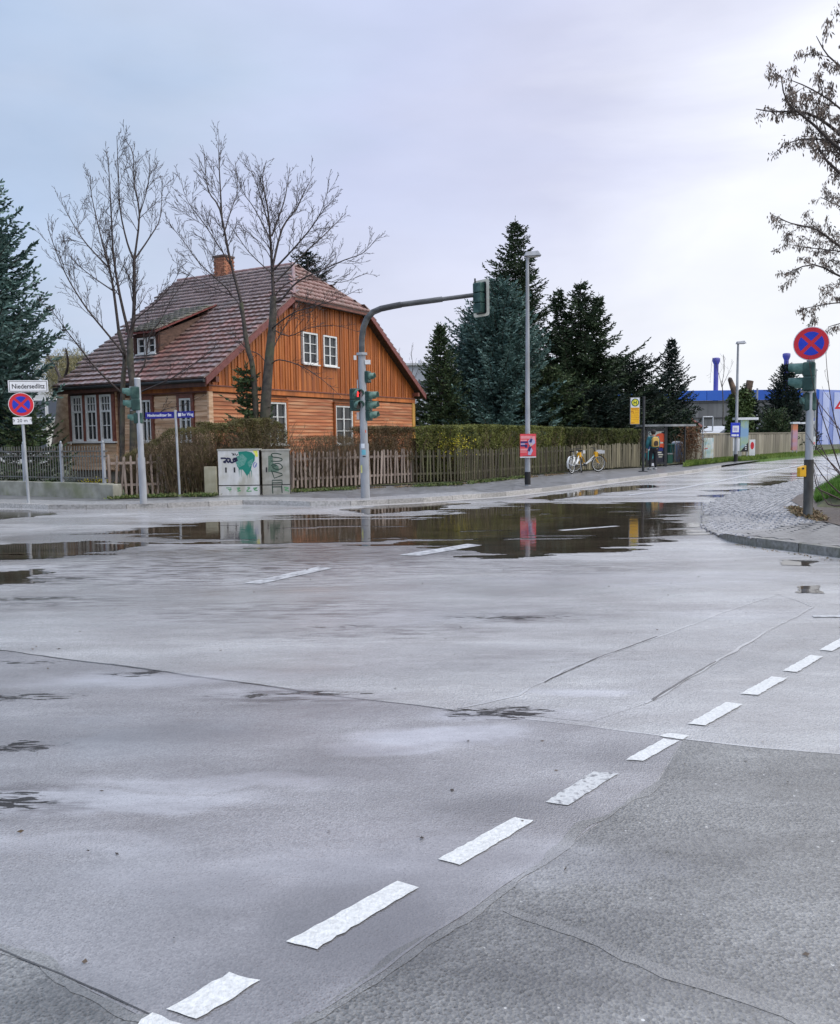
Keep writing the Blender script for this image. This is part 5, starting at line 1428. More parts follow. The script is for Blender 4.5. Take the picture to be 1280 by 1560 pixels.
conifer('blue_spruce', 'big blue spruce cut by the left edge of the photo', -34, 262, 30.5, 700, 2.95, blue_l, 1, prof=.50, droop=.38, up=.30, dens=1.3, irr=.20, tw=.44, low=.19, bt=.42)
conifer('spruce_tree', 'small pointed spruce just right of the house gable', 672, 494, 47, 680, 2.1, mid_l, 2, prof=.9, droop=.05, up=.45, irr=.15, dens=1.2)
conifer('spruce_tree', 'tallest dark spruce, standing behind the tall street lamp', 786, 332, 56, 680, 4.2, green_l, 3, prof=.78, droop=.25, up=.30, irr=.34, gap=.12, dens=.95, tw=.5)
conifer('blue_spruce', 'broad blue-green spruce in front of the tallest spruce', 762, 424, 49, 680, 3.6, blue_l, 4, prof=.62, droop=.12, up=.40, irr=.18, dens=1.3, tw=.42)
conifer('spruce_tree', 'dark spruce with three spiky tops right of the tall street lamp', 884, 428, 53, 680, 4.3, green_l, 5, prof=.86, droop=.30, up=.28, irr=.34, gap=.14, dens=1.0, tw=.48, tops_off=[(-1.45, .1, 10.7), (1.15, .2, 10.3)])
conifer('spruce_tree', 'low spreading spruce behind the yellow bus stop sign', 955, 548, 56, 680, 3.7, dark_l, 6, prof=.42, droop=.15, up=.35, irr=.30, dens=1.05, tw=.45)
conifer('spruce_tree', 'slender dark spruce left of the blue hall roof', 1022, 515, 66, 680, 2.2, dark_l, 7, prof=.85, droop=.22, up=.40, irr=.16, dens=1.1)
conifer('spruce_tree', 'bushy dark conifer at the left end of the grey hall', 992, 600, 60, 680, 2.4, green_l, 8, prof=.5, droop=.1, up=.4, irr=.28, tw=.45)
conifer('spruce_tree', 'small round-topped conifer between fence and grey hall wall', 1046, 625, 62, 680, .8, mid_l, 9, prof=.5, droop=.05, up=.5, irr=.25)
conifer('fir_tree', 'drooping dark fir in front of the blue hall behind the right pole', 1196, 552, 72, 680, 2.5, dark_l, 10, prof=.72, droop=.42, up=.30, irr=.14, dens=1.1, tw=.5)
conifer('yew_bush', 'rounded dark yew below the drooping fir', 1180, 628, 68, 680, 1.7, mid_l, 11, prof=.38, droop=.0, up=.5, irr=.2, dens=1.2)
conifer('spruce_tree', 'tiny pointed conifer right of the ivy stump', 1148, 606, 70, 680, .95, dark_l, 12, prof=.7, droop=.15, up=.3)
conifer('yew_bush', 'small dark yew beside the bare tree trunk at the gable', 378, 556, 27.6, 700, .78, mid_l, 13, prof=.55, droop=.25, up=.2, irr=.3, tw=.26, gap=.1)
conifer('spruce_tree', 'dark treetop showing above the house ridge', 474, 380, 52, 680, 1.7, dark_l, 14, prof=.5, droop=.2, up=.3, irr=.3, low=.5)
conifer('garden_bush', 'dark green conifer bush behind the bar fence', 40, 636, 29.5, 700, 1.5, mid_l, 15, prof=.4, droop=.05, up=.4, irr=.25, tw=.3)
conifer('blue_spruce', 'low blue-green spruce filling the gap left of the tall lamp', 728, 470, 50, 680, 2.9, blue_l, 16, prof=.55, droop=.12, up=.42, irr=.22, dens=1.1, tw=.42)
conifer('spruce_tree', 'dark conifer filling the gap right of the tall lamp', 838, 560, 50, 680, 3.0, mid_l, 17, prof=.42, droop=.15, up=.3, irr=.3, dens=1.1, tw=.45)
conifer('spruce_tree', 'dark conifer low behind the middle of the long hedge', 905, 590, 50, 680, 3.0, dark_l, 18, prof=.4, droop=.15, up=.3, irr=.28, dens=1.1, tw=.45)

# ------------------------------------------------------------------ bare trees
def grow(limbs, seed, lv=3, tw_len=1.0, upb=.35, base=None, dens=1.0, minr=.004, curl=.085, endtwig=True, spread=.95):
    """limbs: list of (points Nx3, r0, r1). returns arrays of segments; recursive side twigs"""
    rg = np.random.default_rng(seed); S0, S1, A0, A1 = [], [], [], []; tips = []
    def add(P, r0, r1, level, ln):
        n = len(P)-1
        rr = r0+(r1-r0)*np.linspace(0, 1, n+1)**.8
        for i in range(n): S0.append(P[i]); S1.append(P[i+1]); A0.append(rr[i]); A1.append(rr[i+1])
        if level >= lv: tips.append((P[-1], unit(P[-1]-P[-2]))); return
        seg = np.linalg.norm(np.diff(P, axis=0), axis=1); tot = seg.sum(); cum = np.concatenate([[0], np.cumsum(seg)])
        gapl = {0: .30, 1: .19, 2: .15}[level]/dens
        s = tot*(.22 if level == 0 else .15)+rg.random()*gapl
        while s < tot:
            i = min(n-1, np.searchsorted(cum, s)-1); f = (s-cum[i])/max(1e-6, seg[i]); p = P[i]+(P[i+1]-P[i])*f; d = unit(P[i+1]-P[i])
            q = rg.normal(size=3); q -= d*np.dot(q, d); q /= np.linalg.norm(q)
            an = .42+rg.random()*.42; e = d*math.cos(an)+q*math.sin(an)*spread+np.array([0, 0, upb*.5]); e /= np.linalg.norm(e)
            rem = 1-s/tot
            L_ = ln*(.35+.65*rem)*(.5+.75*rg.random())
            ra = max(minr, (rr[i]*(.45 if level else .38))); ra = min(ra, {0: .019, 1: .010, 2: .0072}[level])
            m = {0: 7, 1: 5, 2: 4}[level]
            Q = [p]
            for k in range(m):
                e = e+rg.normal(size=3)*curl+np.array([0, 0, upb*.14]); e /= np.linalg.norm(e); Q.append(Q[-1]+e*L_/m)
            add(np.array(Q), ra, minr*.8, level+1, L_*.5)
            s += gapl*(.6+.8*rg.random())
    for (P, r0, r1, l_) in limbs: add(np.array(P, float), r0, r1, 0, l_)
    return S0, S1, A0, A1, tips
def resample(P, n=5):
    out_ = []
    P = [Vector(p) for p in P]
    for i in range(len(P)-1):
        p0 = P[max(i-1, 0)]; p1 = P[i]; p2 = P[i+1]; p3 = P[min(i+2, len(P)-1)]
        for k in range(n):
            t_ = k/n; out_.append(.5*((2*p1)+(-p0+p2)*t_+(2*p0-5*p1+4*p2-p3)*t_**2+(-p0+3*p1-3*p2+p3)*t_**3))
    out_.append(P[-1]); return out_
def bare_tree(name, label, base_px, Y, trunks, limbs, seed, mat, group, ln=1.3, dens=1.0, upb=.35, minr=.004, lv=3):
    b = A(base_px[0], 660, Y); t = thing(name, label, 'tree', (b.x, Y, .1), 0, group); rg = random.Random(seed)
    def conv(pts, dep):
        n = len(pts); W = []
        for i, (x, y) in enumerate(pts):
            yy = Y+dep[0]+(dep[1]-dep[0])*i/max(1, n-1); q = A(x, y, yy); W.append((q.x-b.x, q.y-Y, q.z-.1))
        return W
    m = MB()
    for (pts, dep, r0, r1) in trunks:
        W = resample(conv(pts, dep), 4); n = len(W); m.tube(W, [r0+(r1-r0)*i/(n-1) for i in range(n)], 10)
    m.build('trunk', mat, t)
    LL = []
    for (pts, dep, r0, r1, l_) in limbs: LL.append(([tuple(v) for v in resample(conv(pts, dep), 3)], r0*.85, r1, l_*ln))
    S0, S1, A0, A1, tips = grow(LL, seed, dens=dens, upb=upb, minr=minr, lv=lv)
    V, Fq = frusta(S0, S1, A0, A1, 4); np_obj('branches', V, Fq, twig_m, t)
    tips = [(S1[i], S1[i]-S0[i]) for i in range(len(S1)) if A0[i] < minr*1.9]
    return t, tips
TR1 = [([(203,735),(203,600),(199,558),(198,515)], (0, 0), .125, .095), ([(186,735),(187,593),(190,545),(181,505)], (.2, .3), .085, .062)]
LB1 = [([(198,515),(203,490),(204.5,452),(204.5,396)], (0,.1), .085, .05, .9),
 ([(204.5,396),(212.5,327),(204.5,280),(203,235),(191,213)], (.1,.5), .045, .008, .9),
 ([(204.5,396),(194,370),(183,319),(180.6,266),(178,207)], (.1,-.4), .045, .008, .9),
 ([(204.5,396),(231,357),(244,330),(248,269)], (.1,.9), .035, .007, .9), ([(212.5,327),(226,280),(228,234)], (.3,.2), .025, .006, .8),
 ([(198,515),(183,452),(173,391),(170,338),(167,280),(165,240)], (0,-.7), .065, .008, .9),
 ([(181,505),(172.6,439),(166,407),(157,373),(133,373),(127,345),(118,310)][:4]+[(150,345),(140,300),(138,268)], (.3,.8), .06, .007, .9),
 ([(168,410),(133,373),(111.5,341),(95.6,311),(92,293)], (.5,1.3), .035, .006, .9),
 ([(174,444),(143,423),(117,402),(98,381)], (.4,1.4), .03, .006, .8),
 ([(190,545),(187,537),(159,503),(133,471),(109,434),(93,402),(77,359),(72,338)], (.2,-1.0), .05, .007, .9),
 ([(187,600),(149,564),(117,524),(93,492),(72,463)], (.2,-1.2), .045, .007, .8),
 ([(202,585),(204.5,577),(220,556),(228,511),(244,489),(262,455),(287,420)], (0,.9), .045, .007, .8),
 ([(204,602),(212,598),(240,586),(265,574),(319,537),(330,520)], (0,-.9), .04, .006, .5),
 ([(200,505),(207,487),(239,460),(266,428),(275,405)], (0,-.7), .035, .006, .8),
 ([(212,640),(240,630),(253,623),(275,618),(310,603)], (0,-.5), .022, .005, .4)]
bare_tree('bare_tree', 'leafless tree in front of the glazed bay, left of the two bare trees', (203, 735), 27.2, TR1, LB1, 21, bark_g, 'bare trees in front of the house', ln=1.75, dens=1.55, minr=.0055, upb=.20)
TR2 = [([(405,735),(404,640),(409,559),(415,497),(416.7,452)], (0, 0), .20, .10), ([(386,735),(390,640),(385,560),(376.6,526.6),(367.7,461)], (.15, -.2), .11, .06)]
LB2 = [([(367.7,461),(350,393),(335,319),(317,289),(311,233)], (-.2,-.5), .06, .008, .8), ([(340,345),(338,328),(335,274),(333.5,240),(333.5,209)], (-.3,.2), .045, .007, .8),
 ([(350,400),(347,396),(314,345),(284.5,304),(276,271)], (-.3,.6), .035, .006, .9), ([(352,450),(344,437.5),(305,402),(278.6,366),(252,333.6)], (-.2,-1.1), .035, .006, .9),
 ([(368,480),(359,455),(330,440),(300,425),(262,395)], (-.2,.7), .03, .006, .8), ([(340,360),(352,320),(362,290),(358,245)], (-.3,.5), .03, .006, .8),
 ([(416.7,452),(415,416.7),(412,366),(408,319),(400,274),(406,244.5)], (0,.2), .075, .008, .9), ([(412,380),(412,366),(388.5,319),(372,295),(359,262)], (0,-.7), .035, .006, .8),
 ([(410,345),(394,289),(386,268),(379.5,250)], (0,.8), .03, .006, .8), ([(415,408),(430,348),(451,319),(465,290),(477.5,268)], (0,.8), .05, .007, .9),
 ([(416,412),(448,378),(477.5,342.5),(492,315),(500,286)], (0,-.8), .045, .007, .9), ([(414,360),(432,310),(438,280),(442,256)], (0,.5), .035, .006, .8),
 ([(418,430),(424,425.6),(465.6,384),(492,360),(512,340),(527,325)], (0,1.3), .045, .007, .9), ([(419,460),(430,455),(454,428.6),(498,408),(525,396),(555,384),(578.5,357)], (0,-.6), .05, .007, .8),
 ([(417,500),(418,497),(448,476),(477.5,467),(515,455),(548,440)], (0,-1.3), .04, .006, .7), ([(415,420),(411,414),(379.5,384),(353,345.5),(345,330)], (0,-1.2), .03, .006, .7),
 ([(411,545),(424,515),(448,476),(470,450)], (0,.9), .035, .006, .7), ([(412,556),(425,548),(455,556),(480,570),(505,590),(520,605)], (0,-1.2), .03, .005, .45),
 ([(414,500),(440,512),(470,500),(510,496),(545,505)], (0,-.9), .025, .005, .5), ([(410,560),(395,540),(375,530),(350,500)], (0,.9), .025, .005, .5),
 ([(417,452),(440,430),(475,425),(520,430),(560,415)], (0,.3), .03, .006, .7)]
bare_tree('bare_tree', 'leafless double-stemmed tree in front of the orange gable', (405, 735), 27.4, TR2, LB2, 22, bark_g, 'bare trees in front of the house', ln=1.75, dens=1.6, minr=.0055, upb=.16)
# faint bare tree behind the house on the right, and behind the hall
for i, (px, pt, Y, lab) in enumerate(((625, 525, 75, 'faint bare sapling between house gable and small spruce'), (1100, 575, 95, 'faint bare treetop over the blue hall roof, beside the left chimney'))):
    h_ = [([(px,680),(px+2,620),(px,580)], (0,0), .08, .04)]
    lb = [([(px,590),(px-6,565),(px-14,545),(px-18,pt+8)], (0,.5), .04, .01, 1), ([(px,585),(px+4,560),(px+2,540),(px+3,pt)], (0,-.5), .04, .01, 1), ([(px,590),(px+10,568),(px+18,550)], (0,.5), .04, .01, 1)]
    bare_tree('bare_tree', lab, (px, 680), Y, h_, lb, 31+i, bark_g, 'faint bare trees far behind', ln=1.2, dens=.6, minr=.008, lv=2)
# trunk behind the left fence with white block behind
t, tp = bare_tree('bare_tree', 'thick brown trunk left of the glazed bay', (95, 690), 38, [([(90,705),(94,670),(97,635),(98,600),(97,575)], (0,0), .45, .24)], [([(97,590),(85,560),(75,545),(62,520)], (0,.8), .12, .02, 1), ([(97,580),(104,555),(100,530)], (0,-.5), .12, .02, 1), ([(98,630),(108,622),(120,615)], (0,.3), .06, .02, .8)], 41, pm('brown trunk', (.13,.09,.06), (.22,.17,.12), 6, .8, bump=.4), 'bare trees behind the left fence', ln=1.0, dens=.8, minr=.006)

# tree with hanging keys at the right edge
def keyed(label, Yk, trunkpts, limbs, seed, dens_k, ln, group='winter trees hanging seed keys over the right edge'):
    b = G(trunkpts[0][0], trunkpts[0][1], .1)
    t, tips = bare_tree('maple_tree', label, (trunkpts[0][0], 700), Yk, [(trunkpts, (0, 0), .26, .13)], limbs, seed, bark_d, group, ln=ln, dens=1.4, upb=.10, minr=.0040)
    rg = np.random.default_rng(seed); P = np.array([q[0] for q in tips]); n = len(P)
    idx = rg.random(n) < dens_k; P = P[idx]; n = len(P)
    B = np.repeat(P, 3, 0)+rg.normal(size=(n*3, 3))*.035; D = np.tile(np.array([[0, 0, -1.]]), (n*3, 1))+rg.normal(size=(n*3, 3))*.42; D = unit(D)
    V, Fq = blades(B, D, rg.uniform(.05, .115, n*3), rg.uniform(.018, .034, n*3), rg)
    np_obj('seed_keys', V, Fq, pm('brown seed keys', (.10,.08,.065), (.26,.20,.16), 3, .8), t)
    return t
keyed('upper twiggy crown with hanging brown seed keys at the right edge', 15.5, [(1480,800),(1470,520),(1440,330)],
 [([(1470,520),(1400,400),(1330,310),(1260,245),(1245,215)], (0,-.5), .09, .012, .6), ([(1440,380),(1380,290),(1290,235),(1240,190),(1200,155),(1190,115)], (0,.2), .07, .008, .7),
  ([(1400,330),(1330,250),(1275,200),(1230,172),(1180,170),(1152,166)], (0,.5), .06, .008, .6), ([(1420,350),(1350,200),(1300,120),(1262,85),(1244,55)], (0,-.3), .06, .007, .7),
  ([(1400,320),(1330,225),(1280,165),(1235,135),(1205,122)], (0,-.6), .045, .007, .6), ([(1380,300),(1320,232),(1270,215),(1220,212),(1188,226)], (0,.8), .04, .006, .5),
  ([(1400,340),(1340,270),(1290,250),(1268,232)], (0,.4), .035, .006, .5), ([(1420,300),(1370,150),(1320,80),(1290,30)], (0,.5), .05, .008, .7)], 51, .62, 1.65)
keyed('lower twiggy crown with seed keys just above the no-stopping disc', 21, [(1560,760),(1520,560),(1470,470)],
 [([(1520,560),(1430,480),(1360,440),(1290,425),(1240,403),(1195,418)], (0,.4), .08, .008, .6), ([(1480,500),(1400,440),(1340,400),(1280,375),(1245,350),(1205,340),(1185,330)], (0,-.4), .07, .008, .7),
  ([(1480,480),(1400,400),(1340,350),(1290,320),(1250,300)], (0,.7), .06, .008, .7), ([(1500,540),(1420,500),(1350,470),(1290,460),(1225,470)], (0,-.7), .06, .008, .6),
  ([(1500,550),(1430,530),(1360,500),(1300,490),(1262,498)], (0,.3), .05, .008, .5), ([(1400,440),(1340,390),(1300,385),(1240,378),(1200,372)], (0,.9), .04, .006, .6),
  ([(1440,400),(1380,330),(1330,300),(1290,300)], (0,.0), .04, .006, .6)], 52, .5, 2.1)
# bare shrub at the right edge
def shrub():
    Y = 15.6; b = A(1300, 760, Y); t = thing('bare_shrub', 'leafless thorny shrub on the grass bank at the right edge', 'bush', (b.x, Y, .4)); LL = []
    pts = [[(1300,768),(1275,700),(1255,640),(1240,590),(1232,545)], [(1305,768),(1280,720),(1250,690),(1228,660)], [(1310,768),(1290,700),(1272,640),(1262,580),(1258,530)], [(1300,768),(1262,735),(1238,700),(1222,668)],
           [(1320,768),(1300,690),(1290,630),(1285,570)], [(1330,768),(1310,700),(1280,655),(1245,610),(1225,575)], [(1296,768),(1262,752),(1245,742),(1240,715),(1238,700)], [(1320,768),(1295,740),(1262,700),(1240,650),(1236,620)],
           [(1340,768),(1330,680),(1310,600),(1290,560)], [(1290,770),(1262,768),(1248,740),(1241,715)]]
    for i, p_ in enumerate(pts):
        W = []
        for k, (x, y) in enumerate(p_):
            q = A(x, y, Y+(-.6+.13*i)*k/4*1.4); W.append((q.x-b.x, q.y-Y, q.z-.4))
        LL.append(([tuple(v) for v in resample(W, 3)], .018, .004, .5))
    S0, S1, A0, A1, tips = grow(LL, 61, lv=2, dens=.75, upb=.2, minr=.0028)
    V, Fq = frusta(S0, S1, A0, A1, 4); np_obj('branches', V, Fq, pm('reddish twigs', (.05,.03,.03), (.10,.06,.055), 6, .6), t)
shrub()

# ------------------------------------------------------------------ hedges
def hedge(label, px_pts, th, ztop, seed, n, mat, twigs, mat_t, leaf=.05, name='hedge', rag=.12, back=.25, group='garden hedges behind the fences', topfuzz=.1, zbot=.1, cdens=1.0):
    P = [G(x, y, .12) for x, y in px_pts]
    rg = np.random.default_rng(seed); a0 = P[0]; t = thing(name, label, 'hedge', (a0.x, a0.y, .12), 0, group)
    acc = np.concatenate([[0], np.cumsum([(b-a).length for a, b in zip(P, P[1:])])]); tot = acc[-1]
    X = np.array([[p.x, p.y] for p in P])
    def pos(s): return np.stack([np.interp(s, acc, X[:, 0]), np.interp(s, acc, X[:, 1])], 1)
    def nrm(s):
        d = pos(np.minimum(s+.05, tot))-pos(np.maximum(s-.05, 0)); d = d/np.linalg.norm(d, axis=1, keepdims=True); return np.stack([-d[:, 1], d[:, 0]], 1)
    zt = lambda s: np.interp(s/tot, np.linspace(0, 1, len(ztop)), ztop)+(fbm(s*1.3, s*0+seed, seed, 3)-.45)*2*rag
    # leaves near the shell, clumped
    s = rg.random(n)*tot; u = rg.random(n)
    face = rg.random(n)
    dep = np.where(face < .55, back+np.abs(rg.normal(size=n))*.07+(fbm(s*2.2, u*3, seed+3, 3)-.5)*.4, back+rg.random(n)*th)
    top = zt(s)-.12
    z = np.where(face < .55, zbot+(top-zbot)*u**.8, top-np.abs(rg.normal(size=n))*topfuzz+(rg.random(n)-.5)*.05)
    keep = (fbm(s*3.1, z*3.1+dep*2, seed+7, 3) > .47-.16*cdens) | (rg.random(n) < .25)
    s, z, dep = s[keep], z[keep], dep[keep]; n = len(s)
    XY = pos(s)+nrm(s)*dep[:, None]
    B = np.stack([XY[:, 0]-a0.x, XY[:, 1]-a0.y, z], 1); D = unit(rg.normal(size=(n, 3))+np.array([[0, 0, .5]]))
    V, Fq = blades(B, D, rg.uniform(.7, 1.3, n)*leaf, rg.uniform(.6, 1.1, n)*leaf*.6, rg)
    np_obj('foliage', V, Fq, mat, t)
    m = twigs; s = rg.random(m)*tot; dep = back+rg.random(m)*th; XY = pos(s)+nrm(s)*dep[:, None]; hts = (zt(s)-.12)*rg.uniform(.75, 1.06, m)
    p0 = np.stack([XY[:, 0]-a0.x, XY[:, 1]-a0.y, np.zeros(m)], 1); cur = p0; e = unit(np.stack([rg.normal(size=m)*.15, rg.normal(size=m)*.15, np.ones(m)], 1))
    S0, S1, R0_, R1_ = [], [], [], []
    k = 6
    for i in range(k):
        e = unit(e+rg.normal(size=(m, 3))*.14*np.array([1, 1, .3])); nx = cur+e*(hts/k)[:, None]
        S0.append(cur); S1.append(nx); r_ = .009*(1-i/k)+.0028; R0_.append(np.full(m, r_)); R1_.append(np.full(m, .009*(1-(i+1)/k)+.0028))
        if i >= 1:
            for rep in range(2):
                f = unit(e+rg.normal(size=(m, 3))*.5); S0.append(cur+(nx-cur)*rg.random((m, 1))); S1.append(S0[-1]+f*rg.uniform(.12, .32, (m, 1))); R0_.append(np.full(m, .004)); R1_.append(np.full(m, .0018))
        cur = nx
    V, Fq = frusta(np.concatenate(S0), np.concatenate(S1), np.concatenate(R0_), np.concatenate(R1_), 3)
    np_obj('stems', V, Fq, mat_t, t)
    return t
olive = leafm('olive brown leaves', (.075,.062,.025), (.17,.14,.055), 2.5, c3=(.12,.14,.04))
brownl = leafm('brown hedge leaves', (.085,.052,.025), (.19,.12,.055), 2.5, c3=(.12,.13,.045))
greenh = leafm('trimmed hedge leaves', (.065,.075,.018), (.18,.20,.05), 2.2, c3=(.27,.28,.07))
darkh = leafm('dark hedge leaves', (.03,.038,.013), (.09,.105,.03), 2.0, c3=(.17,.19,.05))
yel = leafm('yellow blossom', (.50,.42,.02), (.70,.60,.05), 6)
stem = pm('hedge stems', (.10,.07,.04), (.20,.145,.085), 5, .7)
hedge('scruffy thin hedge between the street name sign and the white cabinet', [(188,757),(262,755),(322,753)], .7, [1.2,1.9,1.95], 71, 9000, olive, 420, stem, back=.35, rag=.25, leaf=.045, zbot=.1)
hedge('olive hedge rising behind the two graffiti cabinets', [(322,753),(400,749.5),(455,746)], .9, [2.15,2.3,2.15], 72, 26000, olive, 420, stem, back=.55, rag=.2, leaf=.05)
hedge('thin brown twiggy hedge behind the pale picket fence', [(455,746),(515,743),(560,740)], .5, [1.7,1.75,1.7], 73, 4000, brownl, 420, stem, back=.2, rag=.22, leaf=.04)
hedge('brown clipped hedge directly right of the mast pole', [(556,740),(600,738),(640,736)], .8, [2.0,2.03,1.98], 74, 26000, brownl, 330, stem, back=.25, rag=.08, leaf=.045)
hedge('long trimmed green hedge in front of the conifers', [(636,736),(700,734),(800,724),(868,718)], 1.1, [2.0,2.06,2.05,2.02], 75, 90000, greenh, 400, stem, back=.2, rag=.07, leaf=.055, topfuzz=.05)
hedge('dense dark hedge behind the yellow bicycles up to the bus stop', [(866,718),(930,714.5),(982,711)], 1.1, [2.0,1.95,1.9], 76, 60000, darkh, 200, stem, back=.2, rag=.06, leaf=.065, topfuzz=.05)
# dark inner mass so that the clipped hedges are not see-through
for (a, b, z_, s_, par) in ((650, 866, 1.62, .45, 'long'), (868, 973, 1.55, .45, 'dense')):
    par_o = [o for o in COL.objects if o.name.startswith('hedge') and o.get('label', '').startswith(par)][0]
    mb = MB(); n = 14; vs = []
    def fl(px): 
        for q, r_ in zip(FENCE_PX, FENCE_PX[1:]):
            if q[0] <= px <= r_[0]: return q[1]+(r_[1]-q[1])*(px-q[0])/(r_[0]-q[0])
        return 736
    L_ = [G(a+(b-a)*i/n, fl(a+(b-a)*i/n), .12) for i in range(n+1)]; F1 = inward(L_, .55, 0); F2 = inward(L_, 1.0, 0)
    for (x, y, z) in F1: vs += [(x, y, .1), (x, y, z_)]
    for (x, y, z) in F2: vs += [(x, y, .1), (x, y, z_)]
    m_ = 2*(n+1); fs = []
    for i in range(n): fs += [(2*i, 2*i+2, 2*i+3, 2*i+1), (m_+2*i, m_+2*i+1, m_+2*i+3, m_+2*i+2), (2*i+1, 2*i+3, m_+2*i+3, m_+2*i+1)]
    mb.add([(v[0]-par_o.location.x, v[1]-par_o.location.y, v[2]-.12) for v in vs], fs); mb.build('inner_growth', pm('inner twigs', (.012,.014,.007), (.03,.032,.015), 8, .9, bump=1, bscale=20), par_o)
# forsythia
rg = np.random.default_rng(80); p = G(676, 734, .12)
t = thing('forsythia_bush', 'small yellow-flowering bush poking through the dark picket fence', 'bush', p); n = 900
C_ = rg.normal(size=(n, 3))*np.array([.45, .12, .22])+np.array([0, .05, 1.28])
V, Fq = blades(C_, unit(rg.normal(size=(n, 3))), np.full(n, .05), np.full(n, .035), rg); np_obj('blossom', V, Fq, yel, t)
m = 40; b0 = np.stack([rg.normal(size=m)*.25, rg.normal(size=m)*.08+.05, np.zeros(m)], 1); e0 = b0+np.stack([rg.normal(size=m)*.3, rg.normal(size=m)*.08, rg.uniform(1.0, 1.6, m)], 1)
V, Fq = frusta(b0, e0, np.full(m, .008), np.full(m, .003), 4); np_obj('stems', V, Fq, stem, t)
# small weeds and leaf litter along the fences (nobody could count them)
def litter(name, pts, wd, n, mat, leaf, seed, up=.8, z=.12, label=None, cat=None, zf=None):
    rg = np.random.default_rng(seed); P = [G(x, y, z) for x, y in pts]; X = np.array([[p.x, p.y] for p in P]); acc = np.concatenate([[0], np.cumsum(np.linalg.norm(np.diff(X, axis=0), axis=1))])
    s = rg.random(n)*acc[-1]; dn_ = (fbm(s*.9, s*0, seed, 3) > .42); s = s[dn_]; n = len(s)
    XY = np.stack([np.interp(s, acc, X[:, 0]), np.interp(s, acc, X[:, 1])], 1)+np.stack([rg.normal(size=n)*.05, rg.uniform(-wd, wd*.6, n)], 1)
    zz = np.full(n, z) if zf is None else np.array([zf(a, b) for a, b in XY])
    B = np.concatenate([XY, zz[:, None]], 1); D = unit(rg.normal(size=(n, 3))*np.array([1, 1, .4])+np.array([[0, 0, up]]))
    V, Fq = blades(B, D, rg.uniform(.5, 1.4, n)*leaf, rg.uniform(.3, .6, n)*leaf, rg)
    o = np_obj(name, V, Fq, mat); return tag(o, label, cat, None, 'stuff')
weed = leafm('weed leaves', (.05,.08,.02), (.14,.20,.06), 4, c3=(.22,.19,.09))
dead = leafm('dead leaves', (.12,.075,.04), (.30,.21,.12), 5, c3=(.06,.10,.03))
litter('weeds', [(170,759),(262,756),(330,755)], .3, 1800, weed, .10, 81, label='weeds and moss at the foot of the garden pickets', cat='weeds')
litter('weeds', [(445,749),(560,744),(700,738),(800,727)], .3, 5000, weed, .09, 82, label='low weeds and ivy along the picket fences', cat='weeds')
litter('leaf_litter', [(445,748),(560,743),(700,737),(860,721)], .35, 4000, dead, .06, 83, up=.1, label='dead leaves along the foot of the picket fences', cat='leaves')
litter('leaf_litter', [(1212,772),(1232,790),(1290,796),(1400,810)], .7, 6000, dead, .07, 84, up=.15, label='dead leaves on the soil beside the right pole', cat='leaves', zf=lambda x, y: isl_z(x, y)+.025)
litter('leaf_litter', [(1095,820),(1140,833),(1200,842),(1290,856)], .04, 130, dead, .035, 87, up=.1, z=.005, label='wet leaves in the gutter along the corner kerb', cat='leaves')
# grass blades of bank and verge
rg = np.random.default_rng(85); a = G(1243, 765, .1)
n = 60000; X = a.x-.3+rg.random(n)**1.2*4.6; Yy = rg.uniform(a.y-1.6, 21.6, n); zz = np.array([bank_z(x, y) for x, y in zip(X, Yy)])
ok = np.array([inpoly(x, y, BANK) for x, y in zip(X, Yy)]); X, Yy, zz = X[ok], Yy[ok], zz[ok]; n = len(X)
D = unit(rg.normal(size=(n, 3))*np.array([.35, .35, .1])+np.array([[0, 0, 1]]))
V, Fq = blades(np.stack([X, Yy, zz], 1), D, rg.uniform(.07, .2, n), rg.uniform(.008, .016, n), rg)
tag(np_obj('grass', V, Fq, leafm('fresh grass', (.07,.16,.02), (.16,.30,.05), 3)), 'fresh green grass on the bank at the right edge', 'grass', None, 'stuff')
n = 26000; s = rg.random(n); e1 = np.array([[p.x, p.y] for p in gp([(1044,707),(1103,700.5),(1203,692),(1290,686)], .13)]); e2 = np.array([[p.x, p.y] for p in gp([(1044,711),(1110,703),(1165,700),(1290,689)], .13)])
q = s*3; a1 = np.stack([np.interp(q, range(4), e1[:, 0]), np.interp(q, range(4), e1[:, 1])], 1); a2 = np.stack([np.interp(q, range(4), e2[:, 0]), np.interp(q, range(4), e2[:, 1])], 1)
u = rg.random((n, 1)); XY = a1+(a2-a1)*u
D = unit(rg.normal(size=(n, 3))*np.array([.4, .4, .1])+np.array([[0, 0, 1]]))
V, Fq = blades(np.concatenate([XY, np.full((n, 1), .13)], 1), D, rg.uniform(.10, .26, n), rg.uniform(.02, .045, n), rg)
tag(np_obj('grass', V, Fq, leafm('verge grass blades', (.08,.14,.02), (.20,.27,.05), 1)), 'grass verge in front of the far board fence', 'grass', None, 'stuff')
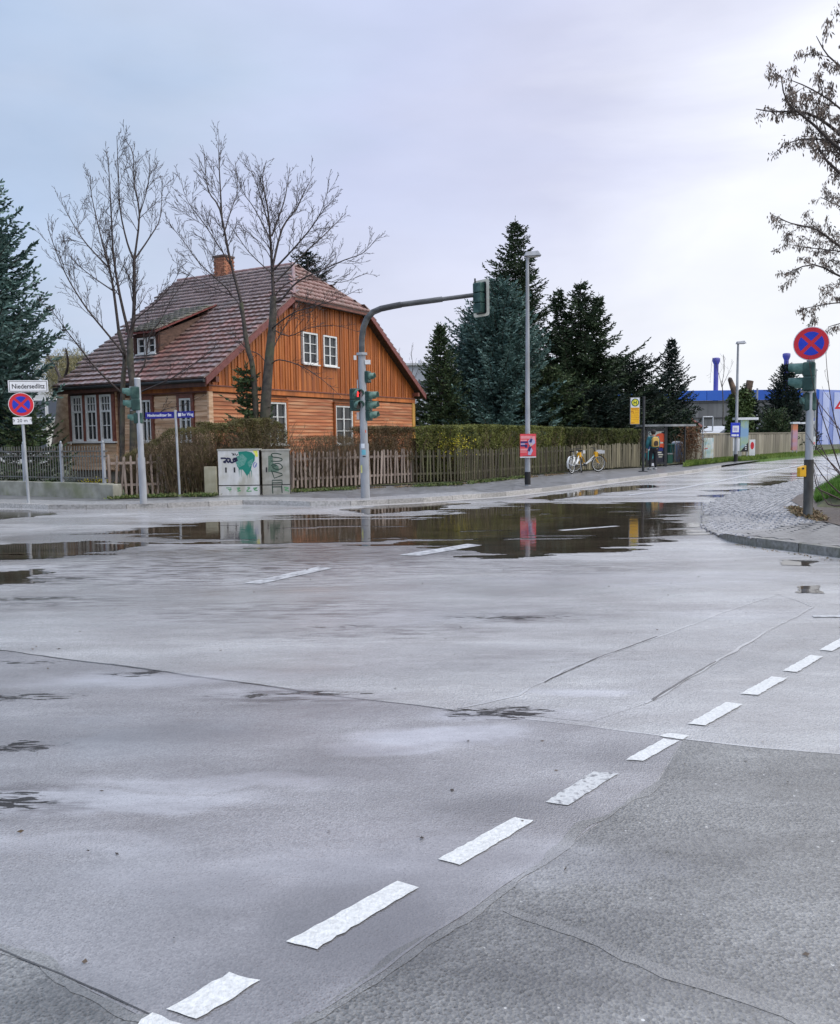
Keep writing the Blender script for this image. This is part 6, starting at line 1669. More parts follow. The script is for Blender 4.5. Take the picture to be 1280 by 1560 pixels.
# ------------------------------------------------------------------ bus stop
p = G(980, 718.5, .1); Yb = p.y
t = thing('bus_stop_sign', 'black pole with white and yellow H bus stop flag', 'sign', p, 0)
m = MB(); m.tube([(0, 0, 0), (0, 0, A(980, 604, Yb).z-.1)], .055, 12); m.build('pole', darkmetal, t)
m = MB(); m.tube([(0, 0, 0), (0, 0, .03)], .2, 14); m.build('base_plate', darkmetal, t)
za, zb_ = A(967, 646.5, Yb).z-.1, A(967, 605.5, Yb).z-.1; x0, x1 = A(960, 640, Yb).x-p.x, A(974.5, 640, Yb).x-p.x
fl = MB().box(x0, x1, -.03, .03, za, zb_).build('flag_frame', flat('grey flag frame', (.30,.30,.30)), t)
zm = za+(zb_-za)*.625
MB().box(x0+.02, x1-.02, -.034, -.031, za+.02, zm).build('yellow_panel', flat('bus yellow', (.86,.47,.015), .4), fl)
MB().box(x0+.02, x1-.02, -.034, -.031, zm+.002, zb_-.02).build('white_panel', whitep, fl)
hc = ((x0+x1)/2, (zm+zb_)/2)
MB().disc_y(hc[0], hc[1], .165, -.038, -.0345, 28).build('green_ring', flat('dark green print', (.01,.09,.03)), fl)
MB().disc_y(hc[0], hc[1], .125, -.042, -.0385, 28).build('yellow_disc', flat('sign yellow', (.80,.72,.05)), fl)
hl_ = MB(); hl_.box(hc[0]-.065, hc[0]-.035, -.046, -.0425, hc[1]-.08, hc[1]+.08); hl_.box(hc[0]+.035, hc[0]+.065, -.046, -.0425, hc[1]-.08, hc[1]+.08); hl_.box(hc[0]-.035, hc[0]+.035, -.046, -.0425, hc[1]-.015, hc[1]+.015)
hl_.build('letter_h', flat('dark green print', (.01,.09,.03)), fl)
om = flat('orange brown print', (.42,.10,.01)); m = MB(); w_ = x1-x0
for (a, b, c, d_) in ((.1,.93,.9,.955), (.2,.88,.8,.90), (.12,.72,.2,.82), (.25,.74,.32,.82), (.3,.66,.36,.72), (.5,.80,.92,.815), (.5,.70,.92,.715), (.1,.62,.92,.63), (.1,.50,.92,.51), (.1,.40,.92,.41), (.1,.28,.92,.29), (.1,.08,.45,.11)):
    m.box(x0+w_*a, x0+w_*c, -.037, -.0345, za+(zm-za)*b, za+(zm-za)*d_)
m.build('print_lines', om, fl)
# --- shelter
ps = G(1003, 712, .1); Ys = ps.y
s0 = G(984, 711.2, .1); s0.y += .2
t = thing('bus_shelter', 'dark framed glass bus shelter with lit advertising panel', 'bus shelter', (s0.x, s0.y, .1), 0)
def LS(px, py, Y): q = A(px, py, Y); return Vector((q.x-s0.x, q.y-s0.y, q.z-.1))
YA = s0.y; YB = 47.5
q1 = G(1043, 709.5, .1); YB = q1.y
r0 = LS(983, 649, YA); r1 = LS(1014, 649, YA); r2 = LS(1050, 651, YB)
H_ = LS(983, 650, YA).z
# ad case facing the street
xa, xb = LS(984, 700, YA).x, LS(1016, 700, YA).x; zp0, zp1 = LS(1000, 706, YA).z, LS(1000, 655, YA).z
cs = MB(); fw = .09
cs.box(xa, xa+fw, -.06, .06, zp0-.15, zp1+.05); cs.box(xb-fw-.05, xb, -.06, .06, -.0, H_); cs.box(xa+fw, xb-fw-.05, -.06, .06, zp1-.05, zp1+.05); cs.box(xa+fw, xb-fw-.05, -.06, .06, zp0-.05, zp0+.06); cs.box(xa+.02, xb-.1, .03, .06, zp0, zp1)
cs.box(xa+.02, xa+.10, -.05, .05, 0, zp0); cs.build('ad_case', darkmetal, t)
pa, pb = xa+fw+.01, xb-fw-.06; pz0, pz1 = zp0+.07, zp1-.06; W_ = pb-pa; Hh = pz1-pz0
bd = MB().box(pa, pb, .0, .02, pz0, pz1).build('poster_panel', pm('pale poster gradient', (.20,.36,.44), (.70,.72,.60), 1.6, .25), t)
def pf(pts): return [(pa+W_*a, pz0+Hh*b) for a, b in pts]
def circ(cx, cz, r, n=14, asp=1.0): return [(pa+W_*cx+r*math.cos(6.283*i/n), pz0+Hh*cz+r*asp*math.sin(6.283*i/n)) for i in range(n)]
pr = lambda nm, polys, mat, y: prt(bd, nm, polys, mat, y)
dk = flat('near black print', (.02,.02,.035)); org = flat('orange print', (.78,.10,.03)); tea = flat('teal print', (.03,.28,.30)); crm = flat('cream print', (.65,.62,.50)); nav = flat('deep blue print', (.02,.03,.20))
pr('print_dark', [pf([(.52,0),(1,0),(1,.98),(.84,.98),(.80,.62),(.66,.48),(.50,.40)]), pf([(0,.0),(.5,.0),(.5,.12),(.2,.14),(0,.18)])], dk, -.002)
pr('print_orange', [circ(.80,.78,.30, asp=.8), circ(.84,.54,.17, asp=.8)], org, -.004)
pr('print_blue', [pf([(.66,.36),(.96,.36),(.90,.48),(.72,.48)]), pf([(0,.40),(.12,.44),(.16,.70),(.0,.66)])], nav, -.004)
pr('print_teal', [circ(.10,.22,.24)], tea, -.006)
pr('print_pale', [pf([(.70,.60),(.95,.60),(.95,.65),(.70,.65)]), pf([(.62,.29),(.85,.29),(.85,.33),(.62,.33)]), pf([(.64,.22),(.96,.22),(.96,.26),(.64,.26)]), pf([(.68,.15),(.9,.15),(.9,.18),(.68,.18)])], crm, -.008)
rg_ = MB(); 
for i in range(20):
    a0_, a1_ = 6.283*i/20, 6.283*(i+1)/20; c0 = (pa+W_*.16, pz0+Hh*.92)
    rg_.prism_y([(c0[0]+.10*math.cos(a0_), c0[1]+.10*math.sin(a0_)), (c0[0]+.10*math.cos(a1_), c0[1]+.10*math.sin(a1_)), (c0[0]+.06*math.cos(a1_), c0[1]+.06*math.sin(a1_)), (c0[0]+.06*math.cos(a0_), c0[1]+.06*math.sin(a0_))], -.004, -.002)
rg_.build('print_ring', dk, bd)
MB().box(xa, xb-.05, -.03, .0, zp1+.09, H_-.06).build('header_glass', flat('milky header', (.50,.54,.52), .3), t)
MB().box(pa+.05, pa+.40, -.07, -.062, zp0-.12, zp0+.02).build('small_notice', whitep, t)
# roof slab
rf = MB(); rf.prism([(xa-.25, -.25), (xb+.1, -.30), (r2.x+.25, YB-YA-.3), (r2.x-.3, YB-YA+1.3), (xa-.1, 1.6)], H_, H_+.10)
rf.build('roof', pm('shelter roof', (.16,.17,.17), (.32,.33,.33), 3, .4), t)
bx1 = LS(1043, 700, YB).x
for (x, y) in ((xa+.05, .0), (bx1, YB-YA), (xa+.1, 1.4), (bx1-.9, YB-YA+1.1)): MB().tube([(x, y, 0), (x, y, H_)], .045, 8).build('post', darkmetal, t)
gl = pm('shelter glass', (.10,.13,.13), (.14,.17,.17), 2, .05, trans=.9)
m = MB(); m.box(xa+.1, bx1-.9, 1.40, 1.41, .25, H_-.1)
v0 = Vector((xa+.1, 1.4, 0)); v1 = Vector((bx1-.9, YB-YA+1.1, 0))
m = MB(); m.add([(v0.x, v0.y, .3), (v1.x, v1.y, .3), (v1.x, v1.y, H_-.12), (v0.x, v0.y, H_-.12)], [(0, 1, 2, 3)]); m.build('glass_panel', gl, t)
for z in (.3, 1.15, H_-.12): MB().tube([(v0.x, v0.y, z), (v1.x, v1.y, z)], .025, 6).build('glass_rail', darkmetal, t)
MB().box(-.25+(v0.x+v1.x)/2-.5, (v0.x+v1.x)/2+.5, (v0.y+v1.y)/2-.5, (v0.y+v1.y)/2-.2, .42, .47).build('bench_seat', darkmetal, t)
# --- bins and cabinets beside the shelter
def bx(px0, px1, py0, py1, Y, dep, name, label, cat, mat, parts=None, group=None, rnd_top=False):
    a = A(px0, py0, Y); b = A(px1, py1, Y); t = thing(name, label, cat, (a.x, Y, .1), 0, group); w_ = b.x-a.x; h = b.z-.1
    return t, w_, h
t, w_, h = bx(1029, 1041.5, 707, 672, 46.8, .9, 'recycling_container', 'blue-grey round-topped container behind the bus shelter', 'container', None)
pts = [(0, 0), (w_, 0), (w_, h*.88)]+[(w_/2+w_/2*math.cos(a), h*.88+h*.12*math.sin(a)) for a in [math.pi*i/8 for i in range(1, 8)]]+[(0, h*.88)]
MB().prism_y(pts, 0, .8).build('body', flat('pale grey plastic', (.42,.44,.48)), t)
MB().prism_y([(a*.78+w_*.05, b*.94) for a, b in pts], -.03, -.002).build('door', flat('slate blue', (.10,.14,.24)), t)
t, w_, h = bx(1020.5, 1029, 707, 678, 47.0, .9, 'recycling_container', 'dark teal container left of the blue-grey one', 'container', None)
MB().box(0, w_, 0, .8, 0, h).build('body', flat('dark teal plastic', (.025,.10,.09)), t); MB().box(-.05, w_, -.04, .84, h+.002, h+.06).build('lid', flat('dark teal lid', (.04,.14,.12)), t)
t, w_, h = bx(1018, 1025, 709, 690.5, 44.5, .4, 'litter_bin', 'small green litter bin at the right end of the shelter panel', 'bin', None)
MB().box(0, w_, 0, .3, 0.05, h*.9).build('bin_body', flat('bin green', (.02,.10,.07)), t); MB().box(-.02, w_+.02, -.02, .32, h*.9+.002, h).build('lid', flat('grey lid', (.25,.27,.27)), t)

# ------------------------------------------------------------------ waiting person (seen from behind)
pp = G(995, 715.3, .1); 
per = thing('person', 'person in teal jacket and black trousers standing before the bus shelter poster', 'person', pp, R(8))
jacket = pm('teal jacket', (.015,.10,.12), (.03,.17,.19), 5, .7); trous = flat('black trousers', (.012,.012,.016), .8); hairm = flat('dark hair', (.02,.014,.012), .7); skinm = flat('skin', (.45,.26,.19), .5)
def skin_body(name, joints, edges, mats, parent, sub=2):
    me = bpy.data.meshes.new(name); me.from_pydata([j[0] for j in joints], edges, []); me.materials.append(mats)
    o = inst(name, me, parent)
    sk = o.modifiers.new('skin', 'SKIN'); sk.use_smooth_shade = True
    for i, j in enumerate(joints):
        r_ = j[1]; me.skin_vertices[0].data[i].radius = (r_, r_) if isinstance(r_, (int, float)) else r_
    me.skin_vertices[0].data[0].use_root = True
    ss = o.modifiers.new('sub', 'SUBSURF'); ss.levels = sub; ss.render_levels = sub
    return o
J = [((0,0,.93),(.16,.11)), ((0,0,1.12),(.145,.10)), ((0,0,1.34),(.18,.115)), ((0,-.01,1.46),(.10,.08)), ((0,0,1.52),.055), ((0,.015,1.62),(.082,.098)), ((0,.02,1.72),(.07,.085)),
     ((.20,0,1.41),.065), ((.25,.02,1.16),.05), ((.24,.12,.97),.038), ((.235,.18,.90),.036),
     ((-.20,0,1.41),.065), ((-.26,.0,1.15),.05), ((-.25,.10,.94),.038), ((-.245,.14,.86),.036),
     ((.10,0,.80),.095), ((.11,.01,.48),.062), ((.115,-.02,.12),.045), ((.12,.02,.045),.045), ((.13,.14,.035),.038),
     ((-.10,0,.80),.095), ((-.13,.0,.48),.062), ((-.15,-.03,.12),.045), ((-.155,.01,.045),.045), ((-.175,.13,.035),.038)]
J = [(p_, (tuple(x*.82 for x in r_) if isinstance(r_, tuple) else r_*.84) if i_ not in (4,5,6,9,10,13,14) else r_) for i_, (p_, r_) in enumerate(J)]
E_ = [(0,1),(1,2),(2,3),(3,4),(4,5),(5,6),(2,7),(7,8),(8,9),(9,10),(2,11),(11,12),(12,13),(13,14),(0,15),(15,16),(16,17),(17,18),(18,19),(0,20),(20,21),(21,22),(22,23),(23,24)]
tmp_ = skin_body('body', J, E_, skinm, per); bpy.context.view_layer.update()
me_b = bpy.data.meshes.new_from_object(tmp_.evaluated_get(bpy.context.evaluated_depsgraph_get())); bpy.data.objects.remove(tmp_)
me_b.materials.clear(); me_b.materials.append(skinm); me_b.materials.append(trous)
for f_ in me_b.polygons:
    c_ = f_.center; f_.use_smooth = True; f_.material_index = 0 if (c_.z > 1.47 or (abs(c_.x) > .2 and .8 < c_.z < .97)) else 1
inst('body', me_b, per)
# clothing over the body
inf = lambda r_, k: (r_[0]+k, r_[1]+k) if isinstance(r_, tuple) else r_+k
JJ = [(J[i][0], inf(J[i][1], .05)) for i in (0, 1, 2, 3, 7, 8, 9, 11, 12, 13)]; JJ[0] = ((0,0,.92),(.19,.145))
skin_body('jacket', JJ, [(0,1),(1,2),(2,3),(2,4),(4,5),(5,6),(2,7),(7,8),(8,9)], jacket, per)
JJ = [(J[i][0], inf(J[i][1], .030)) for i in (0, 15, 16, 17, 20, 21, 22)]
skin_body('trousers', JJ, [(0,1),(1,2),(2,3),(0,4),(4,5),(5,6)], trous, per)
for i in (18, 23):
    a = Vector(J[i][0]); m = MB(); m.box(a.x-.05, a.x+.05, a.y-.09, a.y+.19, -.0, .09); bevel(m.build('shoe', pm('white soled shoe', (.25,.25,.25), (.6,.6,.6), 20, .6), per), .03, 3)
m = MB(); m.lathe([(0.001, -.10), (.075, -.085), (.108, -.02), (.112, .05), (.085, .105), (.03, .13), (.001, .133)], 14, (0, .0, 1.665)); h_ = m.build('hair', hairm, per)
for i, s_ in enumerate((-1, 1)):
    m = MB(); m.tube([(s_*.095, .02, 1.62), (s_*.108, .02, 1.645), (s_*.095, .025, 1.67)], .014, 6); m.build('ear', skinm, per)
m = MB(); m.lathe([(.001, 0), (.014, .01), (.012, .04), (.001, .05)], 8, (0, .125, 1.60)); m.build('nose', skinm, per)
for gx_ in (.235, -.245):
    gy, gz_ = (.20, .87) if gx_ > 0 else (.155, .83)
    for k in range(5):
        x = gx_+(k-2)*.014*(1 if k < 4 else 1.6); m = MB(); m.tube([(x, gy, gz_), (x, gy+.02, gz_-.045), (x, gy+.015, gz_-.085+.008*abs(k-2))], [.009, .008, .006], 6); m.build('finger', skinm, per)
bp_ = thing('backpack', 'yellow backpack with dark pocket worn by the waiting person', 'backpack', (pp.x, pp.y, pp.z), R(8))
yb2 = flat('mustard yellow nylon', (.66,.42,.11), .7); dkb = flat('dark brown nylon', (.05,.03,.02), .7)
pts = [(-.135, 1.02), (.135, 1.02), (.15, 1.10), (.145, 1.36), (.10, 1.45), (0, 1.475), (-.10, 1.45), (-.145, 1.36), (-.15, 1.10)]
bevel(MB().prism_y(pts, -.30, -.13).build('bag', yb2, bp_), .035, 3)
pts = [(-.10, 1.07), (.10, 1.07), (.105, 1.22), (.06, 1.29), (-.06, 1.29), (-.105, 1.22)]
bevel(MB().prism_y(pts, -.335, -.295).build('pocket', dkb, bp_), .02, 2)
for s_ in (-1, 1): MB().tube([(s_*.10, -.14, 1.42), (s_*.12, -.06, 1.50), (s_*.12, .08, 1.48), (s_*.13, .15, 1.30), (s_*.15, .0, 1.08), (s_*.13, -.14, 1.08)], .018, 6).build('strap', dkb, bp_)

# ------------------------------------------------------------------ bicycles
byel = flat('bicycle yellow', (.80,.42,.02), .35); bwh = flat('bicycle white', (.72,.73,.72), .35); tyre = flat('tyre', (.015,.015,.015), .8); rim = flat('rim', (.55,.56,.58), .35, metal=.5)
def bicycle(label, px, py, az, steer, tilt, group='yellow and white bicycles by the old board fence'):
    p = G(px, py, .1); t = thing('bicycle', label, 'bicycle', p, az, group); t.rotation_euler = (tilt, 0, az)
    R_ = .335
    def wheel(cx, rot):
        w = MB(); n = 32
        w.tube([(R_*math.cos(6.2832*i/n), 0, R_*math.sin(6.2832*i/n)) for i in range(n+1)], .024, 8, caps=False)
        wo_ = w.build('wheel', tyre, t); wo_.location = (cx, 0, R_+.02); wo_.rotation_euler = (0, 0, rot)
        r2_ = MB(); r2_.tube([((R_-.03)*math.cos(6.2832*i/n), 0, (R_-.03)*math.sin(6.2832*i/n)) for i in range(n+1)], .013, 6, caps=False); r2_.build('rim', bwh, wo_)
        sp = MB()
        for i in range(14): a = 6.2832*i/14; sp.tube([(0, .015*(-1)**i, 0), ((R_-.03)*math.cos(a), 0, (R_-.03)*math.sin(a))], .0028, 4)
        sp.tube([(0, -.04, 0), (0, .04, 0)], .03, 8); sp.build('spokes', rim, wo_)
        return wo_
    wheel(-.54, 0); wheel(.56, steer)
    f = MB(); bb = (-.08, 0, .31); hd = (.38, 0, .82); hb = (.42, 0, .62); st_ = (-.22, 0, .78)
    f.tube([bb, hb], .026, 8); f.tube([bb, (.05, 0, .42), (.40, 0, .74)], .024, 8); f.tube([bb, st_], .020, 8)
    f.tube([bb, (-.54, .05, .355)], .012, 6); f.tube([bb, (-.54, -.05, .355)], .012, 6); f.tube([(-.2, 0, .70), (-.54, .05, .355)], .011, 6); f.tube([(-.2, 0, .70), (-.54, -.05, .355)], .011, 6)
    f.build('frame', bwh, t)
    hdm = MB(); hdm.tube([hb, hd], .028, 8); hdm.tube([(.35, 0, .86), (.38, 0, .76)], .03, 8); hdm.box(.36, .50, -.07, .07, .66, .86); hdm.build('head_tube', byel, t)
    fk = MB()
    for s_ in (-1, 1): fk.tube([(.43, s_*.02, .62), (.46, s_*.05, .52), (.56+math.sin(-steer)*s_*.05, s_*.05, .355)], .014, 6)
    fk.build('fork', byel, t)
    hb_ = MB(); hb_.tube([(.37, 0, .84), (.34, 0, 1.0)], .016, 8); hb_.tube([(.22, -.27, 1.0), (.33, -.2, 1.03), (.36, 0, 1.02), (.33, .2, 1.03), (.22, .27, 1.0)], .013, 6); hb_.build('handlebar', darkmetal, t)
    sd = MB(); sd.add([(-.38,-.08,.90),(-.38,.08,.90),(-.2,.05,.90),(-.08,.018,.89),(-.08,-.018,.89),(-.2,-.05,.90),(-.38,-.09,.95),(-.38,.09,.95),(-.2,.06,.94),(-.08,.02,.92),(-.08,-.02,.92),(-.2,-.06,.94)],
           [(0,1,2,3,4,5)[::-1], (6,7,8,9,10,11)]+[(i, (i+1) % 6, 6+(i+1) % 6, 6+i) for i in range(6)]); sd.build('saddle', black, t)
    MB().tube([st_, (-.25, 0, .90)], .014, 8).build('seat_post', rim, t)
    for (cx, a0, a1, mt) in ((-.54, 20, 200, bwh), (.56, 10, 130, byel)):
        m = MB(); n = 12; vs = []; fs = []
        for i in range(n+1):
            a = R(a0+(a1-a0)*i/n)
            for y in (-.035, .035): vs.append((cx+(R_+.035)*math.cos(a), y, R_+.02+(R_+.035)*math.sin(a)))
        for i in range(n): fs.append((2*i, 2*i+1, 2*i+3, 2*i+2))
        m.add(vs, fs, True); m.build('mudguard', mt, t)
    g = MB(); g.prism_y([(-.56, .40), (-.30, .52), (-.22, .66), (-.34, .70)], -.075, -.065); g.prism_y([(-.56, .40), (-.30, .52), (-.22, .66), (-.34, .70)], .065, .075); g.build('skirt_guard', bwh, t)
    b_ = MB(); b_.box(.50, .76, -.15, .15, .80, .815); b_.box(.50, .76, -.15, -.14, .815, .93); b_.box(.50, .76, .14, .15, .815, .93); b_.build('front_basket', rim, t)
    ck = MB(); ck.tube([(-.08, -.06, .31), (-.08, .06, .31)], .06, 10); ck.tube([(-.08, .07, .31), (.04, .08, .20)], .01, 5); ck.tube([(.02, .08, .20), (.06, .15, .20)], .018, 5); ck.tube([(-.08, -.07, .31), (-.20, -.08, .42)], .01, 5); ck.build('crank', darkmetal, t)
    MB().tube([(-.3, -.03, .28), (-.35, -.16, .0)], .01, 6).build('stand', darkmetal, t)
    return t
bicycle('nearer bicycle turned away, its yellow frame in front of the other one', 879, 721, R(58), R(25), R(-5))
bicycle('bicycle seen side-on with its big front wheel to the right', 893, 719, R(12), R(12), R(4))

# ------------------------------------------------------------------ far board fence and adverts
bfm = pm('grey concrete fence panel', (.20,.175,.135), (.34,.31,.25), 3, .8, stretch=(1,1,.3), vary=.22, c3=(.12,.10,.08), scale3=1.5)
fp = FARF; f = thing('panel_fence', 'far fence of weathered upright panels behind the grass verge', 'fence', (fp[0].x, fp[0].y, .14))
po = MB().box(-.5, .5, -.03, .03, 0, 1.0).build('s', bfm); pme = po.data; bpy.data.objects.remove(po)
cap_o = MB().box(-.5, .5, -.05, .05, 0, 1.0).build('s', bfm); cme = cap_o.data; bpy.data.objects.remove(cap_o)
k = 0
for a, b in zip(fp, fp[1:]):
    v = b-a; n = max(1, int(v.length/ .62)); an_ = math.atan2(v.y, v.x)
    for i in range(n):
        c = a+v*((i+.5)/n)-fp[0]; hgt = 1.48+random.uniform(-.03, .03); rs_ = random.uniform(-.02, .02)
        inst('panel', pme, f, (c.x, c.y, 0), (0, random.uniform(-.008, .008), an_), (v.length/n*.95, 1, hgt)); k += 1
    c = (a+b)/2-fp[0]; inst('coping', cme, f, (c.x, c.y, 1.5), (0, 0, an_), (v.length, 1.2, .09))
# further part to the right of the view
def poster_board(label, px0, px1, py0, py1, Y, mats, name='advert_board', legs=True, roof=None, thick=.08, z_b=.12, group=None):
    a = A(px0, py1, Y); b = A(px1, py0, Y); cx = (a.x+b.x)/2
    t = thing(name, label, 'advertisement', (cx, Y, .12), 0, group); w_ = (b.x-a.x)/2; z0, z1 = a.z-.12, b.z-.12
    MB().box(-w_, w_, 0, thick, z0, z1).build('panel', mats[0], t)
    if legs:
        for s_ in (-1, 1): MB().box(s_*w_*.8-.03, s_*w_*.8+.03, .01, .06, 0, z0).build('leg', galv, t)
    return t, w_, z0, z1
t, w_, z0, z1 = poster_board('white picture poster on a tall frame left of the blue lamp sign', 1072.5, 1087.5, 667, 697.5, 46.3, [pm('pale picture poster', (.30,.55,.55), (.85,.84,.80), 2.6, .3, c3=(.75,.62,.30), scale3=4, amt3=.6)])
prt(t, 'print_red', [[(-w_*.95, z0+(z1-z0)*.42), (-w_*.2, z0+(z1-z0)*.46), (-w_*.2, z0+(z1-z0)*.50), (-w_*.95, z0+(z1-z0)*.47)]], redp, -.003)
fr_ = A(1072, 635, 46.3); w2_ = A(1087, 635, 46.3).x-fr_.x; zt_ = fr_.z-.12; zb2 = A(1072, 657, 46.3).z-.12
m = MB()
for x in (-w_-.05, -w_-.05+w2_): m.tube([(x, .1, 0 if x < 0 else zb2), (x, .1, zt_)], .04, 6)
for z in (zt_, zb2): m.tube([(-w_-.05, .1, z), (-w_-.05+w2_, .1, z)], .04, 6)
m.build('tall_frame', galv, t)
t, w_, z0, z1 = poster_board('tall green and blue advertising pillar beside the ivy stump', 1128, 1141, 640, 688, 51, [pm('blue green poster', (.25,.42,.62), (.48,.60,.20), .9, .3, lo=.42, hi=.58)], thick=.3)
prt(t, 'print_dark', [[(-w_, z0), (w_, z0), (w_, z0+(z1-z0)*.30), (-w_*.2, z0+(z1-z0)*.12)]], blackp, -.003)
prt(t, 'print_white', [[(w_*.2, z0+(z1-z0)*a), (w_*.6, z0+(z1-z0)*a), (w_*.6, z0+(z1-z0)*(a+.03)), (w_*.2, z0+(z1-z0)*(a+.03))] for a in (.06, .12, .18)], whitep, -.006)
MB().box(-w_-.35, w_+.55, -.1, .45, z1+.02, z1+.16).build('pillar_roof', whitep, t)
poster_board('blank white board at the foot of the advertising pillar', 1117, 1127.5, 668, 687, 50.5, [whitep])
t, w_, z0, z1 = poster_board('small white poster with red head right of the pillar', 1141.5, 1151, 669.5, 694, 51.5, [whitep])
prt(t, 'print_red', [[(w_*.65*math.cos(a), z0+(z1-z0)*.62+w_*1.3*math.sin(a)) for a in [6.283*i/10 for i in range(10)]]], redp, -.003)
t, w_, z0, z1 = poster_board('narrow orange and violet advertising pillar near the right pole', 1207.5, 1216, 646, 686, 60, [pm('orange violet poster', (.70,.25,.12), (.45,.40,.68), .7, .3, lo=.4, hi=.6)], thick=.3)
MB().box(-w_-.05, w_+.1, -.1, .4, z1+.02, z1+.15).build('pillar_roof', whitep, t); MB().box(w_+.25, w_+.65, -.1, .4, z1+.0, z1+.13).build('side_roof', whitep, t)
# blue sign on the second lamp
q = G(1121, 704, .1); a = A(1113, 666, q.y-.15); b = A(1128, 644, q.y-.15)
t = thing('parking_sign', 'blue square sign with white panel on the far lamp post', 'sign', ((a.x+b.x)/2, q.y-.15, a.z)); w_ = (b.x-a.x)/2; h = b.z-a.z
bevel(MB().box(-w_, w_, -.02, .02, 0, h).build('sign_board', bluep, t), .02)
MB().box(-w_*.62, w_*.72, -.026, -.021, h*.34, h*.80).build('white_field', whitep, t); MB().box(-w_*.8, w_*.2, -.026, -.021, h*.06, h*.20).build('white_line', whitep, t); MB().box(w_*.3, w_*.7, -.026, -.021, h*.06, h*.20).build('white_line', whitep, t)
MB().box(-w_*.4, w_*.4, -.030, -.0265, h*.45, h*.66).build('print_lilac', lil, t)
MB().box(-.02, .02, .02, .1, h*.3, h*.35).build('clamp', galv, t)
# signs on the most distant lamp
q = G(1240, 689, .1); a = A(1236, 646, q.y-.2); b = A(1241, 637, q.y-.2)
t = thing('bus_stop_flag', 'tiny blue and white sign on the most distant lamp post', 'sign', (a.x, q.y-.2, a.z)); MB().box(0, b.x-a.x, -.02, .02, 0, (b.z-a.z)*.55).build('white_field', whitep, t); MB().box(0, b.x-a.x, -.02, .02, (b.z-a.z)*.56, b.z-a.z).build('blue_field', bluep, t)
a = A(1236, 679, q.y-.3); b = A(1243, 665, q.y-.3)
t = thing('notice_board', 'small white board low on the most distant lamp post', 'sign', (a.x, q.y-.3, a.z)); MB().box(0, b.x-a.x, -.02, .02, 0, b.z-a.z).build('board', whitep, t)
MB().box(.05, b.x-a.x-.05, -.025, -.021, .1, .3).build('print', pink, t)
# give-way sign cut by the right edge
q = G(1282, 700, .1); Yg = q.y; t = thing('give_way_sign', 'red-edged triangular sign cut by the right edge', 'sign', q)
zc = A(1282, 622, Yg).z-.1; zt2 = A(1282, 603, Yg).z-.1; hh = zt2-zc; w2 = hh*.62
def tri(k, y0, y1, mat, nm):
    c = zc+hh*.36
    m = MB(); m.prism_y([(-w2*k, c-hh*.36*k), (w2*k, c-hh*.36*k), (0, c+hh*.64*k)], y0, y1); return m.build(nm, mat, t)
tri(1.15, -.05, -.04, redp, 'red_border'); tri(.68, -.056, -.051, whitep, 'white_centre'); MB().tube([(0, 0, 0), (0, 0, zt2+.05)], .04, 8).build('pole', galv, t)
# tall thin pole in front of the hall
q = A(1154, 593, 85); t = thing('thin_pole', 'thin grey pole in front of the grey hall wall', 'pole', (q.x, 85, .1)); MB().tube([(0, 0, 0), (0, 0, q.z)], .09, 8).build('pole', galv2, t)

# ------------------------------------------------------------------ ivy-clad pollard stump
YS = 60; b = A(1128, 690, YS)
t = thing('pollard_stump', 'tree with two sawn-off limbs wrapped in ivy in front of the hall', 'tree', (b.x, YS, .13))
def LP(x, y): q = A(x, y, YS); return (q.x-b.x, 0, q.z-.13)
m = MB(); m.tube([LP(1128,705), LP(1127,650), LP(1126,625)], [.55, .45, .42], 12); m.tube([LP(1126,640), LP(1122,612), LP(1119,596), LP(1112,577)], [.34, .26, .22, .15], 10); m.tube([LP(1128,635), LP(1134,610), LP(1140,594), LP(1143,580)], [.36, .28, .25, .24], 10)
m.tube([LP(1112,577), LP(1111,575)], [.15, .05], 8)
m.build('trunk', pm('bare sawn wood', (.07,.05,.04), (.20,.13,.085), 3, .8, c3=(.05,.045,.035), scale3=2), t)
rg = np.random.default_rng(90); n = 9000
pts = []
for (A0_, B0_, r_, w_) in ((LP(1128,700), LP(1127,640), 1.0, .5), (LP(1127,645), LP(1122,605), .55, .2), (LP(1128,640), LP(1137,600), .65, .25)):
    k = int(n*w_); s = rg.random((k, 1)); P_ = np.array(A0_)+(np.array(B0_)-np.array(A0_))*s; pts.append(P_+unit(rg.normal(size=(k, 3)))*r_*rg.uniform(.6, 1.1, (k, 1)))
pts = np.concatenate(pts); n = len(pts)
V, Fq = blades(pts, unit(rg.normal(size=(n, 3))), rg.uniform(.15, .28, n), rg.uniform(.12, .2, n), rg); np_obj('ivy', V, Fq, leafm('ivy leaves', (.03,.055,.015), (.09,.13,.04), 1.5), t)

# ------------------------------------------------------------------ industrial hall
YH = 110; cA = A(1030, 660, YH); cB = A(1246, 660, YH); hz = A(1140, 594.5, YH).z; fz = A(1140, 609.5, YH).z
t = thing('factory_hall', 'long grey hall with bright blue roof band and pale blue end wall', 'building', (cA.x-8, YH, 0))
wH = cB.x-cA.x+8
gwall = pm('grey corrugated wall', (.115,.118,.125), (.155,.158,.165), .6, .6); bl_ = pm('bright blue cladding', (.015,.10,.52), (.03,.15,.62), .15, .4, vary=.12); pal = pm('pale blue cladding', (.18,.25,.58), (.25,.32,.66), .3, .5, vary=.06)
hw_o = MB().box(0, wH, 0.3, 30, 0, fz).build('wall', gwall, t)
ribs = MB(); x = .2
pn = MB().box(0, 1.18, 0.18, .29, 0, 1).add([], []).build('s', pm('grey wall panel', (.15,.153,.16), (.20,.205,.21), 1.2, .6, vary=.12, stretch=(1,1,.2), c3=(.11,.11,.12), scale3=.8)); pnm = pn.data; bpy.data.objects.remove(pn)
i = 0
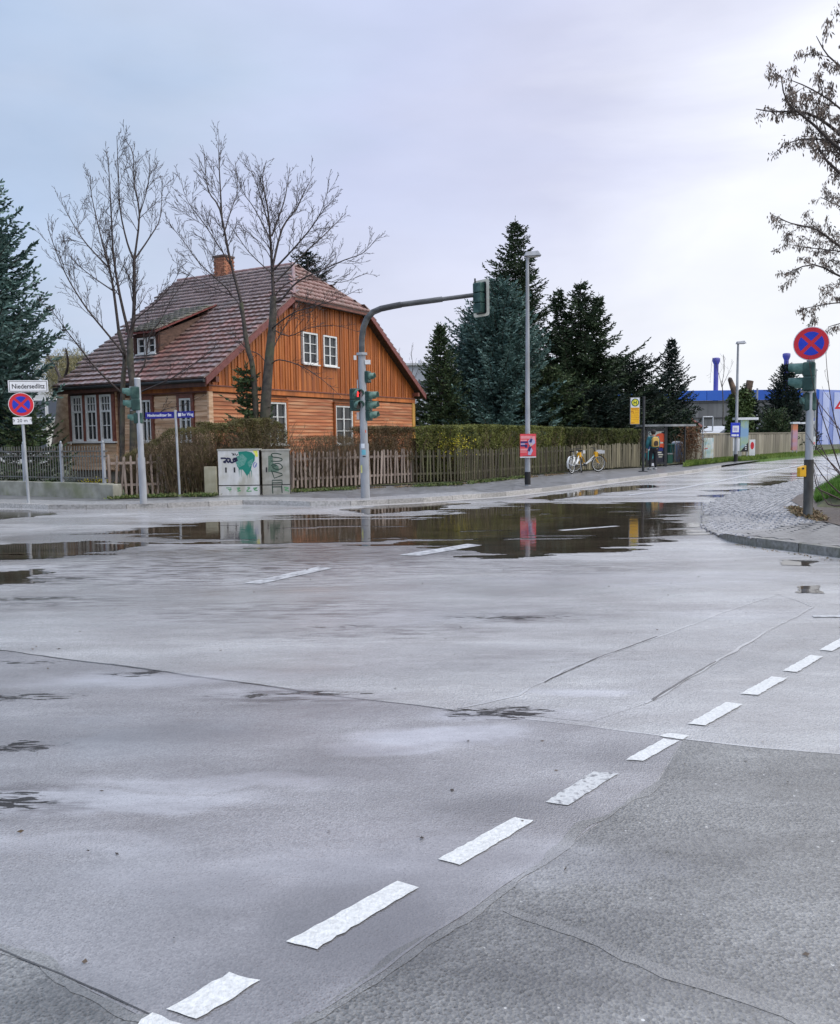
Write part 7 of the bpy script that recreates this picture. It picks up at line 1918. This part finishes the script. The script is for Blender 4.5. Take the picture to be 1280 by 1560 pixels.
while x < wH-1.2: inst('wall_panel', pnm, hw_o, (x, 0, .3), (0, 0, 0), (1, 1, fz-.35)); x += 1.2; i += 1
bn = MB().box(0, 5.9, 0, .3, 0, hz-fz).build('s', bl_); bnm = bn.data; bpy.data.objects.remove(bn); x = 0
while x < wH-5.8: inst('roof_band_panel', bnm, t, (x, -.15, fz)); x += 5.96
MB().box(x, wH, -.15, .15, fz, hz).build('roof_band_panel', bl_, t)
MB().box(0, wH, .2, 30, hz-.05, hz+.05).build('roof', bl_, t); MB().box(0, wH, .10, .17, fz-.32, fz-.26).build('wall_rail', flat('dark rail', (.05,.05,.055)), t)
MB().box(0, wH, .05, .17, fz*.62, fz*.62+.12).build('wall_rail', flat('dark rail', (.05,.05,.055)), t)
# end wall running away to the right
e_ = MB(); ex = [(wH, .1), (wH+30, 18)]
e_.add([(ex[0][0]+.02, ex[0][1], 0), (ex[1][0], ex[1][1], 0), (ex[1][0], ex[1][1], hz), (ex[0][0]+.02, ex[0][1], hz)], [(0, 1, 2, 3)]); e_.add([(ex[0][0], .5, 0), (ex[1][0], ex[1][1]+.4, 0), (ex[1][0], ex[1][1]+.4, hz), (ex[0][0], .5, hz)], [(3, 2, 1, 0)])
e_.build('end_wall', pal, t)
dv_ = Vector((30, 17.9, 0)).normalized()
for i in range(8):
    s_ = 1.6+i*2.4; c = Vector((ex[0][0], ex[0][1], 0))+dv_*s_; m = MB()
    o = MB().box(-.7, .7, -.08, .0, 0, hz-.4).build('cladding_panel', pm('white blue panel', (.40,.46,.72), (.50,.56,.80), .4, .5, vary=.08), t); o.location = (c.x, c.y, .1); o.rotation_euler = (0, 0, math.atan2(dv_.y, dv_.x))
for i in range(3):
    o = MB().box(0, 1.3, -.1, .1, 0, 1.9).build('window', flat('dark hall window', (.10,.10,.11), .3), t); o.location = (wH-2.6, 0, .6+2.2*i if i < 2 else 5.0)
# chimneys
for (px, py0, py1, lab) in ((1090.5, 600, 545, 'left blue-violet factory chimney'), (1197, 600, 538, 'right blue-violet factory chimney behind the fir')):
    a = A(px, py0, 118); b_ = A(px, py1, 118); c = thing('factory_chimney', lab, 'chimney', (a.x, 118, 0), 0, 'factory chimneys')
    vio = pm('blue violet steel', (.08,.075,.30), (.14,.13,.42), .6, .5); h = b_.z
    MB().tube([(0, 0, 0), (0, 0, h-.9)], .32, 14).build('stack', vio, c); MB().tube([(0, 0, h-.9), (0, 0, h-.45), (0, 0, h-.1), (0, 0, h)], [.34, .52, .52, .36], 14).build('cap', vio, c)
# small roofs behind the far fence
def gable_house(label, pts, Y, dep, wm, rm, name='shed', group=None):
    a = A(pts[0][0], pts[0][1], Y); b = A(pts[1][0], pts[1][1], Y); rz_ = A(pts[2][0], pts[2][1], Y)
    t = thing(name, label, 'building', (a.x, Y, .1), 0, group); W = b.x-a.x; h = a.z-.1; x = rz_.x-a.x; hr = rz_.z-.1
    MB().prism_y([(0, 0), (W, 0), (W, h), (x, hr), (0, h)], 0, dep).build('wall', wm, t)
    m = MB(); e = .25
    for (p, q) in (((x, hr), (W, h)), ((x, hr), (0, h))):
        m.add([(p[0], -e, p[1]+.02), (q[0]+(e if q[0] > x else -e), -e, q[1]-.1), (q[0]+(e if q[0] > x else -e), dep+e, q[1]-.1), (p[0], dep+e, p[1]+.02),
               (p[0], -e, p[1]+.16), (q[0]+(e if q[0] > x else -e), -e, q[1]+.04), (q[0]+(e if q[0] > x else -e), dep+e, q[1]+.04), (p[0], dep+e, p[1]+.16)], [(0,1,2,3), (7,6,5,4), (0,4,5,1), (1,5,6,2), (2,6,7,3), (3,7,4,0)])
    m.build('roof', rm, t); return t
gable_house('ochre shed gable with dark roof behind the far fence', [(1143, 664), (1200, 664), (1172, 643)], 76, 8, pm('ochre render', (.42,.28,.11), (.52,.36,.16), 2, .8), flat('dark roofing', (.05,.055,.06)))
gable_house('small cream building with pale red roof left of the hall', [(1040, 652), (1068, 652), (1048, 636)], 74, 8, pm('cream render', (.42,.38,.28), (.52,.48,.38), 2, .8), pm('pale red roof', (.55,.22,.20), (.62,.30,.28), 3, .6))
# pale low roof row
a = A(1074, 650, 85); b = A(1135, 661, 85); t = thing('low_shed', 'long low grey roof behind the tall empty frame', 'building', (a.x, 85, .1)); MB().box(0, b.x-a.x, 0, 6, 0, b.z-.1).build('wall', flat('shed wall', (.2,.2,.19)), t)
MB().add([(-.3, -.4, b.z-.1), (b.x-a.x+.3, -.4, b.z-.1), (b.x-a.x+.3, 5, a.z), (-.3, 5, a.z)], [(0, 1, 2, 3)]).build('roof', pm('pale sheet roof', (.40,.42,.44), (.52,.54,.56), 1, .5), t)
# rusty vine clump over the shelter end of the fence
rg = np.random.default_rng(95); q = G(1046, 706, .12); t = thing('dead_vine', 'rust-brown dead climber hanging on the fence end beside the shelter', 'plant', q); n = 1500
P_ = rg.normal(size=(n, 3))*np.array([.26, .12, .45])+np.array([.25, .15, 1.2])
P_[:, 2] = np.clip(P_[:, 2], .05, 1.95); V, Fq = blades(P_, unit(rg.normal(size=(n, 3))+np.array([[0, 0, -.6]])), rg.uniform(.08, .18, n), rg.uniform(.03, .07, n), rg); np_obj('dead_leaves', V, Fq, leafm('rusty leaves', (.10,.045,.02), (.24,.12,.06), 3), t)
m = 60; b0 = np.stack([rg.normal(size=m)*.35, rg.normal(size=m)*.1, np.zeros(m)], 1); e0 = b0+np.stack([rg.normal(size=m)*.3, rg.normal(size=m)*.1, rg.uniform(1.0, 1.7, m)], 1); V, Fq = frusta(b0, e0, np.full(m, .012), np.full(m, .005), 4); np_obj('stems', V, Fq, stem, t)
q = G(1060, 702, .13); t = thing('yellow_post', 'short yellow post against the far fence', 'post', q); MB().tube([(0, 0, 0), (0, 0, 1.05)], .09, 8).build('post_body', flat('dull yellow', (.62,.45,.06)), t); MB().tube([(0, 0, 1.05), (0, 0, 1.12)], .07, 8).build('post_cap', black, t)
# ------------------------------------------------------------------ buildings at the far left and behind the house
def block(label, px0, px1, py0, Y, dep, wm, rows, cols, name='apartment_block', z0=0, winw=1.1, winh=1.3, roofc=None, group='pale apartment blocks beyond the garden'):
    a = A(px0, py0, Y); b = A(px1, py0, Y); t = thing(name, label, 'building', (a.x, Y, 0), 0, group); W = b.x-a.x; h = a.z
    w = MB().box(0, W, 0, dep, 0, h).build('wall', wm, t); MB().box(-.2, W+.2, -.3, dep, h+.002, h+.25).build('roof', roofc or flat('flat roof', (.3,.3,.3)), t)
    for r_ in range(rows):
        for c in range(cols):
            x = W*(c+.5)/cols; z = .9+r_*2.8
            if z+winh > h: continue
            f_ = MB().box(x-winw/2-.08, x+winw/2+.08, -.06, -.002, z-.08, z+winh+.08).build('window', whitewood, t); MB().box(x-winw/2, x+winw/2, -.075, -.061, z, z+winh).build('pane', flat('dark window', (.10,.11,.13), .15), f_)
    return t
pw_ = pm('off-white render', (.62,.62,.60), (.74,.74,.72), .5, .8)
block('white apartment block behind the left spruce and trunk', -60, 122, 590, 68, 12, pw_, 3, 7)
block('low white annex with dark window behind the bar fence', -40, 70, 645, 62, 5, pw_, 1, 4, winw=1.3, winh=1.2)
block('brown-grey flat-topped building between spruce and house roof', 70, 240, 546, 96, 14, pm('brown grey render', (.20,.19,.16), (.28,.27,.23), .5, .8), 4, 8, roofc=flat('grey eaves', (.22,.23,.24)), group=None)
t = block('grey building with a small stack behind the right eaves', 618, 662, 557, 92, 12, pm('light grey cladding', (.36,.38,.42), (.46,.48,.52), .4, .6), 3, 3, roofc=flat('pale parapet', (.55,.56,.58)), group=None)
m = MB(); m.tube([(1.6, 3, A(640, 557, 92).z), (1.6, 3, A(640, 545, 92).z)], .22, 8); m.build('stack', flat('pale steel', (.5,.5,.52)), t)
# garden tree blur left of the roof
rg = np.random.default_rng(97); b = A(112, 600, 58); t = thing('shrub_tree', 'yellowish leafless thicket between spruce and house roof', 'tree', (b.x, 58, .1)); n = 9000
P_ = rg.normal(size=(n, 3)); P_ = unit(P_)*rg.random((n, 1))**.4*np.array([2.6, 2.0, 1.9])+np.array([0, 0, A(112, 575, 58).z-.1])
V, Fq = blades(P_, unit(rg.normal(size=(n, 3))+np.array([[0, 0, .6]])), rg.uniform(.15, .4, n), rg.uniform(.02, .05, n), rg); np_obj('crown', V, Fq, leafm('yellowish twigs', (.17,.15,.07), (.30,.27,.14), .8), t)
MB().tube([(0, 0, 0), (.1, 0, A(112, 585, 58).z)], [.18, .08], 8).build('trunk', bark_g, t)
# garden details behind the bar fence
rg = np.random.default_rng(98)
for (px, py, lab, c, nm) in ((117, 733, 'small shrub with pale blossoms behind the bar fence', pm('pale blossom', (.55,.40,.15), (.70,.62,.45), 5, .7), 'blossom_shrub'), (145, 738, 'clump of yellow spring flowers by the fence end', yel, 'flower_clump')):
    q = G(px, py, .12); t = thing(nm, lab, 'plant', q); n = 260; up_ = .45 if nm == 'blossom_shrub' else .14
    P_ = rg.normal(size=(n, 3))*np.array([.22, .2, up_*.4])+np.array([0, 0, up_]); V, Fq = blades(P_, unit(rg.normal(size=(n, 3))), np.full(n, .05), np.full(n, .04), rg); np_obj('flowers', V, Fq, c, t)
    n = 500; P_ = rg.normal(size=(n, 3))*np.array([.22, .2, up_*.4])+np.array([0, 0, up_*.7]); V, Fq = blades(P_, unit(rg.normal(size=(n, 3))+np.array([[0, 0, 1]])), np.full(n, .12), np.full(n, .02), rg); np_obj('leaves', V, Fq, olive, t)

# a few wet leaves and crumbs lying about on the road
rg = np.random.default_rng(120); n = 420; X = rg.uniform(-9, 7, n); Yy = 2+rg.random(n)**1.4*17
D = unit(rg.normal(size=(n, 3))*np.array([1, 1, .12])); V, Fq = blades(np.stack([X, Yy, np.full(n, .009)], 1), D, rg.uniform(.008, .035, n), rg.uniform(.005, .02, n), rg)
V[:, 2] = np.maximum(V[:, 2], .006)
tag(np_obj('road_debris', V, Fq, pm('dark wet crumbs', (.03,.022,.016), (.10,.07,.045), 5, .5)), 'dark wet leaf crumbs scattered over the asphalt', 'debris', None, 'stuff')
# small-leaved foliage parts are masses nobody could count
for o in COL.objects:
    if o.parent is not None and o.type == 'MESH' and o.name.split('.')[0] in ('seed_keys', 'foliage', 'crown', 'flowers', 'leaves', 'blossom', 'ivy', 'dead_leaves', 'stems', 'branches', 'spokes'):
        o['kind'] = 'stuff'
